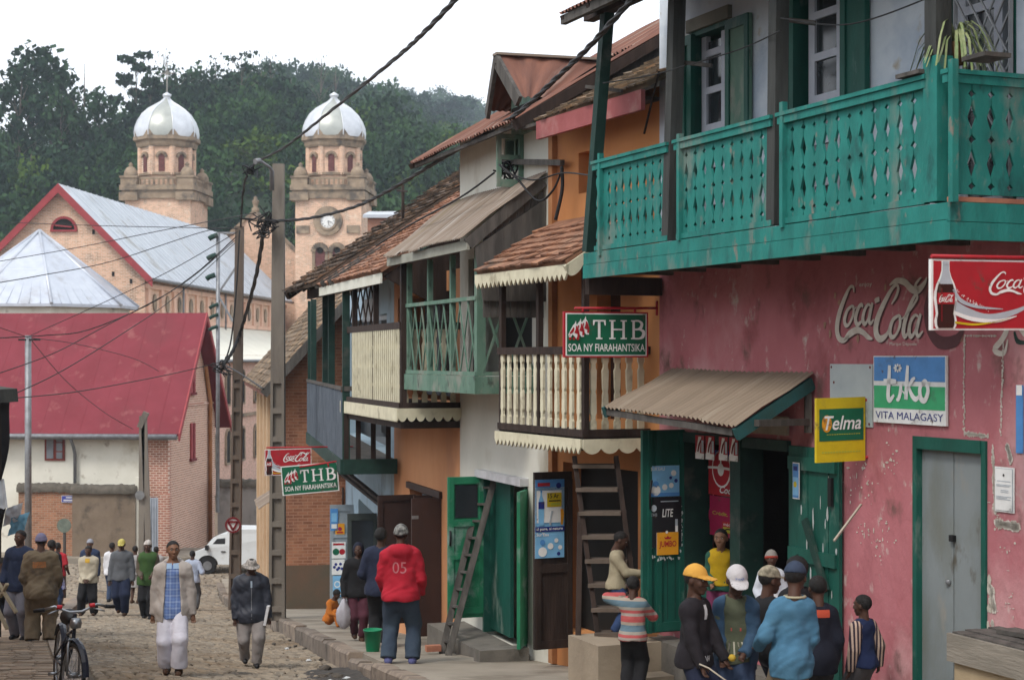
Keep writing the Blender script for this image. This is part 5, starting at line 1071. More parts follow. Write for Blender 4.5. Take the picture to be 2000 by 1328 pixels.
# ---- orange house with the cream lattice balcony
hC = thing('row_house', 'pale orange row house with a boxed cream slat balcony and brown shop doors', 'building', base(fC))
opC = (fC.u(862), fC.u(800), -3.2, fC.z(830,962)); lc = (.4, fC.L-.3, .85, 2.5)
v_ = MB(); fC.wall(v_, 0, fC.L, -4.2, 2.8, -.3, 0, [opC, lc]); part(v_, 'wall', m_oran2, hC)
v_ = MB(); fC.box(v_, 0, .25, -6.5, -.3, -4.2, 2.8); fC.box(v_, fC.L-.25, fC.L, -6.5, -.3, -4.2, 2.8); fC.box(v_, .25, fC.L-.25, -6.5, -6.3, -4.2, 2.8); fC.box(v_, .25, fC.L-.25, -6.3, -.3, .6, .75); part(v_, 'side_wall', m_oran2, hC)
v_ = MB(); fC.box(v_, opC[0], opC[1], -1.3, -1.2, -3.3, opC[3]); part(v_, 'shade_back', m_dark, hC)  # shade of the doorway given by a black sheet
v_ = MB(); fC.box(v_, .5, fC.L-.35, -.5, -.45, .9, 2.5); part(v_, 'loggia_back', M('blue_grey_wall', (.16,.18,.20)), hC)
v_ = MB(); fC.box(v_, fC.u(762,-.3), fC.u(700,-.3), -.42, -.38, fC.z(730,622), fC.z(730,575)); part(v_, 'light_panel', M('pale_light_paint', (.6,.65,.7)), hC)  # pale panel painted as the light seen behind the lattice
cV = .87; k0, k1 = fC.u(783,cV), fC.u(672,cV); zf, zt, zr = .80, .66, 1.97
v_ = MB(); fC.box(v_, k0+.02, k1, 0, cV-.03, zf-.02, zf+.05); bC = part(v_, 'balcony', m_dkwood, hC)
for a, b, vv0, vv1, z0, z1, nm, mt in ((k0,k1,cV-.02,cV+.03,zf-.03,zf+.07,'floor_beam',m_dkwood), (k0-.03,k0+.03,0,cV-.02,zf-.03,zf+.07,'floor_beam',m_dkwood), (k0,k1,cV-.03,cV+.02,zr-.05,zr+.05,'handrail',m_dkwood), (k0-.02,k0+.03,0,cV-.03,zr-.05,zr+.05,'handrail',m_dkwood)):
    v_ = MB(); fC.box(v_, a, b, vv0, vv1, z0, z1); part(v_, nm, mt, bC)
v_ = MB(); trim(v_, fC.pt(k0-.05,cV+.05,zf-.01), fC.pt(k1,cV+.05,zf-.01), .17, .11, .025, fC.n*.02, 'sc'); part(v_, 'valance', m_cream, bC)
v_ = MB(); trim(v_, fC.pt(k0-.06,cV+.06,zf-.01), fC.pt(k0-.06,0,zf-.01), .12, .14, .07, fC.d*-.02, 'sc'); part(v_, 'valance', m_cream, bC)
v_ = MB(); fC.box(v_, k0-.0, k1, 0, cV+.0, zf-.3, zf-.2); part(v_, 'under_beam', m_dkwood, bC)
km = (k0+k1)/2-.25
for a, b in ((k0+.04, km-.03), (km+.03, k1-.75)):
    n = 13; pw = (b-a)/n; v_ = MB()
    for k in range(n): u = a+(b-a)*(k+.5)/n; fC.box(v_, u-pw*.2, u+pw*.2, cV-.0, cV+.018, zf+.07, zr-.05)
    for z in (zf+.3, (zf+zr)/2, zr-.3): fC.box(v_, a, b, cV-.025, cV-.006, z-.025, z+.025)
    part(v_, 'slat_panel', m_cream, bC); v_ = MB(); fC.box(v_, a, b, cV-.075, cV-.06, zf+.07, zr-.05); part(v_, 'gap_shade_board', m_dkwood, bC)  # dark backing board stands in for shade in the slat gaps
rC = sub(fC, k0, cV)
for k in range(6): slat(rC, .1+.14*k, 0, zf+.07, zr-.05, .08, .03, m_cream, bC)
for u in (k0+.02, km, k1-.72, k1-.04):
    v_ = MB(); s = .045 if u != km else .028; fC.box(v_, u-s, u+s, cV-.08, cV-.0, zf, 2.85); part(v_, 'balcony_post', m_dkwood, bC)
for k in range(7):
    for sg in (0, 1):
        a = km+.02+k*.42; p, q_ = (a, a+.5) if sg else (a+.5, a); v_ = MB(); v_.bar(fC.pt(p,cV-.05-.02*sg,zr+.05), fC.pt(q_,cV-.05-.02*sg,2.65), .03, .018, fC.n)
        if max(p, q_) < k1: part(v_, 'lattice_bar', m_dkwood, bC)
cf0, cf1 = fC.p(742,527,1.02), fC.p(622,556,1.02); zc2 = (cf0.z+cf1.z)/2; cf0.z = cf1.z = zc2; ua, ub_ = fC.u(742,1.02), fC.u(622,1.02)
v_ = MB(); tiles(v_, cf0, cf1, fC.pt(ua,-3.6,zc2+3.1), fC.pt(ub_,-3.6,zc2+3.1), .17, .15, .02); part(v_, 'roof', m_toran, hC, fix=False)
v_ = MB(); tiles(v_, fC.pt(ua,-7,zc2), fC.pt(ub_,-7,zc2), fC.pt(ua,-3.6,zc2+3.1), fC.pt(ub_,-3.6,zc2+3.1), .4, .4, .02); part(v_, 'roof', m_toran, hC, fix=False)
v_ = MB(); fC.box(v_, ua+.02, ub_, .98, 1.01, zc2-.2, zc2-.05); part(v_, 'white_fascia', M('white_paint_old', (.66,.66,.58), (.56,.56,.48), 4), hC)
v_ = MB(); v_.tube([fC.p(787,452,-.7), fC.p(787,362,-.7)], .03, 6); v_.bar(fC.p(776,372,-.7), fC.p(795,374,-.7), .03); part(v_, 'roof_mast', m_dkwood, hC)
v_ = MB(); v_.prism([fC.pt(ua+.05,.95,zc2-.1), fC.pt(ua+.05,-.02,2.2), fC.pt(ua+.05,-3.6,2.2), fC.pt(ua+.05,-3.6,zc2+2.95)], fC.d*.06); part(v_, 'gable', m_dkwood, hC)
m_bdoor = M('dark_red_brown_door', (.045,.022,.018), (.032,.016,.013), 4, .6, .15, 14, stretch=(1,1,.3))
LC, lc_ = leafdoor(hC, 'door_leaf', fC, 812, .62, fC.z(812,1215), fC.z(812,966), m_bdoor); rails(lc_, LC, .62, (-2.6,-1.6,-.72), m_bdoor)
for x, wd_ in ((862,.46), (845,.3)):
    LC2, lc2 = leafdoor(hC, 'door_leaf', fC, x, wd_, fC.z(862,1240), fC.z(862,972), m_bdoor)
    for z in (-2.2,-1.5,-.9): v_ = MB(); LC2.box(v_, wd_-.1, wd_, .0225, .03, z, z+.05); part(v_, 'hinge', m_metal, lc2)
v_ = MB(); fC.box(v_, opC[1]-.35, opC[1]-.05, -.25, -.2, -2.8, opC[3]-.1); part(v_, 'inner_door', m_bluel, hC)
v_ = MB(); fC.box(v_, opC[0]-.06, opC[1]+.06, 0, .05, opC[3], opC[3]+.1); part(v_, 'lintel', m_bdoor, hC)
# ---- blue house with the grey slat balcony
hD = thing('row_house', 'pale blue row house with a dark tiled roof and grey-blue slat balcony', 'building', base(fD))
opD = (fD.u(737), fD.u(700), -4.2, fD.z(718,990)); lD = (1.2, fD.L-.4, -.2, 2.3)
v_ = MB(); fD.wall(v_, 0, fD.L, -5.2, 2.9, -.3, 0, [opD, lD]); part(v_, 'wall', m_bluel, hD)
v_ = MB(); fD.box(v_, 0, .25, -6.5, -.3, -5.2, 2.8); fD.box(v_, fD.L-.25, fD.L, -6.5, -.3, -5.2, 2.8); fD.box(v_, .25, fD.L-.25, -6.5, -6.3, -5.2, 2.8); fD.box(v_, .25, fD.L-.25, -6.3, -.3, -.45, -.3); part(v_, 'side_wall', MT['blue_grey_wall'], hD)
v_ = MB(); fD.box(v_, opD[0], opD[1], -1.3, -1.2, -4.4, opD[3]); fD.box(v_, 1.0, fD.L-.3, -.9, -.8, -.2, 2.4); part(v_, 'shade_back', m_dark, hD)  # black sheets give the doorway and loggia their shade
dV = .92; e0, e1 = fD.u(668,dV), fD.u(600,dV); zf, zr = -.2, 1.0
v_ = MB(); fD.box(v_, e0, e1, 0, dV-.03, zf-.06, zf); bD = part(v_, 'balcony', m_grwood, hD)
for a, b, v0, v1, z0, z1, nm in ((e0,e1,dV-.03,dV+.03,zf-.22,zf+.03,'floor_beam'), (e0-.03,e0+.03,0,dV-.03,zf-.22,zf+.03,'floor_beam'), (e0-.03,e0+.03,0,dV-.03,zr-.04,zr+.04,'handrail'), (e0,e1,dV-.03,dV+.02,zr-.03,zr+.03,'handrail')):
    v_ = MB(); fD.box(v_, a, b, v0, v1, z0, z1); part(v_, nm, m_dkgreen if 'beam' in nm else m_grwood, bD)
m_slat = M('grey_blue_slat', (.15,.18,.22), (.10,.12,.15), 5, .8, .2, 12, stretch=(1,1,.4))
n = int((e1-e0)/.26)
for k in range(n):
    u = e0+(e1-e0)*(k+.5)/n; v_ = MB(); fD.box(v_, u-.035, u+.035, dV-.012, dV+.012, zf+.03, zr+R.uniform(-.03,.05)-.03); part(v_, 'slat', m_slat, bD)
for u in (e0+.05, e0+(e1-e0)*.5, e1-.08, fD.u(640,dV), fD.u(606,dV)):
    v_ = MB(); fD.box(v_, u-.065, u+.065, dV-.13, dV-.01, zf, 2.8); part(v_, 'balcony_post', m_dkgreen, bD)
rD = sub(fD, e0, dV)
for x in (.15,.4,.65,.85): v_ = MB(); rD.box(v_, x-.04, x+.04, -.04, .02, zf, .75); part(v_, 'return_post', m_dkwood, bD)
va_ = fC.u(622,1.02); vb_ = fC.u(560,1.1); zd = zc2+.06
v_ = MB(); tiles(v_, fC.pt(va_,1.14,zd-.05), fC.pt(vb_,1.14,zd-.05), fC.pt(va_-.1,-3.6,zd+3.12), fC.pt(vb_+2.2,-3.6,zd+3.12), .24, .22, .05, .03, .055); part(v_, 'roof', m_tdark, hD, fix=False)
v_ = MB(); tiles(v_, fC.pt(va_,-7.2,zd), fC.pt(vb_+4,-7.2,zd), fC.pt(va_,-3.6,zd+3.12), fC.pt(vb_+2.2,-3.6,zd+3.12), .4, .4, .03); part(v_, 'roof', m_tdark, hD, fix=False)
v_ = MB(); v_.bar(fC.pt(vb_,1.1,zd-.14), fC.pt(vb_+2.2,-3.6,zd+2.98), .1, .16); part(v_, 'verge_board', m_dkwood, hD)
v_ = MB(); fC.box(v_, va_, vb_, .62, .70, zd-.2, zd+.02); part(v_, 'eave_beam', m_dkwood, hD)
for k in range(7):
    u = vb_-.3-k*.7; v_ = MB(); v_.bar(fC.pt(u,1.08,zd-.09), fC.pt(u,.1,zd+.55), .08, .1); part(v_, 'rafter', m_grwood, hD)

m_gleaf = M('grey_sheet_door', (.30,.34,.37), (.24,.28,.31), 3, .5, .1)
LD, ld = leafdoor(hD, 'door_leaf', fD, 691, .52, fD.z(691,1182), fD.z(691,985), m_gleaf); rails(ld, LD, .52, (fD.z(691,1172), fD.z(691,1045), fD.z(691,993)), m_gleaf)
LD2, ld2 = leafdoor(hD, 'door_leaf', fD, 737, .56, fD.z(737,1235), fD.z(737,1002), M('olive_grey_door', (.06,.072,.068), (.045,.055,.05), 3)); rails(ld2, LD2, .56, (fD.z(737,1222), fD.z(737,1130), fD.z(737,1010)), MT['olive_grey_door'])
v_ = MB(); LD2.box(v_, .07, .48, .0235, .03, fD.z(737,1125), fD.z(737,1016)); part(v_, 'dark_pane', m_glass, ld2)
v_ = MB(); v_.bar(fD.p(705,905,.05)+fD.n*.5, fD.p(760,990,.05), .08, .05); part(v_, 'stair_string', m_dkwood, hD)
v_ = MB(); v_.bar(fD.p(688,905,.05)+fD.n*.5, fD.p(742,985,.05), .08, .05); part(v_, 'stair_string', m_dkwood, hD)
# ---- brick house end on to the street
eB = thing('brick_house', 'small orange brick house, gable end towards the street, with a tiled roof', 'building', (-4.2, 38.2, gz(38)))
ef = Fr((-5.28, 38.0), -.19); m_ebrick = brick('soft_orange_brick', (.40,.175,.095), (.30,.12,.065), (.36,.20,.13), .22, .075, 'x', stain=(.19,.08,.05), ms=.008)
EW, ED = 5.4, 17.0; ez5, er5 = 1.25, 4.25
v_ = MB(); v_.prism([ef.q(*p) for p in ((0,0,-6.5),(EW,0,-6.5),(EW,0,ez5-.05),(EW/2,0,er5-.12),(0,0,ez5-.05))], ef.y*.35); part(v_, 'gable_wall', m_ebrick, eB)
m_eside = brick('soft_orange_brick_side', (.52,.27,.15), (.44,.21,.11), (.45,.28,.18), .22, .075, 'y', stain=(.3,.16,.09), ms=.008)
v_ = MB(); ef.box(v_, 0, .35, .35, ED, -6.5, ez5-.1); part(v_, 'side_wall', m_eside, eB)
v_ = MB(); ef.box(v_, EW-.35, EW, .35, ED, -6.5, ez5-.1); ef.box(v_, .35, EW-.35, ED-.35, ED, -6.5, ez5-.1); part(v_, 'side_wall', m_eside, eB)
for k in range(6):
    v_ = MB(); y = .6+k*2.7; ef.box(v_, -.16, 0, y, y+.4, -6.5, ez5-.35); part(v_, 'pilaster', M('cream_pilaster', (.55,.42,.28), (.48,.35,.22), 2), eB)
    v_ = MB(); ef.box(v_, -.03, .0, y+.95, y+1.95, -.8, .7); part(v_, 'window', m_dark, eB)
sl5 = (er5-ez5)/(EW/2)
for sg in (0, 1):
    X = lambda x: x if not sg else EW-x
    v_ = MB(); a, b = ef.q(X(-.5),-.55,ez5-sl5*.5+.1), ef.q(X(-.5),ED+.3,ez5-sl5*.5+.1); c, d = ef.q(EW/2,-.55,er5+.1), ef.q(EW/2,ED+.3,er5+.1)
    tiles(v_, a, b, c, d, .3, .2, .02); part(v_, 'roof', m_tgrey, eB, fix=False)
    v_ = MB(); v_.bar(ef.q(X(-.5),-.58,ez5-sl5*.5-.02), ef.q(EW/2,-.58,er5-.02), .06, .2); part(v_, 'barge_board', m_grwood if not sg else m_dkwood, eB)
v_ = MB(); ef.box(v_, -.48, -.42, -.5, ED, ez5-sl5*.5-.06, ez5-sl5*.5+.08); part(v_, 'eave_board', M('brown_red_board', (.20,.09,.065)), eB)
v_ = MB(); ef.box(v_, .25, 5, -.07, .0, -1.2, -1.1); part(v_, 'brick_ledge', m_ebrick, eB)
v_ = MB()
for k in range(7): x, z = 1.3+.13*k, -.15+.16*k; ef.box(v_, x, x+.1, -.07, 0, z, z+.07)
part(v_, 'stepped_bricks', m_ebrick, eB)
v_ = MB(); ef.box(v_, -.02, 1.15, -.03, .002, -5.0, -3.3); part(v_, 'low_dado', M('dark_dado', (.10,.08,.055), (.14,.085,.055), 1.5), eB)  # darker band low on the gable wall
v_ = MB(); v_.tube([ef.q(1.35,-.06,-1.5), ef.q(1.36,-.06,-4.3)], .025, 6); part(v_, 'downpipe', m_dkwood, eB)
v_ = MB(); corr(v_, ef.q(-.55,1.2,-2.1), ef.q(-.55,4.0,-2.1), ef.q(0,1.2,-1.75), ef.q(0,4.0,-1.75), .1, .016, 4); lo_ = part(v_, 'side_canopy', m_rust2, eB)

# ---- unseen houses across the street and beside the camera, added to shade the foreground
def plain_house(name, label, F, H_, mat, deep=7):
    o = thing(name, label, 'building', base(F)); p = F.pt(F.L/2,0,0); zg = gz(p.y); lo = min(gz(F.o.y), gz(F.o.y+F.d.y*F.L))-.5
    v_ = MB(); ops = [(F.L*t-.5, F.L*t+.5, zg+2.9, zg+4.1) for t in (.2,.5,.8)]+[(F.L*t-.5, F.L*t+.5, zg+.2, zg+2.3) for t in (.25,.7)]; F.wall(v_, 0, F.L, lo, zg+H_, -.3, 0, ops); part(v_, 'wall', mat, o)
    v_ = MB(); F.box(v_, 0, .3, -deep, -.301, lo, zg+H_); F.box(v_, F.L-.3, F.L, -deep, -.301, lo, zg+H_); F.box(v_, .3, F.L-.3, -deep, -deep+.3, lo, zg+H_); part(v_, 'side_wall', mat, o)
    for a in ops: v_ = MB(); F.box(v_, a[0], a[1], -.25, -.2, a[2], a[3]); part(v_, 'shutter', m_green, o)
    v_ = MB(); v_.prism([F.pt(-.3,.7,zg+H_-.2), F.pt(-.3,-deep/2,zg+H_+1.4), F.pt(-.3,-deep-.5,zg+H_-.2), F.pt(-.3,-deep/2,zg+H_+1.2)], F.d*(F.L+.6)); part(v_, 'roof', m_tdark, o)
def lf_(Y): return (kl(Y)-2.7, Y)
plain_house('unseen_house', 'unseen ochre house across the street on the left, added to shade the foreground', Fac(lf_(22.5), lf_(11.5)), 4.6, m_oran2)
plain_house('unseen_house', 'unseen white house across the street beside the ochre one, added for its shade', Fac(lf_(11.2), lf_(1)), 4.8, m_white)
plain_house('unseen_house', 'unseen blue house across the street nearest the camera, added to block light', Fac(lf_(.7), lf_(-12)), 4.6, m_bluel)
plain_house('unseen_house', 'unseen plain house added on the near side of the pink shop for its shade', Fac((8.9,-2.5), (5.1,9.2)), 6.5, m_oran2)
# ---------------------------------------------------------------- signs, posters, poles, cables, street things
RED, WHT, GRN = flat('sign_red', (.42,.018,.028)), flat('sign_white', (.85,.85,.83)), flat('sign_green', (.008,.13,.065))
YEL, BLU, BLK, SIL = flat('sign_yellow', (.62,.46,.015)), flat('sign_blue', (.09,.28,.62)), flat('sign_black', (.015,.015,.018)), flat('sign_silver', (.45,.50,.55))
DRED, SKY, MAG, BRN, LGR, ORA, NAV, LIM = flat('sign_dark_red', (.16,.008,.012)), flat('sign_sky', (.22,.50,.78)), flat('sign_magenta', (.33,.012,.07)), flat('sign_cola_brown', (.035,.01,.008)), flat('sign_light_green', (.05,.42,.18)), flat('sign_orange', (.75,.33,.02)), flat('sign_navy', (.02,.035,.22)), flat('sign_lime', (.45,.45,.05))
PAL = [RED, WHT, GRN, YEL, BLU, BLK, SIL, DRED, SKY, MAG, BRN, LGR, ORA, NAV, LIM]
red, wht, grn, yel, blu, blk, sil, drd, sky, mag, brn, lgr, ora, nav, lim = range(15)
def panel_at(F, x0, y0, x1, y1, v, thick=.004, back=wht):
    a, b = F.p(x0,y1,v), F.p(x1,y1,v); hh = ((F.p(x0,y0,v)-a).length+(F.p(x1,y0,v)-b).length)/2; a.z = (a.z+b.z)/2; b.z = a.z
    pn = Panel(a, b-a, (0,0,1), (b-a).length, hh); k = -thick/.003
    pn.mb.mi = back; pn.mb.hexa([pn.q(0,0,k), pn.q(1,0,k), pn.q(1,0,-.3), pn.q(0,0,-.3), pn.q(0,1,k), pn.q(1,1,k), pn.q(1,1,-.3), pn.q(0,1,-.3)]); return pn
def bottle(pn, cx, y0, y1, l, hw, outline=None):
    H = y1-y0; pr = [(0,.8),(.04,.95),(.12,1),(.22,.86),(.30,.92),(.45,1.05),(.55,1.0),(.66,.8),(.76,.52),(.86,.36),(.97,.34),(1,.36)]
    L = [(cx-hw*w_, y0+H*t) for t, w_ in pr]; Rr = [(cx+hw*w_, y0+H*t) for t, w_ in pr][::-1]
    if outline is not None: pn.poly([(cx-(cx-x)*1.28+0, y0+(y-y0)*1.015-.01) for x, y in L]+[(cx+(x-cx)*1.28, y0+(y-y0)*1.015-.01) for x, y in Rr], l, outline)
    pn.poly([p for p in L if p[1] < y0+H*.72]+[p for p in Rr if p[1] < y0+H*.72], l+1, brn); pn.poly([p for p in L if p[1] > y0+H*.65]+[p for p in Rr if p[1] > y0+H*.65], l+1, sil)
    pn.rect(cx-hw*.3, y0+H*.95, cx+hw*.3, y0+H*1.0, l+2, sil); pn.rect(cx-hw*.55, y0+H*.1, cx-hw*.4, y0+H*.6, l+2, drd)
    pn.rect(cx-hw*.98, y0+H*.36, cx+hw*.98, y0+H*.53, l+2, red); cola(pn, cx-hw*.8, y0+H*.385, cx+hw*.8, y0+H*.505, l+3, wht)
def cola_sign(pn, right=1.0):
    pn.rect(0,0,1,1,0,wht); pn.rect(.012,.025,.988,.975,1,red); bottle(pn, .095, .03, .97, 2, .062, wht)
    pn.stroke([(.15,.36),(.25,.24),(.40,.17),(.60,.27),(.75,.42)], [.14,.15,.12,.07,.01], 2, sil); pn.stroke([(.15,.25),(.28,.16),(.45,.13),(.6,.2)], [.05,.06,.05,.01], 3, wht); pn.stroke([(.16,.11),(.3,.08),(.45,.12),(.55,.17)], [.03,.03,.02,.005], 3, yel); pn.stroke([(.15,.58),(.2,.42),(.32,.33),(.5,.3)], [.05,.06,.04,.01], 3, sil)
    for i in range(46):
        t = R.random(); x = .15+.25*t; pn.disc(x, .62-.36*t**.6+R.uniform(0,.05), .003, 3, wht, 6)
    cola(pn, .40, .5, .96, .86, 3, wht)
def thb(pn, l=2):
    def serif(x, y0, y1, w_, s=.022, t=.03): pn.rect(x-w_/2, y0, x+w_/2, y1, l, wht); pn.rect(x-w_/2-s, y0, x+w_/2+s, y0+t, l+1, wht); pn.rect(x-w_/2-s, y1-t, x+w_/2+s, y1, l+1, wht)
    y0, y1 = .40, .82
    serif(.41, y0, y1, .03); pn.rect(.335, y1-.035, .485, y1, l+2, wht); pn.poly([(.335,y1-.12),(.347,y1-.12),(.36,y1-.03),(.335,y1-.03)], l+2, wht); pn.poly([(.485,y1-.12),(.473,y1-.12),(.46,y1-.03),(.485,y1-.03)], l+2, wht)
    serif(.565, y0, y1, .03); serif(.70, y0, y1, .03); pn.rect(.565, .595, .70, .63, l+2, wht)
    serif(.82, y0, y1, .03, .018); pn.stroke([(.82,y1-.017),(.88,y1-.017),(.915,.74),(.90,.65),(.86,.617),(.82,.617)], [.035,.04,.07,.07,.04,.035], l+2, wht); pn.stroke([(.82,.617),(.89,.615),(.935,.56),(.925,.46),(.88,.417),(.82,.417)], [.035,.04,.08,.08,.04,.035], l+3, wht)
    pn.text('SOA NY FIARAHANTSIKA', .05, .13, .955, .30, l, wht, bold=.012)
    # three horse heads, white with red shading
    hd = [(0,.25),(.05,.10),(.22,.08),(.38,.24),(.55,.15),(.75,0),(1,0),(1,.45),(.85,.75),(.74,.82),(.70,1),(.58,.84),(.42,.74),(.2,.5)]
    for i, (x, y) in enumerate(((.165,.50),(.105,.45),(.045,.40))):
        f = lambda p: (x+p[0]*.125, y+p[1]*.40); pn.poly([f(p) for p in hd], l+2*i, wht)
        for q, ws in (([(.12,.3),(.35,.42),(.5,.62)],[.03,.06,.03]), ([(.7,.3),(.8,.5),(.74,.72)],[.09,.08,.02]), ([(.9,.08),(.93,.3),(.88,.5)],[.05,.05,.02]), ([(.08,.2),(.16,.2)],[.03,.03])): pn.stroke([f(p) for p in q], ws, l+2*i+1, red)
    for x in (.06,.105,.15): pn.disc(x,.41,.016,l+7,red,10)
def hang(name, pn, label, arm, frame=None, cat='hanging sign', th=.03):
    o = thing(name, label, cat, pn.q(.5, 0)); k = -th/.003
    f = MB(); f.hexa([pn.q(0,0,k), pn.q(1,0,k), pn.q(1,0,-.2), pn.q(0,0,-.2), pn.q(0,1,k), pn.q(1,1,k), pn.q(1,1,-.2), pn.q(0,1,-.2)]); part(f, 'backing', frame or RED, o)
    part(pn.mb, 'printed_face', PAL, o, fix=False)
    for a in arm: b = MB(); b.tube(a, .014, 6); part(b, 'bracket', RED, o)
    return o
# big beer sign on the corner of the shop
tF = sub(fP, fP.L-.12, 1.0); a, b = tF.p(1101,698), tF.p(1266,698); pn = Panel(a, b-a, (0,0,1), (b-a).length, tF.z(1180,609)-tF.z(1180,698))
pn.rect(0,0,1,1,0,red); pn.rect(.02,.035,.98,.965,1,wht); pn.rect(.035,.06,.965,.94,2,grn); thb(pn, 3)
hang('hanging_sign', pn, 'large green and white beer sign on a red arm at the pink shop corner', [[tF.p(1122,602), tF.p(1284,602)], [tF.p(1138,602), tF.p(1138,611)], [tF.p(1240,602), tF.p(1240,611)], [tF.p(1283,588), tF.p(1283,616)]])
# far pair of signs
dF = sub(fD, .35, 1.0); a, b = dF.p(552,968), dF.p(663,958); ux = b-a; uz = V((-ux.z/ux.length*.1, 0, 1)); pn = Panel(a, ux, V((0,0,1))-ux.normalized()*ux.normalized().z, ux.length, dF.z(600,907)-dF.z(600,964))
pn.rect(0,0,1,1,0,wht); pn.rect(.02,.035,.98,.965,1,grn); thb(pn, 2)
hang('hanging_sign', pn, 'tilted green and white beer sign hanging beyond the orange house', [[dF.p(585,912), dF.p(690,896)], [dF.p(640,904), dF.p(642,912)]], GRN)
dF2 = sub(fD, 2.8, 1.0); a, b = dF2.p(517,929), dF2.p(608,926); pn = Panel(a, b-a, (0,0,1), (b-a).length, dF2.z(560,876)-dF2.z(560,927)); cola_sign(pn)
hang('hanging_sign', pn, 'small red cola sign with a bottle hanging behind the tilted green sign', [[dF2.p(520,874), dF2.p(690,872)]])
# red cola sign at the right edge
oF = sub(fP, fP.u(2105), 1.08); a, b = oF.p(1819,645), oF.p(2090,640); b.z = a.z+.01; pn = Panel(a, b-a, (0,0,1), (b-a).length, oF.z(1820,506)-oF.z(1820,645)); cola_sign(pn)
hang('hanging_sign', pn, 'big red cola sign with a bottle and a silver swoosh at the right edge', [[pn.q(0,1.04), pn.q(1,1.04)]], WHT)
# yellow and green sign
eF = sub(fP, fP.u(1694), .5); a, b = eF.p(1595,904), eF.p(1690,901); b.z = a.z+.01; pn = Panel(a, b-a, (0,0,1), (b-a).length, eF.z(1640,778)-eF.z(1640,903)); pn.rect(0,0,1,1,0,yel); pn.rect(.05,.33,.96,.83,1,grn)
pn.disc(.2,.60,.1,2,ora,20,.135); pn.text('Telma', .14, .50, .90, .72, 3, wht, bold=.012, shear=.25)
for k in range(14): pn.rect(.2+.05*k, .425, .235+.05*k, .437, 2, lim); pn.rect(.1+.058*k, .14, .145+.058*k, .165, 1, lim)
hang('projecting_sign', pn, 'yellow phone sign with a green band beside the blank grey board', [[pn.q(1,.95), pn.q(1.1,.95)], [pn.q(1,.05), pn.q(1.1,.05)]], YEL)
# blue and green sign flat on the wall
pn = panel_at(fP, 1706, 695, 1848, 828, .03, .02); pn.rect(0,0,1,1,0,wht); pn.rect(.012,.625,.988,.985,1,blu); pn.rect(.012,.22,.988,.555,1,lgr)
for pts, ws in (([(.245,.86),(.235,.6),(.225,.4),(.25,.34),(.31,.42)],[.07,.09,.09,.08,.04]), ([(.16,.62),(.25,.62),(.34,.62)],[.07,.09,.06]), ([(.405,.60),(.40,.48),(.37,.36),(.34,.36)],[.06,.08,.07,.03]), ([(.405,.5),(.46,.44),(.48,.36)],[.02,.03,.02]), ([(.50,.86),(.485,.6),(.475,.36)],[.06,.09,.08]), ([(.49,.5),(.56,.64),(.60,.68)],[.04,.07,.03]), ([(.51,.55),(.56,.42),(.61,.37),(.66,.42)],[.05,.08,.08,.04]), ([(.71,.62),(.665,.52),(.68,.38),(.735,.36),(.775,.5),(.74,.63),(.70,.6),(.80,.62)],[.05,.08,.09,.08,.08,.07,.05,.02])): pn.stroke(pts, ws, 3, wht)
for k in range(8):
    a = k*math.pi/4; pn.stroke([(.36+.016*math.cos(a), .82+.018*math.sin(a)*1.05), (.36+.045*math.cos(a), .82+.05*math.sin(a)*1.05), (.36+.058*math.cos(a), .82+.062*math.sin(a)*1.05)], [.02,.04,.01], 3, wht)
pn.text('VITA MALAGASY', .035, .06, .965, .17, 1, nav)
solo(pn.mb, 'wall_sign', PAL, 'blue and green dairy sign with a white flower fixed to the pink wall', 'sign', fix=False)
pn = panel_at(fP, 1621, 711, 1704, 832, .012, .01, sil); pn.rect(0,0,1,1,0,6)
for x, y in ((.04,.95),(.95,.95),(.93,.05),(.1,.7)): pn.disc(x,y,.02,1,drd,8)
solo(pn.mb, 'blank_board', PAL[:6]+[M('pale_grey_board', (.47,.52,.52), (.40,.45,.46), 3, .7, .1, 15, stain=(.25,.24,.22), ssc=3, samt=.2)]+PAL[7:], 'blank pale grey board behind the yellow sign on the pink wall', 'board', fix=False)
pn = panel_at(fP, 1943, 912, 1981, 1000, .012); pn.rect(0,0,1,1,0,wht); pn.rect(.06,.03,.94,.97,1,sil); pn.rect(.08,.04,.92,.96,2,wht); pn.disc(.5,.82,.05,3,blk,8)
for k, (a, b, y) in enumerate(((.15,.85,.68),(.12,.88,.6),(.12,.8,.57),(.35,.75,.48),(.35,.75,.44),(.12,.88,.34),(.12,.7,.31),(.12,.85,.28))): pn.rect(a,y,b,y+.014,3,sil)
solo(pn.mb, 'paper_notice', PAL, 'white printed paper notice pasted right of the grey double door', 'notice', fix=False)
pn = panel_at(fP, 1984, 752, 1998, 885, .012, .003, blu); pn.poly([(0,.1),(.6,0),(1,.3),(.8,1),(.1,.8)],0,blu); pn.rect(.1,.85,.9,1,1,wht); solo(pn.mb, 'torn_poster', PAL, 'narrow torn blue poster at the right edge of the pink wall', 'poster', fix=False)
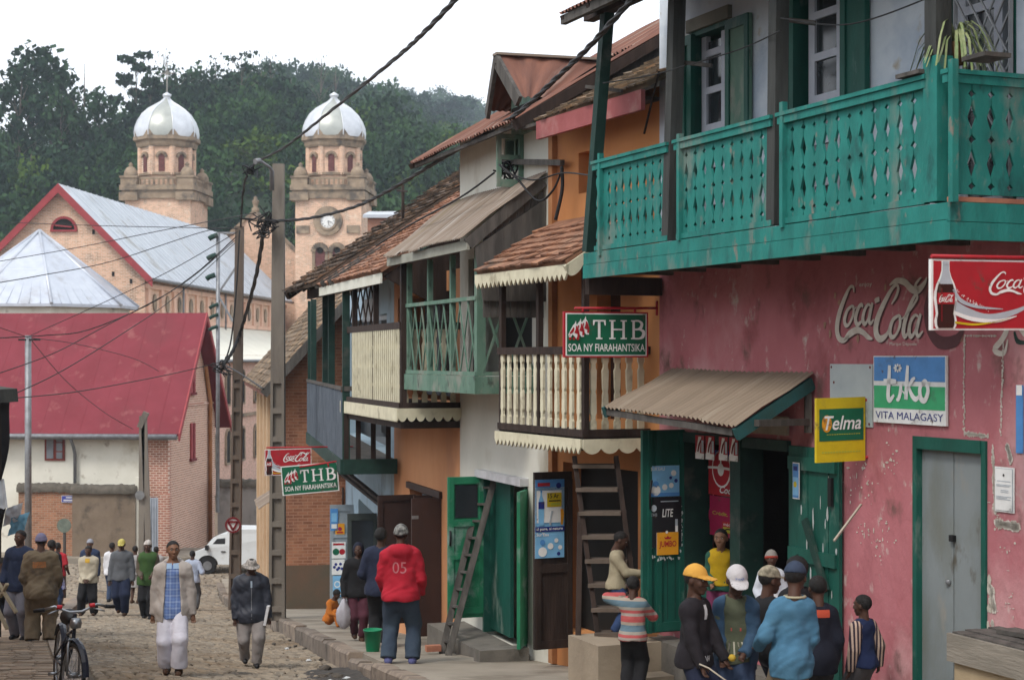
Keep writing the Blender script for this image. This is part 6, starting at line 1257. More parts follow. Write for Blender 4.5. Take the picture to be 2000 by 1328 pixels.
# posters on door leaves
def people_blobs(pn, pts, l=1):
    for x, y, r, c in pts: pn.disc(x, y, r, l, c, 14)
pn = panel_at(LL, 1269, 909, 1327, 969, .049); pn.rect(0,0,1,1,0,sky); pn.rect(0,.0,1,.12,1,blu); pn.text("SUR'EAU", .04,.84,.5,.96,1,wht,bold=.012); people_blobs(pn, ((.2,.4,.1,blu),(.2,.2,.16,wht),(.5,.3,.09,wht),(.72,.35,.08,wht),(.8,.75,.09,wht),(.7,.6,.05,nav),(.88,.5,.06,nav)))
solo(pn.mb, 'poster', PAL, 'sky blue water poster at the top of the left green door leaf', 'poster', fix=False)
pn = panel_at(LL, 1268, 970, 1331, 1068, .049); pn.rect(0,0,1,1,0,blk); pn.text('LITE', .40,.60,.74,.76,1,wht,bold=.015,shear=.15); pn.text('THB', .05,.62,.24,.68,1,sil); pn.disc(.14,.78,.09,1,sil,10,.07); pn.rect(.35,.9,.9,.92,1,sil); pn.rect(.8,.22,.88,.55,1,sil); pn.rect(.8,.3,.88,.42,2,wht); people_blobs(pn, ((.5,.25,.13,brn),(.52,.12,.15,nav),(.35,.1,.1,mag),(.7,.1,.1,nav)))
pn.disc(.53,.3,.04,3,wht,8); solo(pn.mb, 'poster', PAL, 'black beer poster below the sky blue one on the green door leaf', 'poster', fix=False)
pn = panel_at(LL, 1283, 1039, 1325, 1083, .054); pn.rect(0,0,1,1,0,ora); pn.text('JUMBO', .1,.28,.9,.62,1,red,bold=.015); pn.poly([(.38,.7),(.62,.7),(.68,.8),(.57,.77),(.5,.85),(.43,.77),(.32,.8)],1,red)
solo(pn.mb, 'poster', PAL, 'square orange poster with red capitals low on the green door leaf', 'poster', fix=False)
v_ = MB()
for k in range(60):
    e = R.choice((0,1,2)); x, y = (R.uniform(1266,1272), R.uniform(1040,1090)) if e == 0 else ((R.uniform(1268,1328), R.uniform(1086,1094)) if e == 1 else (R.uniform(1325,1331), R.uniform(975,1085)))
    u, z = LL.hit(x, y, .0225); r = R.uniform(.004,.014); v_.prism([LL.pt(u+r*R.uniform(.5,1.4)*math.cos(6.28*i/7), .0455, z+r*1.5*R.uniform(.5,1.4)*math.sin(6.28*i/7)) for i in range(7)], LL.n*.001)
o = part(v_, 'glue_remains', MT['worn_white'], ll); o['kind'] = 'stuff'
pn = panel_at(fP, 1548, 903, 1561, 974, .112); pn.rect(0,0,1,1,0,wht); pn.rect(.06,.03,.94,.97,1,blu); pn.rect(.1,.1,.9,.6,2,sky); pn.disc(.5,.4,.25,3,yel,12); pn.rect(.2,.78,.8,.9,2,nav); solo(pn.mb, 'poster', PAL, 'narrow blue leaflet on the braced green door leaf', 'poster', fix=False)
pn = panel_at(fP, 1384, 880, 1436, 968, -.19); pn.rect(0,0,1,1,0,red); pn.rect(0,.82,1,1,1,nav); pn.disc(.5,.6,.36,1,wht); pn.disc(.5,.6,.32,2,red); pn.stroke([(.0,.6),(.5,.62),(1,.6)],[.05,.06,.05],3,wht); pn.disc(.5,.58,.12,4,wht,12); pn.stroke([(.5,.5),(.5,.8)],[.1,.05],4,wht); cola(pn,.35,.04,1.6,.24,3,wht) if 0 else pn.text('Coca', .45,.06,.98,.22,3,wht,bold=.02,shear=.3)
solo(pn.mb, 'advert', PAL, 'red round emblem advert inside the shop doorway above the magenta disc', 'poster', fix=False)
pn = panel_at(fP, 1386, 970, 1437, 1048, -.19, .004, mag); pn.disc(.62,.5,.66,0,mag,30,.5); pn.text('Crédit. Sp', .12,.5,.98,.62,1,lim,bold=.01); pn.rect(.5,.1,.98,.4,1,red); pn.rect(.54,.12,.95,.26,2,lim); pn.stroke([(.55,.14),(.72,.22),(.93,.2)],[.04,.04,.04],3,brn); pn.text('média',.56,.29,.92,.37,2,wht)
solo(pn.mb, 'advert', PAL, 'magenta credit advert inside the shop doorway below the red one', 'poster', fix=False)
for i, x in enumerate((1358, 1378, 1404, 1424)):
    pn = panel_at(fP, x, 850+i*1.5, x+17, 896+i*1.5, .065, .004, red); pn.rect(0,.25,1,1,0,red); pn.rect(0,0,1,.25,0,wht); pn.poly([(.1,.25),(.55,.25),(.7,.95),(.4,.95)],1,wht); pn.stroke([(.35,.3),(.5,.6),(.75,.85)],[.1,.14,.05],2,drd); pn.rect(.75,.3,1,.8,2,sil)
    solo(pn.mb, 'hanging_card', PAL, 'red and white printed card hanging in a row under the shop lintel', 'card', 'cards hanging under the shop lintel', fix=False)
pn = panel_at(LA, 1045, 936, 1102, 1089, .05); pn.rect(0,0,1,1,0,sky); pn.rect(0,.9,1,1,1,blu); pn.rect(.0,.55,1,.9,1,wht); pn.rect(0,.44,1,.9,1,SKY and sky); pn.rect(.05,.45,.9,.86,2,wht); pn.rect(0,.335,1,.40,2,nav); pn.text('si pure, si nature', .04,.345,.94,.39,3,wht,bold=.02)
pn.text('Cristalline', .08,.91,.5,.97,2,red,bold=.03) if 0 else pn.rect(.08,.915,.5,.96,2,red); pn.rect(.4,.65,.9,.83,3,yel); pn.text('15 Ar', .44,.76,.8,.82,4,blk,bold=.012); pn.rect(.46,.72,.86,.735,4,blk); pn.rect(.52,.67,.84,.70,4,lim); bx = .2
pn.poly([(bx-.09,.42),(bx+.09,.42),(bx+.1,.62),(bx+.08,.74),(bx+.03,.8),(bx+.03,.86),(bx-.03,.86),(bx-.03,.8),(bx-.08,.74),(bx-.1,.62)],3,sky); pn.rect(bx-.1,.63,bx+.1,.72,4,nav); pn.rect(bx-.03,.84,bx+.03,.865,4,blu)
pn.stroke([(.5,.42),(.52,.5),(.58,.6)],[.03,.02,.03],4,sil); pn.stroke([(.9,.42),(.92,.55),(.9,.62)],[.03,.05,.04],4,ora); pn.disc(.8,.92,.09,2,nav,12); pn.text("Sur'Eau", .04,.28,.46,.325,2,wht,bold=.02); people_blobs(pn, ((.25,.2,.09,blu),(.25,.08,.15,wht),(.52,.15,.1,wht),(.72,.22,.07,wht),(.85,.13,.07,wht),(.8,.05,.06,nav)),2)
solo(pn.mb, 'poster', PAL, 'tall blue and white water poster with a yellow price square on the dark door leaf', 'poster', fix=False)
for (x0,y0,x1,y1,c,lab) in ((645,993,660,1036,blu,'pale blue sticker at the top of the grey sheet door'),(655,1022,673,1043,ora,'orange square sticker on the grey sheet door'),(648,1058,675,1090,wht,'green and red picture poster on the grey sheet door'),(648,1092,673,1122,wht,'white and purple poster on the grey sheet door'),(650,1124,672,1165,sky,'pale blue water poster at the foot of the grey sheet door')):
    pn = panel_at(LD, x0,y0,x1,y1,.05); pn.rect(0,0,1,1,0,c)
    if c == ora: pn.disc(.5,.5,.22,1,mag,8); pn.rect(.15,.1,.85,.25,1,red)
    elif 'green' in lab: pn.disc(.3,.4,.25,1,grn,10); pn.disc(.75,.4,.22,1,red,10); pn.rect(.1,.8,.9,.92,1,red)
    elif 'purple' in lab: 
        for k in range(6): pn.disc(.2+.12*k,.5+.2*math.sin(k*2),.12,1,nav,7)
    elif 'foot' in lab: pn.disc(.4,.6,.3,1,wht,14); pn.disc(.4,.6,.2,2,sky,12); pn.rect(.1,.1,.9,.2,1,wht)
    else: pn.rect(.15,.4,.85,.8,1,sky); pn.rect(.15,.1,.85,.3,1,wht)
    solo(pn.mb, 'poster', PAL, lab, 'poster', fix=False)
pn = panel_at(LC2, 806, 1020, 826, 1062, -.05); pn.rect(0,0,1,1,0,blu); pn.disc(.5,.55,.2,1,wht,8); solo(pn.mb, 'poster', PAL, 'bright blue sign inside the brown shop doorway', 'poster', fix=False)
# ---- poles
def slot_pole(name, label, x, ytop, Y, zb, wt, wb_, slots, mat):
    t = P(x[0], ytop, Y); b = V((P(x[1], 700, Y).x, Y, zb)); o = thing(name, label, 'utility pole', b); ax = V((1,0,0)); d = t-b
    def pt(f, s, dy): q = b.lerp(t, f); w_ = wb_+(wt-wb_)*f; return q+ax*(s*w_/2)+V((0,dy,0))
    m = MB()
    for s0, s1, dy0, dy1 in ((-1,-.62,0,.2), (.62,1,0,.2), (-.62,.62,.07,.13)):
        m.hexa([pt(0,s0,dy0), pt(0,s1,dy0), pt(0,s1,dy1), pt(0,s0,dy1), pt(1,s0,dy0), pt(1,s1,dy0), pt(1,s1,dy1), pt(1,s0,dy1)])
    part(m, 'shaft', mat, o)
    m = MB(); m.hexa([pt(slots,-.62,.004), pt(slots,.62,.004), pt(slots,.62,.196), pt(slots,-.62,.196), pt(1,-.62,.004), pt(1,.62,.004), pt(1,.62,.196), pt(1,-.62,.196)]); part(m, 'pole_head', mat, o)
    k = 0
    while .02+k*.062 < slots-.01:
        f = .02+k*.062; m = MB(); m.hexa([pt(f,-.62,.004), pt(f,.62,.004), pt(f,.62,.196), pt(f,-.62,.196), pt(f+.012,-.62,.004), pt(f+.012,.62,.004), pt(f+.012,.62,.196), pt(f+.012,-.62,.196)]); part(m, 'web_rib', mat, o); k += 1
    return o
m_pole = M('pole_concrete', (.20,.175,.145), (.15,.13,.11), 2, .9, .35, 25, stain=(.09,.078,.066), ssc=1.3, samt=.45, stretch=(1,1,.35))
m_pole2 = M('pole_brown', (.13,.10,.08), (.09,.07,.055), 2, .9, .35, 25, stretch=(1,1,.35))
p1 = slot_pole('concrete_pole', 'thick pale concrete pole with square recesses standing on the pavement edge', (543,540), 320, 32.7, side_z(32.7)-.05, .22, .33, .52, m_pole)
p2 = slot_pole('concrete_pole', 'slimmer dark concrete pole with narrow slots left of the thick one', (467,457), 442, 42, gz(42)-.1, .2, .3, .6, m_pole2)
v_ = MB(); v_.tube([P(531,372,32.5), P(531,335,32.5), P(528,328,32.4), P(506,312,32.2)], [.045,.045,.03,.02], 8); v_.tube([P(508,314,32.2), P(498,316,32.1)], [.05,.06], 8)
solo(v_, 'street_lamp', m_metal, 'small grey street lamp on a bent arm at the top of the thick pole', 'street lamp')
def tangle(c, n, r, name, label):
    m = MB()
    for _ in range(n):
        pts = [c+V((R.gauss(0,r), R.gauss(0,.05), R.gauss(0,r))) for _ in range(4)]; q, _w = spl([tuple(p) for p in pts], [1]*4, 5); m.tube(q, .014, 5)
    solo(m, name, m_black, label, 'cable')
tangle(P(517,436,32.4), 14, .14, 'cable_tangle', 'black tangle of cables clamped to the thick concrete pole'); tangle(P(487,335,37), 9, .09, 'cable_tangle', 'black knot of cable hanging free above the slim pole'); tangle(P(437,718,42), 8, .14, 'cable_tangle', 'coiled cables beside the middle of the slim pole')
o = thing('steel_pole', 'thin steel pole with dark insulators seen behind the slim pole', 'utility pole', P(425,1000,58)); v_ = MB(); v_.tube([P(425,1000,58), P(426,455,58)], .07, 8); part(v_, 'shaft', m_metal, o)
for a, b in (((426,455),(466,455)), ((425,575),(462,520)), ((425,575),(455,628))): v_ = MB(); v_.bar(P(*a,58), P(*b,57.9), .06); part(v_, 'cross_arm', m_metal, o)
for x, y in ((414,463),(411,502),(409,541),(415,598),(415,618),(414,641)): 
    v_ = MB(); v_.tube([P(x-6,y+4,57.9), P(x,y,57.9), P(x+11,y-4,57.9)], [.09 if y < 560 else .06]*3, 8); part(v_, 'insulator', m_dkgreen, o)
a = P(55,655,45); b = V((P(55,700,45).x, 45, gz(45))); o = thing('steel_pole', 'plain grey steel pole at the left beside the market stall', 'utility pole', b); v_ = MB(); v_.tube([b, a], [.1,.085], 10); part(v_, 'shaft', m_metal, o); v_ = MB(); v_.bar(a+V((-.25,-.05,-.12)), a+V((.35,-.05,-.12)), .05); part(v_, 'cross_arm', m_black, o)
o = thing('concrete_pole', 'forked grey concrete pole in front of the hall corner', 'utility pole', P(280,1090,59.5)); 
for a, b in (((278,812),(276,1095)), ((281,812),(291,1095))): v_ = MB(); v_.bar(P(*a,59.4), P(*b,59.4), .14, .2); part(v_, 'leg', m_pole, o)
v_ = MB(); v_.bar(P(273,835,59.4), P(286,805,59.4), .2, .2); part(v_, 'pole_head', m_pole, o)
def disc_sign(name, label, x, y, Y, r, face, post=None):
    c = P(x,y,Y); o = thing(name, label, 'road sign', c if post is None else V((c.x, Y, post))); m = MB(); m.prism([c+V((r*math.cos(6.283*i/24), 0, r*math.sin(6.283*i/24))) for i in range(24)], (0,.02,0)); part(m, 'plate', face, o)
    if post is not None: m = MB(); m.tube([V((c.x,Y+.06,post)), c+V((0,.06,r*.6))], .045, 8); part(m, 'post', M('dark_post', (.06,.055,.05)), o)
    return o
disc_sign('road_sign', 'back of a round road sign on a post before the brick yard wall', 125, 1026, 48, .21, M('sign_back', (.16,.19,.155), (.11,.13,.11), 6), gz(48))
disc_sign('road_sign', 'grey back of a round sign on the forked pole', 273, 967, 59.2, .17, M('sign_back_grey', (.2,.2,.2)))
o = disc_sign('road_sign', 'round white sign with a red rim and triangle on the slim pole', 455, 1025, 41.7, .2, WHT); c = P(455,1025,41.68); m = MB()
for i in range(24): a, b = 6.283*i/24, 6.283*(i+1)/24; m.bar(c+V((.18*math.cos(a),0,.18*math.sin(a))), c+V((.18*math.cos(b),0,.18*math.sin(b))), .03, .045)
part(m, 'rim', DRED, o); m = MB(); T = [c+V((x,-.01,z)) for x, z in ((-.12,.08),(.12,.08),(0,-.13))]
for p, q in zip(T, T[1:]+T[:1]): m.bar(p, q, .02, .05)
part(m, 'triangle', DRED, o)
# ---- cables
def cable(pts, r, label, grp=None, tw=False, sag=0):
    q = []
    for p in pts: q.append(tuple(P(*p)))
    if len(q) == 2: 
        a, b = V(q[0]), V(q[1]); q = [tuple(a.lerp(b, t/8)-V((0,0,sag*4*t/8*(1-t/8)))) for t in range(9)]
    w_, _ = spl(q, [1]*len(q), 8); m = MB(); m.tube(w_, r, 6)
    if tw:
        n = len(w_)
        for ph in (0, 2.1, 4.2): m.tube([V(w_[i])+V((r*math.cos(i*1.1+ph), 0, r*math.sin(i*1.1+ph))) for i in range(n)], r*.75, 5)
    solo(m, 'overhead_cable', m_black, label, 'cable', grp)
cable([(470,442,42),(484,338,38),(560,285,32),(640,222,27),(760,125,20),(830,62,16.5),(900,-12,14)], .017, 'thick twisted cable rising from the knot to the top of the picture', None, True)
cable([(524,432,32.4),(600,427,31),(690,405,28.5),(760,372,26),(850,318,23.5),(930,272,21.5),(1010,222,19.5),(1090,150,17.5),(1160,82,16),(1240,-8,14.5)], .019, 'thick twisted cable running from the thick pole along the house roofs', None, True)
cable([(517,440,32.5),(500,540,37),(474,635,41.6),(456,683,41.7),(438,712,41.6)], .03, 'black cable drooping from the thick pole to the slim pole', None, True)
cable([(468,450,41.8),(462,560,41.7),(452,660,41.7),(440,705,41.7)], .022, 'black cable running down the side of the slim pole')
g_ = 'thin wires fanning out from the slim pole'
for k, pts in enumerate((((460,446,41.8),(230,442,46),(0,434,50),(-60,430,51)), ((500,416,33),(318,450,40),(150,484,44),(-10,512,46)), ((464,447,41.8),(400,452,41),(220,510,39),(80,538,36),(-20,555,34)), ((464,453,41.8),(330,530,42),(200,592,43.5),(60,655,45)), ((461,463,41.8),(380,536,43),(288,596,44),(170,645,45),(90,655,45),(0,660,44),(-30,661,44)), ((461,468,41.8),(355,556,40),(200,640,37),(100,692,35),(-20,735,33)), ((460,474,41.8),(340,582,38),(237,653,35),(120,725,32),(22,772,30)), ((436,706,41.7),(350,727,40),(240,749,37),(135,767,34),(20,778,31)), ((58,660,45),(0,640,44),(-30,630,44)), ((60,663,45),(130,745,50),(205,806,58),(260,838,59.5)))):
    cable(pts, .010, ['topmost thin wire crossing level to the left edge','thin wire from the thick pole crossing below the topmost one','thin wire sagging across the apse roof to the left edge','wire falling straight to the head of the grey steel pole','twisted drop wire curving past the steel pole head','wire crossing the red roof from its upper right to the left edge','wire crossing the red roof down to the dark stall roof','lowest wire stretched across the red roof','short wire leaving the steel pole to the left edge','wire running down from the steel pole to the hall eave'][k], g_, k == 4)
cable([(60,660,45),(150,672,48),(260,700,53),(310,725,58)], .01, 'faint wire drooping over the middle of the red roof'); cable([(438,712,41.7),(470,730,39),(515,760,34)], .02, 'short black cable between the two concrete poles')
cable([(965,338,20.3),(900,385,21.5),(800,440,24),(735,480,25.5)], .014, 'service wire lying over the weathered lower roof'); cable([(975,322,20.2),(1010,350,19.9),(1050,392,19.5),(1080,372,19.3),(1098,330,19.2)], .014, 'looped service wire under the cable bracket'); cable([(985,335,20),(1040,352,19.6),(1100,338,19),(1165,345,17)], .01, 'service wire running from the bracket to the teal balcony')
tangle(fB.p(985,340,.2), 7, .09, 'cable_tangle', 'knot of wires and clamps on the wooden bracket'); cable([(1097,325,19.2),(1098,370,19.2),(1085,430,19.25)], .022, 'grey conduit pipe bending down the white house corner')
cable([(1178,163,16.2),(1270,148,15.6),(1340,128,14.9)], .006, 'thin clothes line at the left end of the teal balcony'); cable([(1350,126,14.9),(1450,95,14.2),(1525,60,13.5)], .006, 'thin clothes line across the middle of the teal balcony'); cable([(1525,36,13.5),(1660,48,12.6),(1830,-10,11.8)], .006, 'thin clothes line at the right end of the teal balcony')
# ---- leaning ladder, brown stair, step block
o = thing('ladder', 'wooden ladder leaning beside the bright green door', 'ladder', P(870,1279,22)); ra, rb = (P(876,1280,21.6), P(968,926,22.35)), (P(863,1276,22.0), P(944,926,22.7))
for p, q in (ra, rb): v_ = MB(); v_.bar(p, q, .05, .085, (1,0,0)); part(v_, 'rail', m_grwood, o)
for k in range(10): t = .07+.095*k; v_ = MB(); v_.bar(ra[0].lerp(ra[1],t), rb[0].lerp(rb[1],t), .05, .03); part(v_, 'rung', m_grwood, o)
v_ = MB(); fP.box(v_, fP.L-.62, fP.L+.12, .28, 1.02, -2.3, -1.42); solo(v_, 'step_block', M('old_plaster_step', (.33,.27,.20), (.26,.21,.155), 2, .95, .4, 10, stain=(.16,.13,.1), ssc=1.5), 'beige masonry block at the foot of the brown stair', 'step')
v_ = MB(); fP.box(v_, fP.L-.9, fP.L-.635, .1, .75, -2.3, -1.72); solo(v_, 'step_block', MT['old_plaster_step'], 'low worn step in front of the green door leaf', 'step')
o = thing('stair', 'steep dark brown plank stair up to the cream balcony', 'stair', P(1160,1240,17.4)); sa, sb = (P(1122,893,17.9), P(1167,1238,17.35)), (P(1203,893,17.75), P(1250,1238,17.2))
for p, q in (sa, sb): v_ = MB(); v_.bar(p, q, .05, .15, (0,1,0)); part(v_, 'stringer', m_dkwood, o)
for k in range(8): t = .05+.135*k; v_ = MB(); v_.bar(sa[0].lerp(sa[1],t), sb[0].lerp(sb[1],t), .24, .04); part(v_, 'tread', M('worn_tread', (.13,.10,.08), (.085,.065,.05), 4), o)
v_ = MB(); v_.bar(P(1133,1000,17.7), P(1128,1318,17.2), .06, .04); solo(v_, 'plank', m_dkwood, 'tall dark plank standing upright left of the brown stair', 'plank')
v_ = MB(); v_.bar(P(1629,1056,13.5), P(1682,985,13.9), .016); solo(v_, 'stick', M('pale_stick', (.45,.40,.32)), 'pale stick leaning between the green door leaf and the pink wall', 'stick')
# ---- wooden counter at the right edge
o = thing('wooden_counter', 'rough plank counter standing before the grey double door', 'counter', fP.pt(fP.u(1930,.7),.7,side_z(12))); cu1 = fP.u(1857,.95); cu0 = cu1-1.6; cz = -.41
for k in range(5): v_ = MB(); a = .42+k*.11; fP.box(v_, cu0+R.uniform(-.05,.02), cu1-R.uniform(0,.08), a, a+.1, cz-.03+.006*(k % 2), cz+.006*(k % 2)+R.uniform(0,.01)); part(v_, 'top_plank', m_grwood, o)
v_ = MB(); fP.box(v_, cu0, cu1, .955, .985, cz-.2, cz-.005); part(v_, 'front_board', M('silvered_board', (.27,.24,.20), (.19,.17,.14), 3, .9, .4, 14, stretch=(.5,.5,3)), o)
v_ = MB(); fP.box(v_, cu1-.03, cu1, .42, .955, cz-.2, cz-.03); part(v_, 'end_board', MT['silvered_board'], o)
v_ = MB(); fP.box(v_, cu0, cu1-.04, .93, .95, -1.5, cz-.2); part(v_, 'front_cloth', M('sacking', (.42,.33,.21), (.35,.27,.17), 3), o)
for u in (cu0+.05, cu1-.08): v_ = MB(); fP.box(v_, u-.03, u+.03, .45, .51, -1.6, cz-.03); part(v_, 'leg', m_grwood, o)
v_ = MB(); v_.bar(fP.pt(cu1-.25,.72,cz+.032), fP.pt(cu1-.8,.62,cz+.034), .1, .03); solo(v_, 'plank', m_grwood, 'short loose plank lying on the rough counter', 'plank')
# ---- bucket, brick, stick props
c = V((P(728,700,22.4).x, 22.4, side_z(22.4))); o = thing('bucket', 'bright green plastic bucket standing on the pavement', 'bucket', c); v_ = MB(); v_.lathe(c, [(.0,.01),(.085,.0),(.09,.01),(.122,.285),(.132,.287),(.132,.305),(.122,.305),(.088,.02),(0,.02)], 24); part(v_, 'shell', M('green_plastic', (.01,.22,.10), (.008,.20,.09), 2, .4, 0), o); v_ = MB(); v_.tube([c+V((.125*math.cos(t),-.125*math.sin(t)*.3-.02,.29-.06*math.sin(t))) for t in [math.pi*i/8 for i in range(9)]], .005, 5); part(v_, 'handle', m_metal, o)
v_ = MB(); v_.box(P(846,1268,21.9)+V((0,0,.02)), .2, .1, .08, .3); solo(v_, 'loose_brick', MT['loose_brick'], 'single brick lying at the foot of the brown shop door', 'brick')
# ---- plant on the balcony post
c = fP.p(1868,128,.7); o = thing('potted_plant', 'striped spider plant in a hanging pot beside the balcony corner post', 'plant', c); v_ = MB(); v_.lathe(c, [(.0,0),(.05,0),(.075,.16),(.065,.16),(.0,.14)], 14); part(v_, 'pot', M('rusty_pot', (.14,.075,.035)), o)
v_ = MB(); m_lf = M('striped_leaf', (.13,.20,.07), (.30,.33,.17), 9, .6, 0)
for k in range(64):
    a = R.random()*6.28; L = R.uniform(.16,.34); up = R.uniform(.08,.2); b = c+V((0,0,.15)); pts = [b+V((math.cos(a)*L*t, math.sin(a)*L*t, up*4*t*(1-t)-t*t*R.uniform(.1,.25))) for t in (0,.2,.4,.6,.8,1)]
    for p, q in zip(pts, pts[1:]): s = V((-math.sin(a), math.cos(a), .3))*.009; v_.poly([p-s, p+s, q+s*.85, q-s*.85])
part(v_, 'leaves', m_lf, o, fix=False)
# ---- van
vz, vY, vX = -5.98, 57.2, P(372,700,57.2).x; o = thing('van', 'white delivery van with a dark side window parked across the junction', 'van', (vX+1.9, vY+.8, vz)); m_van = M('van_white', (.62,.65,.66), (.58,.61,.62), 1.5, .35, 0, stain=(.45,.45,.43), ssc=1, samt=.2)
prof = [(0,.35),(.02,.66),(.1,.82),(.45,.94),(.82,1.42),(1.0,1.52),(1.3,1.55),(1.34,1.74),(4.0,1.74),(4.05,1.6),(4.05,.35)]
v_ = MB(); vp = lambda x, y, z: V((vX+x*.985+y*.1, vY+y-x*.09, vz+z*.88))
a = [v_.vert(vp(x, .06 if z > 1 else 0, z)) for x, z in prof]; b = [v_.vert(vp(x, 1.5 if z > 1 else 1.56, z)) for x, z in prof]; n = len(prof)
v_.face(a[::-1]); v_.face(b)
for i in range(n): v_.face((a[i], a[(i+1) % n], b[(i+1) % n], b[i]))
part(v_, 'body', m_van, o)
for nm, pts in (('side_window', [(.66,.98),(.95,1.36),(1.24,1.39),(1.24,.98)]),): v_ = MB(); v_.prism([vp(x,.04,z) for x, z in pts], (0,-.02,0)); part(v_, nm, m_glass, o)
v_ = MB(); v_.hexa([vp(.47,.14,.97), vp(.47,1.42,.97), vp(.49,1.42,.97), vp(.49,.14,.97), vp(.8,.18,1.40), vp(.8,1.38,1.40), vp(.82,1.38,1.40), vp(.82,.18,1.40)]); w_ = [V(p) for p in v_.v]; v_.v = [tuple(p+V((-.015,0,.03))) for p in w_]; part(v_, 'windscreen', M('windscreen', (.10,.085,.075), rough=.2, bump=0), o)
for x in (.62, 3.2):
    v_ = MB(); c = vp(x, -.02, .3); v_.tube([c+V((0,-.03,0)), c+V((0,.18,0))], .3, 20); wl = part(v_, 'wheel', m_black, o); v_ = MB(); v_.tube([c+V((0,-.045,0)), c+V((0,-.02,0))], .16, 16); part(v_, 'rim', m_metal, wl)
    v_ = MB(); v_.prism([vp(x+.37*math.cos(math.pi*i/10), -.012, .34+.37*math.sin(math.pi*i/10)) for i in range(11)], (0,.01,0)); part(v_, 'wheel_arch', m_dark, o)
v_ = MB(); v_.hexa([vp(-.05,-.01,.36), vp(.1,-.01,.36), vp(.1,1.57,.36), vp(-.05,1.57,.36), vp(-.05,-.01,.52), vp(.1,-.01,.52), vp(.1,1.57,.52), vp(-.05,1.57,.52)]); part(v_, 'bumper', m_metal, o)
v_ = MB(); v_.box(vp(.62,-.1,1.02), .1, .18, .16); part(v_, 'wing_mirror', m_black, o); v_ = MB(); v_.box(vp(1.18,-.01,.86), .16, .03, .035); part(v_, 'handle', m_black, o)
for y in (.2, 1.35): v_ = MB(); v_.box(vp(-.005,y,.66), .05, .25, .14); part(v_, 'headlight', M('lamp_lens', (.6,.6,.6), rough=.15, bump=0), o)
# ---- bicycle
bY = 16.2; bx = P(124,700,bY).x; bz = road_z(bx, bY)+.02; hd = V((.38,-.92,0)).normalized(); sdv = V((-hd.y, hd.x, 0)); o = thing('bicycle', 'dark bicycle with chrome mudguards standing at the left kerb', 'bicycle', (bx, bY, bz)); ln = V((-.06,0,0))
def bp2(f, s, z): return V((bx,bY,bz))+hd*f+sdv*(s)+V((0,0,z))+sdv*(.07*z)
m_tyre = M('tyre', (.02,.02,.02)); m_chr = M('chrome', (.30,.31,.33), (.2,.21,.22), 5, .32, 0, metal=.8); m_fr = M('bike_enamel', (.015,.018,.03), rough=.3, bump=0)
wr = .31; stc = .12
def wheel(f, steer):
    v_ = MB(); c = lambda a, r, s=0: bp2(f+r*math.cos(a)*math.cos(steer), s+r*math.cos(a)*math.sin(steer), wr+r*math.sin(a))
    v_.tube([c(6.2832*i/36, wr-.02) for i in range(37)], .021, 8, False); wl = part(v_, 'wheel', m_tyre, o)
    v_ = MB(); v_.tube([c(6.2832*i/36, wr-.045) for i in range(37)], .012, 6, False); part(v_, 'rim', m_chr, wl)
    v_ = MB()
    for k in range(18): v_.tube([c(0,0,.025*(-1)**k), c(6.2832*k/18, wr-.05)], .0025, 3, False)
    part(v_, 'spokes', m_chr, wl); v_ = MB(); v_.tube([c(0,0,-.05), c(0,0,.05)], .025, 10); part(v_, 'hub', m_chr, wl)
    v_ = MB(); L = []
    for i in range(13):
        a = .1+2.5*i/12; L.append([c(a, wr+.03, -.03), c(a, wr+.045, 0), c(a, wr+.03, .03)])
    idv = [[v_.vert(p) for p in q] for q in L]
    for p, q in zip(idv, idv[1:]):
        for k in range(2): v_.face((p[k], p[k+1], q[k+1], q[k]))
    part(v_, 'mudguard', m_fr, wl, fix=False)
wheel(.52, .22); wheel(-.5, 0)
for a, b, r in (((-.02,0,.62),(.40,0,.72),.017), ((-.02,0,.6),(.0,0,.27),.017), ((.0,0,.27),(.41,0,.62),.019), ((0,0,.27),(-.5,.05,.31),.012), ((0,0,.27),(-.5,-.05,.31),.012), ((-.02,0,.6),(-.5,.05,.31),.011), ((-.02,0,.6),(-.5,-.05,.31),.011), ((.40,0,.58),(.385,0,.88),.019)):
    v_ = MB(); v_.tube([bp2(*a), bp2(*b)], r, 8); part(v_, 'frame_tube', m_fr, o)
for s in (-.055,.055): v_ = MB(); v_.tube([bp2(.40,s*.6,.64), bp2(.45,s,.58), bp2(.52,s,.31)], [.014,.014,.010], 8); part(v_, 'fork_blade', m_chr, o)
v_ = MB(); v_.tube([bp2(.36,-.29,.93), bp2(.39,-.2,.96), bp2(.41,-.06,.9), bp2(.41,.06,.9), bp2(.39,.2,.96), bp2(.36,.29,.93)], .013, 8); hb = part(v_, 'handlebar', m_chr, o)
for s in (-1,1): v_ = MB(); v_.tube([bp2(.36,.29*s,.93), bp2(.31,.38*s,.915)], .019, 8); part(v_, 'grip', m_black, hb); v_ = MB(); v_.tube([bp2(.42,.16*s,.93), bp2(.46,.27*s,.9)], .008, 6); part(v_, 'brake_lever', m_chr, hb); v_ = MB(); v_.tube([bp2(.40,.13*s,.95), bp2(.40,.18*s,.955)], .022, 8); part(v_, 'brake_clamp', RED, hb)
v_ = MB(); v_.lathe(bp2(.47,0,.80), [(.0,-.05),(.05,-.045),(.06,.0),(.045,.045),(.0,.05)], 14); part(v_, 'headlamp', m_chr, o)
v_ = MB(); v_.tube([bp2(-.16,0,.78), bp2(-.06,0,.785), bp2(.06,0,.78), bp2(.12,0,.78)], [.05,.085,.035,.02], 10); part(v_, 'saddle', m_black, o); v_ = MB(); v_.tube([bp2(-.02,0,.6), bp2(-.03,0,.77)], .013, 8); part(v_, 'seat_post', m_chr, o)
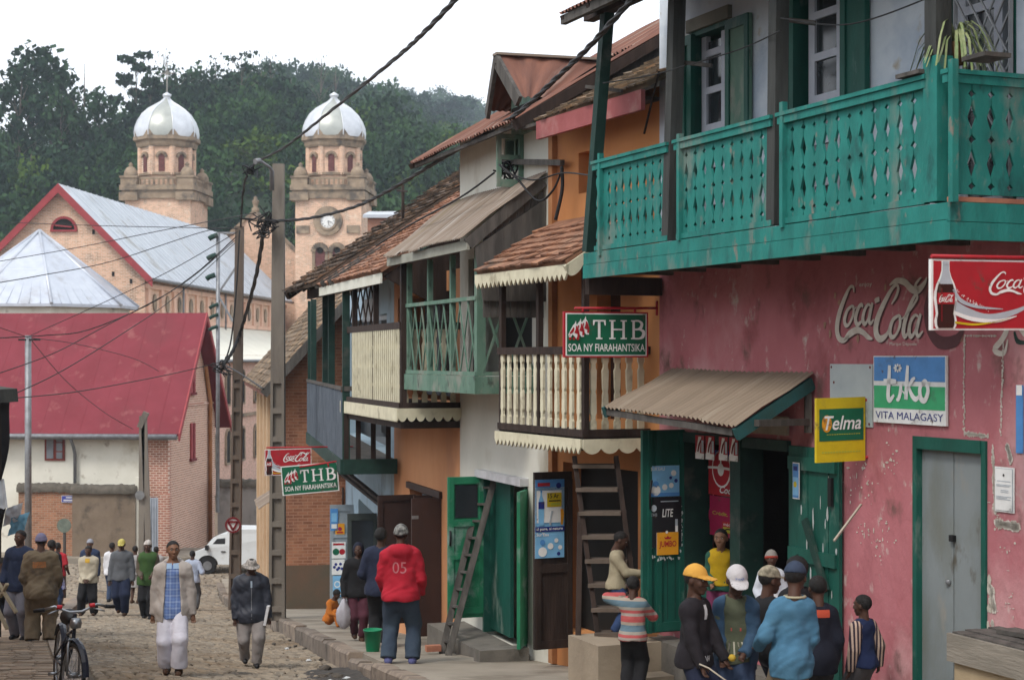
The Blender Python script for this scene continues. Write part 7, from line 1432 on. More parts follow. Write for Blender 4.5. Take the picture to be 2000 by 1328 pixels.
for s in (-1,1): v_ = MB(); v_.tube([bp2(0,.03*s,.27), bp2(.12*s,.07*s,.22)], .01, 6); v_.tube([bp2(.12*s,.05*s,.22), bp2(.12*s,.15*s,.22)], .018, 6); part(v_, 'crank', m_chr, o)
# ---- stall on the left edge
sX = P(36,700,26.7).x; o = thing('market_stall', 'dark covered market stall cut by the left edge of the street', 'stall', (sX-1.2, 26.2, gz(26))); z = lambda y, Y=26.2: P(0,y,Y).z; m_tarp = M('dark_tarpaulin', (.018,.018,.022), (.03,.03,.034), 2, .8, .4, 6)
for x, y in ((sX-.3,25.8), (sX-.3,26.6), (sX-2.2,25.8), (sX-2.2,26.6)): v_ = MB(); v_.bar((x,y,gz(26)-.3), (x,y,z(775)), .08); part(v_, 'post', m_dkwood, o)
v_ = MB(); v_.hexa([(sX-2.6,25.6,z(762)), (sX-.1,25.6,z(786)), (sX,26.7,z(786)), (sX-2.6,26.7,z(762)), (sX-2.6,25.6,z(715)), (sX-.12,25.6,z(760)), (sX-.02,26.7,z(760)), (sX-2.6,26.7,z(715))]); part(v_, 'roof', M('old_thatch', (.05,.05,.042), (.03,.03,.026), 4, .95, .6, 8), o)
def drape(y0, y1, Y, inset, rows, nm):
    v_ = MB(); ids = []; v_.smooth = True
    for j in range(rows+1):
        t = j/rows; ids.append([v_.vert((sX-2.2+i*.1-inset*t*(i/21)+.03*math.sin(i*1.1+j*.7), Y+.07*math.sin(i*.9+j*.5), z(y0)+(z(y1)-z(y0))*t+(.06*math.sin(i*.8) if j == rows else 0))) for i in range(22)])
    for a, b in zip(ids, ids[1:]):
        for i in range(21): v_.face((a[i], a[i+1], b[i+1], b[i]))
    part(v_, nm, m_tarp, o, fix=False)
drape(780, 962, 26.65, .15, 9, 'hanging_tarpaulin'); drape(990, 1075, 26.5, .25, 6, 'hanging_tarpaulin')
v_ = MB(); corr(v_, (sX+.06,25.95,z(990)), (sX-2.3,25.9,z(1004)), (sX-.2,26.6,z(940)), (sX-2.3,26.6,z(950)), .09, .014, 4); part(v_, 'sheet_awning', M('grey_iron', (.26,.27,.28), (.2,.2,.21), 3, .6, .1), o)
for k, (x, y, c, lab) in enumerate(((30,1003,(.50,.52,.56),'crumpled white plastic sheet hanging under the stall awning'), (40,1022,(.16,.36,.5),'crumpled blue plastic sheet hanging under the stall awning'))):
    v_ = MB(); v_.smooth = True; cc = P(x,y,26.55); ids = [[v_.vert((cc.x+(i-4)*.035+R.uniform(-.012,.012)-.012*j, cc.y+R.uniform(-.035,.035), cc.z+.14-.05*j+.03*(i-4)*.4)) for i in range(9)] for j in range(7)]
    for a, b in zip(ids, ids[1:]):
        for i in range(8): v_.face((a[i], a[i+1], b[i+1], b[i]))
    solo(v_, 'plastic_sheet', M('sheet%d' % k, c, rough=.35), lab, 'plastic sheet', fix=False)
o = thing('trestle', 'pale wooden trestle leaning at the left edge behind the navy shirt', 'trestle', P(10,1230,25.4))
for a, b in (((-20,1110),(32,1196)), ((-25,1145),(14,1228)), ((0,1165),(14,1140))): v_ = MB(); v_.bar(P(*a,25.3), P(*b,25.1), .05, .04); part(v_, 'spar', M('raw_wood', (.34,.29,.2)), o)
# ---------------------------------------------------------------- people: signed-distance bodies and clothes turned into continuous surfaces
CORN = [(i,j,k) for i in (0,1) for j in (0,1) for k in (0,1)]
EDG = [(a,b) for a in range(8) for b in range(a+1,8) if sum(abs(CORN[a][t]-CORN[b][t]) for t in range(3)) == 1]
def surf(field, lo, hi, vox):
    lo = np.array(lo, float); n = np.maximum(4, np.ceil((np.array(hi)-lo)/vox).astype(int)+1)
    ax = [lo[t]+vox*np.arange(n[t]) for t in range(3)]
    G = np.stack(np.meshgrid(*ax, indexing='ij'), -1); D = field(G.reshape(-1,3)).reshape(n); c = n-1
    cs = [D[i:i+c[0], j:j+c[1], k:k+c[2]] for i,j,k in CORN]; ins = sum((q < 0).astype(int) for q in cs); act = (ins > 0) & (ins < 8)
    I = np.argwhere(act); idm = -np.ones(c, int); idm[act] = np.arange(len(I)); vals = [q[act] for q in cs]; acc = np.zeros((len(I),3)); cnt = np.zeros(len(I))
    for a, b in EDG:
        va, vb = vals[a], vals[b]; m = (va < 0) != (vb < 0); t = np.where(m, va/(va-vb+1e-12), 0)[:,None]; p = np.array(CORN[a])*(1-t)+np.array(CORN[b])*t; acc += p*m[:,None]; cnt += m
    v = lo+(I+acc/cnt[:,None])*vox; F = []
    for d in range(3):
        e1, e2 = [(1,2),(2,0),(0,1)][d]; sl0 = [slice(1,-1)]*3; sl0[d] = slice(0, n[d]-1); s1 = [slice(1,-1)]*3; s1[d] = slice(1, n[d])
        A, B = D[tuple(sl0)], D[tuple(s1)]; X = np.argwhere((A < 0) != (B < 0))
        if not len(X): continue
        fl = A[tuple(X.T)] < 0; off = np.ones(3, int); off[d] = 0; X = X+off
        def g(o1, o2): Y = X.copy(); Y[:,e1] -= o1; Y[:,e2] -= o2; return idm[tuple(Y.T)]
        q = np.stack([g(1,1), g(0,1), g(0,0), g(1,0)], 1); q[~fl] = q[~fl][:, ::-1]; F.append(q)
    return v, np.concatenate(F)
def smin(a, b, k): h = np.clip(.5+.5*(b-a)/k, 0, 1); return b*(1-h)+a*h-k*h*(1-h)
def cap(P_, a, b, ra, rb, sq=1.0, hd=None):
    '''tapered limb; sq < 1 flattens it front to back'''
    a, b = np.array(a, float), np.array(b, float); s = np.array([1, 1/sq, 1]); p, d = (P_-a)*s, (b-a)*s; t = np.clip(p@d/(d@d+1e-12), 0, 1); return np.linalg.norm(p-t[:,None]*d, axis=1)-(ra+(rb-ra)*t)
def ell(P_, c, r): q = (P_-np.array(c, float)); k = np.linalg.norm(q/np.array(r), axis=1); return (k-1)*min(r)
def ik(a, b, l1, l2, pole):
    a, b, pole = (np.array(x, float) for x in (a, b, pole)); d = b-a; L = np.linalg.norm(d); u = d/L
    if L > (l1+l2)*.995: L = (l1+l2)*.995; b = a+u*L
    x = (l1*l1-l2*l2+L*L)/(2*L); h = math.sqrt(max(0, l1*l1-x*x)); pp = pole-u*(pole@u); pp = pp/(np.linalg.norm(pp)+1e-9); return a+u*x+pp*h, b
def wrk(P_, H, ph, amp, zs=1.0):
    q = P_/H*1.65; x, y, z = q[:,0], q[:,1], q[:,2]*zs
    a = np.sin(14*x+9*z+2.2*np.sin(11*y+7*z+ph)+ph)*np.sin(17*y-12*z+1.8*np.sin(13*x-6*z+2*ph)); b = np.sin(34*x-21*z+1.7*np.sin(19*z+23*y+ph))*np.sin(27*y+31*z+ph)
    return amp*H/1.65*(.9*a+.45*b)
SKIN = [M('skin_a', (.115,.055,.033), (.095,.045,.027), 6, .55, .05, 60), M('skin_b', (.075,.036,.024), (.06,.029,.019), 6, .55, .05, 60), M('skin_c', (.20,.10,.06), (.17,.085,.05), 6, .55, .05, 60)]
HAIR = M('black_hair', (.009,.008,.008), (.015,.013,.012), 30, .75, .5, 90)
def cloth(name, c, c2=None, sc=6, **k): return M('cloth_'+name, c, c2 or tuple(x*.8 for x in c), sc, k.pop('rough', .9), k.pop('bump', .55), k.pop('bsc', 9), **k)
def bands(name, cols, axis=2, period=.3, stops=None, check=False):
    '''woven stripes (or a check) from the object coordinates'''
    n_ = 'cloth_'+name
    if n_ in MT: return MT[n_]
    m = M(n_, (.5,.5,.5)); n = m.node_tree.nodes; L = m.node_tree.links; b = n['Principled BSDF']; tc = n.new('ShaderNodeTexCoord'); sp = n.new('ShaderNodeSeparateXYZ'); L.new(tc.outputs['Object'], sp.inputs[0])
    def chan(ax, cols):
        mu = n.new('ShaderNodeMath'); mu.operation = 'DIVIDE'; L.new(sp.outputs[ax], mu.inputs[0]); mu.inputs[1].default_value = period; fr = n.new('ShaderNodeMath'); fr.operation = 'FRACT'; L.new(mu.outputs[0], fr.inputs[0])
        r = n.new('ShaderNodeValToRGB'); r.color_ramp.interpolation = 'CONSTANT'; e = r.color_ramp.elements; e[0].color = (*cols[0],1); e[1].position = 1/len(cols); e[1].color = (*cols[1],1)
        for i, c in enumerate(cols[2:]): q = e.new((i+2)/len(cols)); q.color = (*c,1)
        L.new(fr.outputs[0], r.inputs[0]); return r.outputs[0]
    o = chan(axis, cols)
    if check: x = n.new('ShaderNodeMixRGB'); x.inputs[0].default_value = .5; L.new(o, x.inputs[1]); L.new(chan(0, cols), x.inputs[2]); o = x.outputs[0]
    L.new(o, b.inputs['Base Color']); return m
class Person:
    def __init__(s, label, pos, face, H, group=None, child=False, skin=0, vox=.014, hipz=None, lean=0, side=0, la=None, ra=None, lf=None, rf=None, yaw=0, nod=0, build=None, cat='person', hands=True):
        build = build or (.88 if child else .97)
        '''pos = ground point; face = heading in degrees, 0 looks away from the camera, 180 looks at it; la/ra = hand targets and lf/rf = foot targets in body heights (x to the left is negative, y forward, z up)'''
        s.o = thing('person', label, cat, pos, group); s.H = H; s.vox = vox; s.rot = math.radians(-face); s.skin = SKIN[skin]; s.pos = np.array(pos)
        hh = s.hh = H*(.168 if child else .138); hz = s.hz = H*(hipz if hipz is not None else (.465 if child else .49)); up = H*(.99-(.465 if child else .49)); w_ = s.w = H*(.098 if child else .102)*build; s.b = build
        s.hip = np.array([0,0,hz]); s.chest = np.array([side*H*.6, lean*H*.6, hz+(up-hh)*.70]); s.neck = np.array([side*H, lean*H, hz+(up-hh)*.955]); s.head0 = s.neck+np.array([side*H*.15, lean*H*.18+.005*H, (up-hh)*.065])
        s.yaw = math.radians(yaw); s.nod = math.radians(nod); s.hands = hands; s.lm = {}
        sh = s.chest+np.array([0, 0, (up-hh)*.10]); s.sh = {-1: sh+np.array([-w_, 0, 0]), 1: sh+np.array([w_, 0, 0])}; s.hj = {k: s.hip+np.array([k*H*.053*build, 0, -.01*H]) for k in (-1,1)}
        arm = {-1: la or (-.125,.03,.44), 1: ra or (.125,.03,.44)}; leg = {-1: lf or (-.055,-.01,.0), 1: rf or (.055,-.01,.0)}
        for k in (-1,1):
            t = np.array(arm[k])*H; s.lm['e',k], s.lm['h',k] = ik(s.sh[k], t, .175*H, .155*H, (k*.5,-1,-.35)); a = np.array(leg[k])*H+np.array([0,0,.045*H]); s.lm['k',k], s.lm['a',k] = ik(s.hj[k], a, .235*H, .235*H, (k*.12,1,.0))
        s.R3 = np.array([[math.cos(s.rot),-math.sin(s.rot),0],[math.sin(s.rot),math.cos(s.rot),0],[0,0,1]])
        cy, sy, cn, sn = math.cos(s.yaw), math.sin(s.yaw), math.cos(s.nod), math.sin(s.nod); s.HR = np.array([[cy,-sy,0],[sy,cy,0],[0,0,1]])@np.array([[1,0,0],[0,cn,sn],[0,-sn,cn]])
        s.body()
    def wld(s, v): return np.asarray(v)@s.R3.T+s.pos
    def add(s, v, f, name, mat, parent=None, label=None): m = MB(); m.smooth = True; m.np(s.wld(v), f); return part(m, name, mat, parent or s.o, label, fix=False)
    def hl(s, P_): return ((P_-s.head0)@s.HR)/s.hh        # head space: chin at 0, crown at 1
    def hw(s, v): return s.head0+(np.asarray(v)*s.hh)@s.HR.T
    def fbody(s, P_, g=0.0):
        H, b = s.H, s.b; d = cap(P_, s.hip+np.array([0,0,.0]), s.chest, .083*H*b+g, .098*H*b+g, .68); d = smin(d, cap(P_, s.sh[-1]*.86+s.sh[1]*.14, s.sh[1]*.86+s.sh[-1]*.14, .036*H*b+g, .036*H*b+g), .06*H)
        d = smin(d, cap(P_, s.neck-np.array([0,0,.02*H]), s.head0+np.array([0,0,s.hh*.25]), .036*H+g*.5, .03*H), .03*H); return d
    def farm(s, P_, k, g0=0, g1=0, r=1.0):
        H = s.H; e, h = s.lm['e',k], s.lm['h',k]; return smin(cap(P_, s.sh[k], e, .034*H*r+g0, .026*H*r+g0), cap(P_, e, h, .026*H*r+g1, .017*H*r+g1), .012*H)
    def fleg(s, P_, k, g0=0, g1=0, g2=None):
        H = s.H; g2 = g1 if g2 is None else g2; K, A = s.lm['k',k], s.lm['a',k]; return smin(cap(P_, s.hj[k]+np.array([0,0,.01*H]), K, .056*H*s.b+g0, .037*H+g1), cap(P_, K, A, .037*H+g1, .022*H+g2), .015*H)
    def body(s):
        H, hh = s.H, s.hh
        def F(P_):
            d = s.fbody(P_)
            for k in (-1,1):
                d = smin(d, s.farm(P_, k), .02*H); d = smin(d, s.fleg(P_, k), .03*H); A = s.lm['a',k]; d = smin(d, cap(P_, A+np.array([0,-.015*H,-.018*H]), A+np.array([0,.075*H,-.028*H]), .02*H, .016*H), .012*H)
                h, e = s.lm['h',k], s.lm['e',k]; u = (h-e)/np.linalg.norm(h-e); d = smin(d, cap(P_, h, h+u*.045*H, .0165*H, .019*H, .62), .01*H)
            return d
        pts = np.array([s.hip, s.chest, s.neck, s.head0, *s.sh.values(), *s.lm.values()]); lo, hi = pts.min(0)-.14*H, pts.max(0)+.12*H
        v, f = surf(F, lo, hi, s.vox*1.25)
        def FH(P_):
            q = s.hl(P_); d = ell(q, (0,-.04,.62), (.335,.40,.375)); d = smin(d, ell(q, (0,.10,.38), (.265,.29,.34)), .12); d = smin(d, ell(q, (0,.24,.10), (.13,.11,.09)), .08)
            for k in (-1,1):
                d = smin(d, ell(q, (k*.335,-.03,.47), (.04,.085,.12)), .03); d = -smin(-d, ell(q, (k*.135,.43,.545), (.085,.075,.055)), .05); d = smin(d, ell(q, (k*.19,.25,.40), (.09,.09,.09)), .06)
            d = smin(d, cap(q, (0,.36,.56), (0,.43,.38), .028, .058), .04); d = smin(d, ell(q, (0,.385,.385), (.09,.05,.04)), .03); d = smin(d, ell(q, (0,.345,.245), (.115,.06,.03)), .03); d = smin(d, ell(q, (0,.345,.195), (.095,.055,.03)), .025); d = smin(d, ell(q, (0,.33,.63), (.2,.06,.04)), .06)
            d = smin(d, cap(q, (0,-.06,.25), (0,-.1,-.22), .2, .215), .08); return d*s.hh
        c = s.hw([(0,0,.45)])[0]; v2, f2 = surf(FH, c-hh*.82, c+hh*.75, min(s.vox*.62, hh*.06)); 
        m = MB(); m.smooth = True; m.np(s.wld(v), f); m.np(s.wld(v2), f2)
        if s.hands:
            for k in (-1,1):
                h, e = s.lm['h',k], s.lm['e',k]; u = (h-e)/np.linalg.norm(h-e); sd_ = np.cross(u, [0,1,0]); sd_ = sd_/(np.linalg.norm(sd_)+1e-9); bend = np.cross(sd_, u); bend = bend if bend[1] > 0 else -bend; P0 = h+u*.05*H
                for i, (o_, L, r) in enumerate(((-.0145,.036,.0052),(-.0048,.042,.0055),(.0048,.040,.0054),(.0140,.031,.0047))):
                    a = P0+sd_*o_*H; b = a+(u*.8+bend*.25)*L*.5*H; c2 = b+(u*.45+bend*.6)*L*.38*H; m.tube(s.wld([a-u*.012*H, a, b, c2]), [r*H, r*H, r*.92*H, r*.75*H], 6)
                a = h+u*.012*H-sd_*.014*H*k; b = a+(u*.6-sd_*.65*k+bend*.3)*.026*H; m.tube(s.wld([a-u*.01*H, a, b, b+(u*.85+bend*.3)*.02*H]), [.0062*H,.0065*H,.006*H,.0045*H], 6)
        part(m, 'body', s.skin, s.o, fix=False); s.FH = FH
        if s.vox < .016:
            for k in (-1,1):
                e = MB(); e.smooth = True; c = s.hw([(k*.135,.345,.545)])[0]; bm = bmesh.new(); bmesh.ops.create_icosphere(bm, subdivisions=2, radius=1)
                vv = np.array([x.co[:] for x in bm.verts]); ff = [[x.index for x in q.verts] for q in bm.faces]; bm.free()
                e.np(s.wld(s.hw(np.array([k*.135,.335,.545])+vv*np.array([.06,.04,.034]))), ff); e.mi = 1; e.np(s.wld(s.hw(np.array([k*.135,.366,.545])+vv*np.array([.027,.016,.03]))), ff); part(e, 'eye', [M('eye_white', (.5,.47,.43), rough=.3, bump=0), m_black], s.o, fix=False)
    def hair(s, kind='short', mat=None):
        r = {'short': 1.045, 'afro': 1.16, 'tied': 1.035, 'bob': 1.12}[kind]
        def F(P_):
            q = s.hl(P_); d = ell(q, (0,-.05,.63), (.335*r,.40*r,.375*r)); d = np.maximum(d, (.70-q[:,2])+(q[:,1]-.16)*.95 if kind != 'bob' else (.45-q[:,2])+(q[:,1]-.05)*1.2)
            d = np.maximum(d, .30-q[:,2]+(0 if kind != 'bob' else .25)*-1)
            if kind == 'tied': d = smin(d, ell(q, (0,-.50,.52), (.17,.15,.17)), .08)
            d = d+.012*np.sin(q[:,0]*41)*np.sin(q[:,1]*37+1)*np.sin(q[:,2]*43); return d*s.hh
        c = s.hw([(0,-.05,.6)])[0]; v, f = surf(F, c-s.hh*.75, c+s.hh*.65, min(s.vox*.8, s.hh*.07)); o = s.add(v, f, 'hair', mat or HAIR)
        if s.vox < .016:
            m = MB(); m.smooth = True
            for k in (-1,1): m.tube(s.wld(s.hw([(k*.06,.385,.625),(k*.13,.385,.65),(k*.21,.33,.625)])), [.012*s.hh,.018*s.hh,.008*s.hh], 5)
            part(m, 'eyebrows', HAIR, s.o, fix=False)
        return o
    def hat(s, kind, mat, band=None, label=None, back=False):
        def F(P_):
            q = s.hl(P_); r = 1.13; d = ell(q, (0,-.05,.62), (.335*r,.40*r,.40*r))
            if kind == 'beanie': d = np.maximum(d, (.60-q[:,2])+q[:,1]*.25); d = smin(d, np.maximum(ell(q, (0,-.05,.62), (.40,.47,.42)), np.abs(q[:,2]-.62-q[:,1]*.22)-.07), .03)
            elif kind == 'hood': d = np.maximum(ell(q, (0,-.08,.5), (.42,.47,.56)), q[:,1]-.24); d = np.maximum(d, -.12-q[:,2])
            elif kind == 'cap':
                d = np.maximum(d, .64-q[:,2]); sg = -1 if back else 1; y = q[:,1]*sg; br = np.maximum(np.sqrt((q[:,0]/.33)**2+((y-.36)/.42)**2)-1, -y+.1)*.3; d = smin(d, np.maximum(br, np.abs(q[:,2]-.68+.22*np.maximum(y-.3,0)**1.3+q[:,0]**2*.45)-.022), .03)
            elif kind == 'bucket':
                d = np.maximum(d, .62-q[:,2]); d = np.maximum(d, q[:,2]-.98); rr = np.sqrt((q[:,0]/.36)**2+((q[:,1]+.05)/.43)**2)*.40; z_ = .66-(rr-.38)*.55; br = np.maximum(np.abs(q[:,2]-z_)-.025, np.maximum(rr-.66, .34-rr)); d = smin(d, br, .03)
            d = d+(.006*np.sin(q[:,0]*17+2)*np.sin(q[:,2]*19)*np.sin(q[:,1]*15)); return d*s.hh
        c = s.hw([(0,.08,.6)])[0]; v, f = surf(F, c-s.hh*.95, c+s.hh*.95, min(s.vox*.7, s.hh*.05)); o = s.add(v, f, {'hood':'hood','beanie':'knitted_hat','cap':'cap','bucket':'bucket_hat'}[kind], mat, None, label)
        if kind == 'beanie' and band:
            def G(P_): q = s.hl(P_); return np.maximum(ell(q, (0,-.05,.62), (.415,.485,.43)), np.abs(q[:,2]-.58-q[:,1]*.22)-.09)*s.hh
            v, f = surf(G, c-s.hh*.85, c+s.hh*.85, min(s.vox*.7, s.hh*.055)); s.add(v, f, 'hat_band', band, o)
        return o
    def top(s, mat, hem=.47, g=.012, sleeve=1.0, flare=.012, name='shirt', open_front=0, label=None, fold=.004, neck=1.15, cuff=.0, loose=.006, hood=False, mats=None):
        H = s.H; g = g*H/1.6; hemz = hem*H; c0 = s.hip.copy(); c0[2] = hemz-.05*H; ph = R.random()*6
        def F(P_):
            d = s.fbody(P_, g); low = cap(P_, c0, s.hip*.4+s.chest*.6, .108*H*s.b+g+flare*H, .092*H*s.b+g, .74); d = smin(d, low, .03*H); d = smin(d, ell(P_, s.hip+np.array([0,-.008*H,-.015*H]), (.118*H*s.b+g+flare*H*.5,.098*H*s.b+g+flare*H*.5,.13*H)), .03*H)
            d = d+wrk(P_, H, ph, fold*1.5)
            d = np.maximum(d, hemz-P_[:,2]+.006*np.sin(P_[:,0]*25+ph))
            if open_front: xo = P_[:,0]-s.chest[0]*np.clip((P_[:,2]-s.hz)/(s.chest[2]-s.hz),0,1); d = np.maximum(d, -np.maximum(np.abs(xo)-open_front*H*(1+.6*np.clip((s.neck[2]-P_[:,2])/(.4*H),-.3,1)), -(P_[:,1]-s.chest[1]*.6-.02*H)))
            d = np.maximum(d, -cap(P_, s.neck-np.array([0,-.0,-.012*H]), s.head0+np.array([0,.02*H,s.hh*.4]), .040*H*neck, .05*H*neck))
            for k in (-1,1):
                e, h = s.lm['e',k], s.lm['h',k]; a = s.farm(P_, k, g*.6+loose*.6*H, g*.55+loose*.7*H)
                if sleeve >= 1: u = (h-e)/np.linalg.norm(h-e); cu = (P_-(h+u*.012*H))@u
                elif sleeve > 0: cp = s.sh[k]+(e-s.sh[k])*sleeve*1.6; u = (e-s.sh[k])/np.linalg.norm(e-s.sh[k]); cu = (P_-cp)@u
                else: continue
                a = a+wrk(P_, H, ph+k, fold*1.2, 1.3); d = smin(d, np.maximum(a, cu), .022*H)
            if hood: d = smin(d, ell(P_, s.neck+np.array([0,-.055*H,-.02*H]), (.085*H,.05*H,.055*H)), .02*H)
            return d
        pts = np.array([c0, s.chest, s.neck, *s.sh.values(), *[s.lm[q,k] for q in 'eh' for k in (-1,1)]]); v, f = surf(F, pts.min(0)-.15*H, pts.max(0)+.13*H, s.vox); s.ftop = F
        return s.add(v, f, name, mat, None, label)
    def pants(s, mat, g=.010, hemg=.018, ankle=.04, kg=None, name='trousers', waist=None, fold=.004, cutz=None):
        H = s.H; ph = R.random()*6; wz = (waist or (s.hz/H+.055))*H
        def F(P_):
            d = cap(P_, s.hip+np.array([0,0,-.005*H]), s.hip*.55+s.chest*.45, .084*H*s.b+g*H, .082*H*s.b+g*H, .74)
            d = np.maximum(d, P_[:,2]-wz)
            for k in (-1,1):
                K, A = s.lm['k',k], s.lm['a',k]; q = s.fleg(P_, k, g*H, (kg or g*1.1)*H, hemg*H); u = (A-K)/np.linalg.norm(A-K); end = A-u*(ankle-.04)*H
                q = q+wrk(P_, H, ph+k, fold*1.5, .55); q = np.maximum(q, (P_-end)@u-.008*H)
                d = smin(d, q, .022*H)
            return d
        pts = np.array([s.hip, *s.hj.values(), *[s.lm[q,k] for q in 'ka' for k in (-1,1)]]); v, f = surf(F, pts.min(0)-.15*H, pts.max(0)+.16*H, s.vox); return s.add(v, f, name, mat)
    def skirt(s, mat, hem=.25, r=.12, name='skirt', top_=None):
        H = s.H; a = s.hip+np.array([0,0,.06*H]); b = np.array([0,0,hem*H-.1*H])
        def F(P_): d = cap(P_, a, b, .088*H, r*H, .75); an = np.arctan2(P_[:,1], P_[:,0]); d = d+.006*np.sin(an*9+P_[:,2]*4)*np.clip((a[2]-P_[:,2])/(.3*H),0,1); return np.maximum(np.maximum(d, hem*H-P_[:,2]), P_[:,2]-a[2]-.02*H)
        v, f = surf(F, (-.2*H,-.2*H,hem*H-.05*H), (.2*H,.2*H,a[2]+.1*H), s.vox); return s.add(v, f, name, mat)
    def shoes(s, mat, name='shoe'):
        H = s.H
        for k in (-1,1):
            A = s.lm['a',k]
            def F(P_): q = P_-A; d = cap(P_, A+np.array([0,-.02*H,-.022*H]), A+np.array([0,.085*H,-.026*H]), .026*H, .022*H); d = smin(d, cap(P_, A+np.array([0,-.01*H,-.02*H]), A+np.array([0,-.005*H,.012*H]), .026*H, .025*H), .02*H); return np.maximum(d, -.045*H-q[:,2])
            v, f = surf(F, A-np.array([.08,.1,.08])*H, A+np.array([.08,.16,.07])*H, s.vox*.8); s.add(v, f, name, mat)
    def decal(s, body, center, wd, ht, mat, name='print', front=1, field=None, parent=None, off=.004, **k):
        '''lettering laid on the cloth by marching onto its surface'''
        v, f = glyphs(body, **k); a, b = v.min(0), v.max(0); u = (v-a)/(b-a)-.5; s.lay([(center[0]-front*p[0]*wd, center[1]+p[1]*ht) for p in u], f, mat, name, front, field, parent, off)
    def lay(s, pts, f, mat, name, front=1, field=None, parent=None, off=.004):
        field = field or s.ftop; n = len(pts); y = np.full(n, .4*front*s.H); done = np.zeros(n, bool)
        for _ in range(160):
            d = field(np.array([(p[0], yy, p[1]) for p, yy in zip(pts, y)])); y = np.where(done, y, y-front*np.clip(d-off, -.01, .05)*.7)
            if np.all(np.abs(d-off) < .001): break
        y = np.clip(y, -.45*s.H, .45*s.H); s.add(np.array([(p[0], yy, p[1]) for p, yy in zip(pts, y)]), f, name, mat, parent)
    def patch(s, x0, x1, z0, z1, mat, name, front=1, n=6, field=None, off=.004):
        pts = [(x0+(x1-x0)*i/n, z0+(z1-z0)*j/n) for j in range(n+1) for i in range(n+1)]; f = [(j*(n+1)+i, j*(n+1)+i+1, (j+1)*(n+1)+i+1, (j+1)*(n+1)+i) for j in range(n) for i in range(n)]; s.lay(pts, f, mat, name, front, field, None, off)
    def item(s, local): return V(s.wld([local])[0])
def gp(px, Y, zf, kerb=None): X = P(px, 700, Y).x; return (X, Y, zf(X, Y) if zf is road_z else zf(Y))
def onroad(px, Y): X = P(px,700,Y).x; return (X, Y, road_z(X, Y)+.005)
def onside(px, Y, dz=0): X = P(px,700,Y).x; return (X, Y, side_z(Y)+dz)
SH_BLK = cloth('black_shoe', (.015,.015,.017), rough=.5); SH_BRN = cloth('brown_sandal', (.07,.035,.02)); SH_GRY = cloth('grey_shoe', (.12,.12,.13))
DENIM = cloth('denim', (.035,.055,.105), (.025,.04,.08), 9); NAVY = cloth('navy', (.012,.016,.032)); BLACKC = cloth('black', (.012,.012,.014)); DKNAVY = cloth('dark_navy', (.018,.024,.05)); CREAM = cloth('cream_knit', (.42,.37,.28), bsc=70, bump=.3); GREY = cloth('mid_grey', (.10,.105,.115)); WHITE = cloth('white', (.62,.62,.64)); LGREY = cloth('light_grey', (.33,.32,.32)); KHAKI = cloth('khaki_overall', (.16,.125,.08), (.12,.09,.058), 3, stain=(.07,.055,.04), ssc=3)
# 1 woman in front on the street
p = Person('young woman in an open pale jacket, blue checked shirt and wide white trousers', onroad(338,19.9), 172, 1.62, skin=2, vox=.012, la=(-.15,.02,.42), ra=(.15,-.02,.42), lf=(-.045,.06,0), rf=(.05,-.05,.0), yaw=14)
p.hair('tied'); p.shoes(SH_BRN, 'sandal'); p.pants(cloth('white_cotton', (.62,.61,.68), (.55,.54,.61), 4), g=.012, hemg=.042, kg=.020, ankle=.07, fold=.003)
p.top(bands('blue_check', [(.10,.16,.36),(.14,.22,.44),(.10,.16,.36),(.26,.34,.52)], 2, .075, check=True), hem=.42, g=.006, sleeve=1.0, name='checked_shirt', neck=1.35, flare=.0, loose=.002); sf_ = p.ftop
p.patch(-.055*1.62, -.008, .795*1.62, .835*1.62, cloth('collar_blue', (.32,.45,.62)), 'collar', 1, 4, sf_, .008); p.patch(.008, .055*1.62, .795*1.62, .835*1.62, MT['cloth_collar_blue'], 'collar', 1, 4, sf_, .008)
p.top(cloth('stone_jacket', (.40,.36,.33), (.33,.295,.27), 3), hem=.40, g=.026, name='jacket', open_front=.042, loose=.006, flare=.014, neck=1.6, fold=.005, hood=True)
# 2 man in a bucket hat
p = Person('man in a pale bucket hat and dark zipped jacket carrying a white folder', onroad(490,22.4), 168, 1.47, skin=1, vox=.012, build=1.18, ra=(.15,.06,.44), la=(-.16,.06,.46), lf=(-.05,.06,0), rf=(.05,-.09,.02), nod=14, yaw=10)
p.hair('short'); p.hat('bucket', cloth('hat_tweed', (.40,.36,.33), (.16,.15,.14), 40)); p.shoes(SH_BLK); p.pants(cloth('stone_trouser', (.27,.245,.235)), g=.016, hemg=.026, fold=.006); p.top(cloth('slate_jacket', (.030,.034,.048), (.02,.023,.034), 4, rough=.55), hem=.41, g=.026, name='jacket', loose=.010, flare=.010, fold=.008, neck=1.35)
p.patch(-.012, .012, .74*1.47, .80*1.47, cloth('pale_shirt', (.35,.42,.5)), 'shirt_front', 1, 3)
p.patch(-.004, .004, .45*1.47, .74*1.47, m_metal, 'zip', 1, 6)
a = p.item((-.150*1.47,.05,.48*1.47)); m = MB(); m.bar(a+V((-.02,-.05,-.13)), a+V((.03,-.05,.13)), .035, .2, (0,1,0)); solo(m, 'folder', WHITE, 'white folder held under the arm of the man in the bucket hat', 'folder')
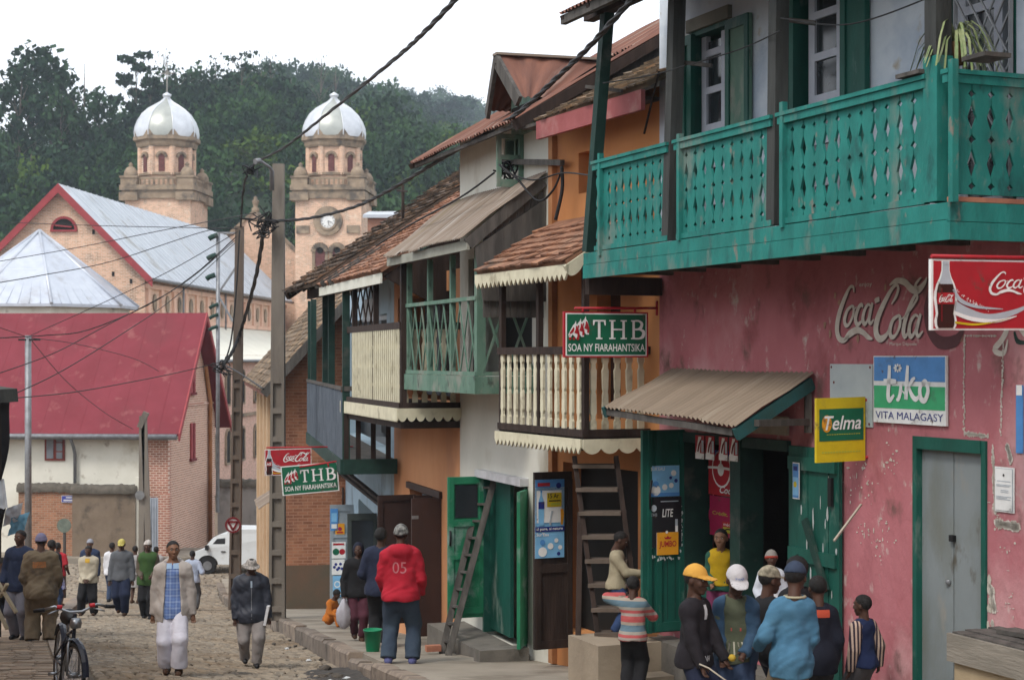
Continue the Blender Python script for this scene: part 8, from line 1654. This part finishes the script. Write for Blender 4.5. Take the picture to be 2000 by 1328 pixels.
# 3 red hoodie
p = Person('man with his back turned in a red hooded sweatshirt numbered 05 and blue jeans', onside(783,20.1), 4, 1.70, skin=1, vox=.012, build=1.03, la=(-.13,.12,.50), ra=(.13,.12,.50), lf=(-.09,.0,0), rf=(.085,.0,0), nod=6)
p.hair('short'); p.hat('beanie', cloth('camo_knit', (.30,.30,.28), (.05,.05,.05), 28)); p.shoes(cloth('blue_shoe', (.12,.13,.3))); p.pants(cloth('faded_denim', (.05,.075,.105), (.03,.045,.075), 3), g=.020, hemg=.034, ankle=.04, fold=.006)
p.top(cloth('red_fleece', (.40,.014,.03), (.33,.010,.024), 4), hem=.46, g=.024, name='hoodie', loose=.010, flare=.010, hood=True, fold=.008, neck=1.2); p.decal('05', (0,.70*1.70), .17, .14, cloth('print_pink', (.50,.16,.18)), 'number', -1, bold=0)
p.patch(-.072, .078, .655*1.7-.02, .655*1.7+.02, MT['cloth_red_fleece'], 'number_infill', -1, 3, None, .001) if 0 else None
# 4 dark neighbour
p = Person('person in dark clothes with dark hair standing close behind the red hooded man', onside(744,23.4), 10, 1.70, skin=1, vox=.014, la=(-.12,.12,.55), ra=(.13,.1,.5)); p.hair('afro'); p.shoes(SH_BLK); p.pants(BLACKC, g=.02, hemg=.03); p.top(DKNAVY, hem=.44, g=.028, name='jacket', loose=.012)
# 5 hooded woman with bag
bag_p = onside(700,25.0); p = Person('woman in a dark hooded top and maroon trousers carrying a full plastic bag', bag_p, 170, 1.50, skin=1, vox=.013, la=(-.14,.02,.43), ra=(.15,.05,.47), lf=(-.03,.05,0), rf=(.035,-.07,.02), nod=10, yaw=-8)
p.hat('hood', NAVY); p.shoes(SH_BRN); p.pants(cloth('maroon', (.085,.025,.04)), g=.012, hemg=.016, ankle=.06); p.skirt(NAVY, .30, .105, 'skirt'); p.top(BLACKC, hem=.45, g=.024, name='top', loose=.010); hd_ = p.lm['h',1]; hd2 = p.lm['h',-1]
a = p.item(p.lm['h',1]); m = MB(); m.smooth = True; bm = bmesh.new(); bmesh.ops.create_icosphere(bm, subdivisions=3, radius=1); cc = a+V((.0,-.02,-.27))
m.np([(cc.x+q.co.x*(.12-.07*max(0,q.co.z))*(1+.12*math.sin(q.co.z*9+q.co.y*6)), cc.y+q.co.y*.10*(1+.12*math.sin(q.co.x*8)), cc.z+q.co.z*.24) for q in bm.verts], [[q.index for q in f.verts] for f in bm.faces]); bm.free()
solo(m, 'plastic_bag', M('bag_lilac', (.42,.41,.45), (.33,.32,.36), 8, .35, .4, 12), 'full pale plastic bag hanging from the hooded woman hand', 'bag')
# 6 seated child in orange
p = Person('small child in an orange jacket squatting on the pavement by the grey sheet door', onside(643,29.4), 120, 1.05, child=True, skin=1, vox=.013, hipz=.13, lean=.10, la=(-.08,.26,.22), ra=(.08,.26,.22), lf=(-.08,.26,0), rf=(.08,.26,0), nod=35, yaw=-20); p.hair('afro'); ORC = cloth('orange_fleece', (.45,.14,.02)); p.pants(ORC, g=.02, hemg=.02); p.top(ORC, hem=.1, g=.024, name='jacket', loose=.01); p.patch(-.06,.06,.40,.46, cloth('red_collar', (.4,.05,.03)), 'collar', -1, 3, None, .006)
# 7 boy on the step block
cz_ = -1.42; X = P(1205,700,17.35); p = Person('small boy in a cream sweater standing on the masonry step by the stair', (X.x, X.y, cz_), 100, 1.10, child=True, skin=1, vox=.012, la=(-.10,.22,.56), ra=(.06,.25,.60), nod=22, yaw=0); p.hair('short'); p.shoes(SH_BRN); p.pants(cloth('blue_jean', (.035,.065,.16), (.02,.04,.1), 4), g=.026, hemg=.03); p.top(cloth('cream_fleece', (.36,.31,.21), bsc=80, bump=.3), hem=.45, g=.030, name='sweater', loose=.012)
# 8 striped boy
p = Person('small boy seen from behind in a pink, cream and blue striped sweater', (P(1236,700,16.15).x, 16.15, side_z(16.15)+.02), 15, 1.12, child=True, skin=1, vox=.012, la=(-.10,.12,.80), ra=(.06,.16,.74), nod=10); p.hair('short'); p.shoes(cloth('blue_trainer', (.12,.16,.3))); p.pants(BLACKC, g=.022, hemg=.03)
p.top(bands('stripe', [(.42,.09,.09),(.36,.30,.27),(.42,.09,.09),(.30,.27,.23),(.10,.16,.20),(.10,.16,.20),(.32,.27,.22),(.40,.08,.08)], 2, .235), hem=.44, g=.03, name='striped_sweater', loose=.012)
# 9 girl leaning out of the shop
u, z_ = fP.hit(1408,1180,.02); q = fP.pt(u,.03,-1.32); p = Person('girl in a yellow and green sweater leaning out of the shop doorway', tuple(q), 196, 1.14, child=True, skin=2, vox=.012, ra=(.05,.17,.52), la=(-.20,.10,.74), lean=.08, side=-.02, yaw=-6); p.hair('tied'); p.pants(cloth('plum', (.12,.02,.06)), g=.02); p.skirt(MT['cloth_plum'], .22, .12); p.top(cloth('bottle_green', (.02,.09,.06)), hem=.45, g=.020, name='green_sweater'); p.top(cloth('mustard', (.46,.30,.01), (.40,.25,.008), 4), hem=.50, g=.032, sleeve=0, name='yellow_tabard', neck=1.0)
# 10 toddler
u, z_ = fP.hit(1497,1180,.55); q = fP.pt(u,.5,-1.42); p = Person('toddler in a red and grey knitted hat and white top held up in the doorway', (q.x,q.y,-1.06), 186, .86, child=True, skin=1, vox=.011, la=(-.12,.12,.5), ra=(.12,.12,.5), yaw=5); p.hat('beanie', cloth('grey_knit', (.25,.23,.21), bsc=70, bump=.4), cloth('red_knit', (.36,.05,.03), bsc=70, bump=.4)); p.pants(WHITE, g=.03); p.top(cloth('white_blue', (.55,.58,.64)), hem=.30, g=.034, name='smock', flare=.04, loose=.014); p.patch(-.05,.05,.40,.56, WHITE, 'bib', 1, 4)
q = p.item((0,0,0)); c = (q.x, q.y)
# 11 yellow cap
def kid(label, px, Y, face, H, **k): return Person(label, onside(px, Y), face, H, child=True, vox=k.pop('vox', .011), **k)
p = kid('boy in a yellow cap and black half-zip jacket holding a thin stick', 1357, 12.3, 126, 1.29, skin=1, la=(-.10,.16,.42), ra=(.12,.12,.42), nod=4, yaw=2)
p.hair('short'); p.hat('cap', cloth('yellow_cap', (.62,.33,.06), (.55,.28,.05), 4)); p.pants(cloth('ink', (.015,.02,.045)), g=.02); p.shoes(SH_BLK); p.top(cloth('black_fleece', (.017,.014,.018), (.012,.010,.013), 6), hem=.41, g=.026, name='jacket', loose=.010, fold=.006); p.patch(-.012,.018,.69*1.29,.775*1.29, WHITE, 'white_undershirt', 1, 3); p.decal('W', (.03,.47*1.29), .06, .045, WHITE, 'lettering', 1)
h = p.lm['h',1]; m = MB(); e = p.lm['e',1]; m.smooth = True; u_ = (h-e)/np.linalg.norm(h-e); m.tube(p.wld([h-u_*.035, h+u_*.012]), [.032,.036], 10); part(m, 'white_cuff', WHITE, p.o, fix=False)
h = p.lm['h',1]; a = p.item(h+np.array([0,.06,-.01])); m = MB(); m.tube([a+V((-.07,.0,.03)), a, P(1420,1330,11.9)], .0065, 6); solo(m, 'stick', MT['pale_stick'], 'thin pale stick held low by the boy in the yellow cap', 'stick')
# 12 white cap
p = kid('boy in a white cap looking down, green shirt under an open blue jacket', 1437, 12.5, 192, 1.30, skin=1, la=(-.06,.15,.50), ra=(.07,.15,.47), nod=24, yaw=18, lean=.02)
p.hair('short'); p.hat('cap', cloth('white_cap', (.52,.50,.50), (.46,.44,.45), 4)); fh = None; p.pants(DENIM, g=.02); p.shoes(SH_GRY); p.top(cloth('moss', (.085,.095,.06)), hem=.42, g=.02, name='shirt'); 
p.lay([(x, z) for x, z in ((-.05,.80),(.03,.80),(.03,.825),(-.05,.825))], [(0,1,2,3)], cloth('print_red', (.4,.08,.07)), 'print')
for k in range(5): x = -.06+.03*k; p.lay([(x,.72),(x+.012,.72),(x+.02*(k-2)+.006,.62),(x+.02*(k-2)-.006,.62)], [(0,1,2,3)], cloth('print_cream', (.45,.42,.33)), 'print')
p.top(cloth('blue_jacket', (.035,.075,.13), (.025,.055,.10), 4), hem=.38, g=.030, name='jacket', open_front=.055, loose=.011, neck=1.5, fold=.007)
def FC(P_): q = p.hl(P_); return ell(q, (0,-.05,.62), (.335*1.13,.40*1.13,.40*1.13))*p.hh
v, f = glyphs('Stussy' if 0 else 'Sport', 0, .3); a_, b_ = v.min(0), v.max(0); uu = (v-a_)/(b_-a_)-.5; pp = []
for t in uu: 
    an = t[0]*.9; r3 = np.array([.40*math.sin(an), .47*math.cos(an)-.05, .80+t[1]*.14]); dd = r3-np.array([0,-.05,.62]); kk = 1.02/np.linalg.norm(dd/np.array([.335*1.13,.40*1.13,.40*1.13])); pp.append(np.array([0,-.05,.62])+dd*kk)
p.add(p.hw(np.array(pp)), f, 'cap_lettering', cloth('cap_blue', (.05,.14,.45)))
m = MB(); c = p.item((p.lm['h',-1]+p.lm['h',1])/2+np.array([0,.09,-.0])); m.smooth = True; m.lathe(c, [(0,-.028),(.02,-.022),(.03,0),(.02,.022),(0,.028)], 14); solo(m, 'fruit', M('mango', (.5,.33,.04)), 'small yellow fruit in the hands of the boy in the white cap', 'fruit')
# 13 camouflage hat
p = kid('child in a mottled camouflage cap half hidden in the middle of the group', 1500, 13.0, 70, 1.27, skin=1, nod=6, vox=.013, la=(-.12,.15,.6), ra=(.12,.2,.62)); p.hair('short'); p.hat('cap', cloth('camouflage', (.34,.30,.22), (.12,.105,.075), 22)); p.pants(NAVY); p.top(BLACKC, hem=.44, g=.03, name='jacket')
# 14 blue sweater, denim cap
p = kid('boy seen from behind in a light blue sweater and dark denim cap', 1545, 12.0, 352, 1.31, skin=1, vox=.011, la=(-.15,.13,.52), ra=(.105,.10,.46), nod=12, yaw=-28, side=.02, build=.8)
p.hair('short'); p.hat('cap', cloth('denim_cap', (.035,.05,.085), (.02,.03,.055), 5)); p.pants(cloth('beige_trouser', (.20,.16,.11), (.13,.10,.07), 3), g=.024, hemg=.03); p.shoes(SH_BRN); p.top(cloth('sky_fleece', (.07,.18,.28), (.05,.14,.23), 3), hem=.36, g=.030, name='sweater', loose=.011, flare=.016, fold=.009, neck=1.25)
m = MB(); m.smooth = True; nk = p.neck; m.tube(p.wld([nk+np.array([.062*math.cos(a)*1.25, .052*math.sin(a)*1.2-.005, .006]) for a in [6.283*i/20 for i in range(21)]]), .010, 6, False); part(m, 'collar', cloth('pale_collar', (.42,.38,.26)), p.o, fix=False)
# 15, 16 dark children at the back
p = kid('child in a dark coat with an orange-red collar behind the blue sweater', 1598, 12.9, 355, 1.20, skin=1, nod=8, vox=.013); p.hair('short'); p.pants(cloth('charcoal', (.035,.035,.038)), g=.02); p.shoes(SH_BLK); p.top(cloth('midnight', (.008,.010,.020)), hem=.36, g=.028, name='coat', flare=.02); p.patch(-.05,.07,.735*1.2,.785*1.2, cloth('orange_red', (.45,.07,.035)), 'collar_patch', -1, 4, None, .006)
p = kid('child with bushy dark hair half hidden beside the right green door leaf', 1556, 13.6, 330, 1.345, skin=1, vox=.014); p.hair('afro'); p.pants(NAVY); p.top(BLACKC, hem=.44, g=.03, name='jacket')
# 17 star sweater boy
p = kid('small boy in a navy sweater with striped sleeves standing before the pink wall', 1686, 13.3, 318, 1.04, skin=1, vox=.010, la=(-.15,.02,.42), ra=(.16,-.03,.44), yaw=12, nod=2); p.hair('short'); p.pants(cloth('grey_trouser', (.10,.095,.10), (.07,.066,.07), 5), g=.03, hemg=.03); p.shoes(SH_BLK); p.top(cloth('royal_navy', (.012,.022,.07)), hem=.44, g=.028, sleeve=0, name='sweater')
def sleeve_only(pp, mat, g=.02):
    H = pp.H
    for k in (-1,1):
        e, h = pp.lm['e',k], pp.lm['h',k]; u = (h-e)/np.linalg.norm(h-e)
        def F(P_): return np.maximum(pp.farm(P_, k, g, g), (P_-(h+u*.012*H))@u)
        pts = np.array([pp.sh[k], e, h]); v, f = surf(F, pts.min(0)-.09*H, pts.max(0)+.09*H, pp.vox); pp.add(v, f, 'sleeve', mat)
def stripes_v():
    m = bands('sleeve_stripe', [(.45,.33,.26),(.03,.02,.03)], 0, .030); return m
sleeve_only(p, stripes_v(), .022)
# ---- people at the left
p = Person('man in khaki overalls and a grey-blue knitted hat seen from behind at the left kerb', onroad(80,25.4), 350, 1.71, skin=1, vox=.013, build=1.05, la=(-.13,.10,.50), ra=(.13,.12,.50), lf=(-.08,0,0), rf=(.07,.0,0), nod=10); p.hair('short'); p.hat('beanie', cloth('lilac_knit', (.17,.16,.25), bsc=70, bump=.4)); p.shoes(SH_BLK); p.pants(KHAKI, g=.03, hemg=.04, fold=.009); p.top(KHAKI, hem=.42, g=.028, name='overall_top', loose=.012, fold=.010, flare=.016); p.patch(-.11,.09,.70*1.71,.755*1.71, cloth('orange_patch', (.42,.16,.05), (.22,.14,.08), 40), 'faded_print', -1, 5)
p = Person('man in a navy shirt and grey trousers facing the street beside the khaki overalls', onside(40,25.9,-.02), 190, 1.72, skin=1, vox=.013, la=(-.17,.0,.50), ra=(.13,.10,.52), lf=(-.07,.03,0), rf=(.06,-.02,0), yaw=-12); p.hair('short'); p.shoes(SH_BLK); p.pants(cloth('blue_grey', (.15,.15,.18)), g=.018, hemg=.028); p.top(cloth('navy_shirt', (.015,.024,.055)), hem=.44, g=.026, name='shirt', loose=.012)
p = Person('woman in a red top and a blue flowered skirt seen from behind', onside(113,39.5), 8, 1.55, skin=1, vox=.016, la=(-.13,.1,.5), ra=(.13,.1,.52)); p.hair('tied'); p.skirt(cloth('flower_print', (.06,.07,.28), (.45,.45,.55), 22), .27, .13); p.top(cloth('red_jersey', (.36,.02,.03)), hem=.48, g=.018, sleeve=.5); p.shoes(SH_BRN)
p = Person('dark haired person hidden behind the khaki overalls', onside(101,34), 20, 1.58, skin=1, vox=.018, hands=False); p.hair('afro'); p.top(BLACKC, hem=.44, g=.026, name='jacket'); p.pants(DENIM)
p = Person('dark clothed person sitting in the shade of the market stall', onside(6,26.4), 100, 1.6, skin=1, vox=.018, hipz=.28, la=(-.1,.2,.35), ra=(.1,.2,.35), lf=(-.07,.28,0), rf=(.07,.28,0)); p.hair('short'); p.pants(NAVY, g=.02); p.top(BLACKC, hem=.24, g=.026, name='jacket'); p.shoes(SH_BLK)
p = Person('boy in a cream sweater with a yellow collar and dark trousers, hands together', onroad(173,36.4), 178, 1.55, skin=1, vox=.015, la=(-.03,.13,.52), ra=(.03,.13,.52), lf=(-.08,0,0), rf=(.10,0,0), nod=14); p.hair('short'); p.shoes(SH_BRN); p.pants(BLACKC, g=.024, hemg=.036); p.top(CREAM, hem=.47, g=.028, name='sweater', loose=.011); p.patch(-.05,.05,.76*1.55,.82*1.55, cloth('yellow_collar', (.5,.3,.04)), 'collar', 1, 4)
p = Person('man in a grey knitted hat and navy jacket walking behind the cream sweater', onroad(176,43.5), 180, 1.72, skin=1, vox=.018); p.hair('short'); p.hat('beanie', cloth('pale_knit', (.25,.26,.30))); p.pants(NAVY, g=.02); p.top(cloth('steel_navy', (.022,.035,.075)), hem=.44, g=.034, name='jacket', loose=.014); p.shoes(SH_BLK)
p = Person('man in a yellow cap, grey sweater and dark blue jeans walking towards the camera', onroad(238,37.4), 176, 1.72, skin=1, vox=.015, build=1.0, la=(-.15,.05,.46), ra=(.15,.05,.46), lf=(-.05,.08,0), rf=(.045,-.07,.02), nod=10); p.hair('short'); p.hat('cap', cloth('sun_cap', (.52,.44,.10), (.35,.30,.10), 12)); p.shoes(SH_BRN); p.pants(cloth('dark_jean', (.015,.022,.05)), g=.026, hemg=.03); p.top(GREY, hem=.46, g=.026, name='sweater', loose=.010)
p = Person('person in a white shirt and blue jeans walking away beside the mud rendered wall', onroad(219,45.5), 10, 1.66, skin=1, vox=.018); p.hair('short'); p.pants(DENIM, g=.02); p.top(WHITE, hem=.46, g=.022); p.shoes(SH_BLK)
p = Person('woman in a pale grey top and skirt walking away behind the green vest', onroad(264,45.5), 5, 1.60, skin=1, vox=.018); p.hair('short'); p.skirt(cloth('grey_flower', (.28,.27,.27), (.4,.39,.38), 20), .28, .11); p.top(LGREY, hem=.5, g=.02); p.shoes(SH_BRN)
p = Person('man in a white patterned cap and a green knitted vest walking down the street', onroad(289,36.2), 178, 1.72, skin=1, vox=.015, la=(-.07,.14,.55), ra=(.06,.14,.55), lf=(-.04,.04,0), rf=(.045,-.02,0)); p.hair('short'); p.hat('beanie', cloth('white_knit', (.5,.47,.44), (.3,.25,.22), 25)); p.shoes(SH_BLK); p.pants(BLACKC, g=.018, hemg=.026); p.top(cloth('drab_shirt', (.09,.07,.05)), hem=.5, g=.018); p.top(cloth('moss_vest', (.04,.085,.022), (.03,.068,.018), 5, bsc=70, bump=.3), hem=.43, g=.034, sleeve=0, name='vest', flare=.012)
p = Person('dark haired person in a pale top glimpsed beside the green vest', onroad(305,47.5), 0, 1.6, skin=1, vox=.02, hands=False); p.hair('short'); p.top(LGREY, hem=.46, g=.02); p.pants(GREY)
p = Person('person in a pale blue shirt walking away near the white van', onroad(376,43), 8, 1.56, skin=1, vox=.018, la=(-.14,.12,.6), ra=(.15,.1,.62)); p.hair('short'); p.pants(GREY, g=.02, hemg=.03); p.top(cloth('ice_blue', (.36,.41,.52)), hem=.46, g=.026, name='shirt', loose=.012); p.shoes(SH_BRN)
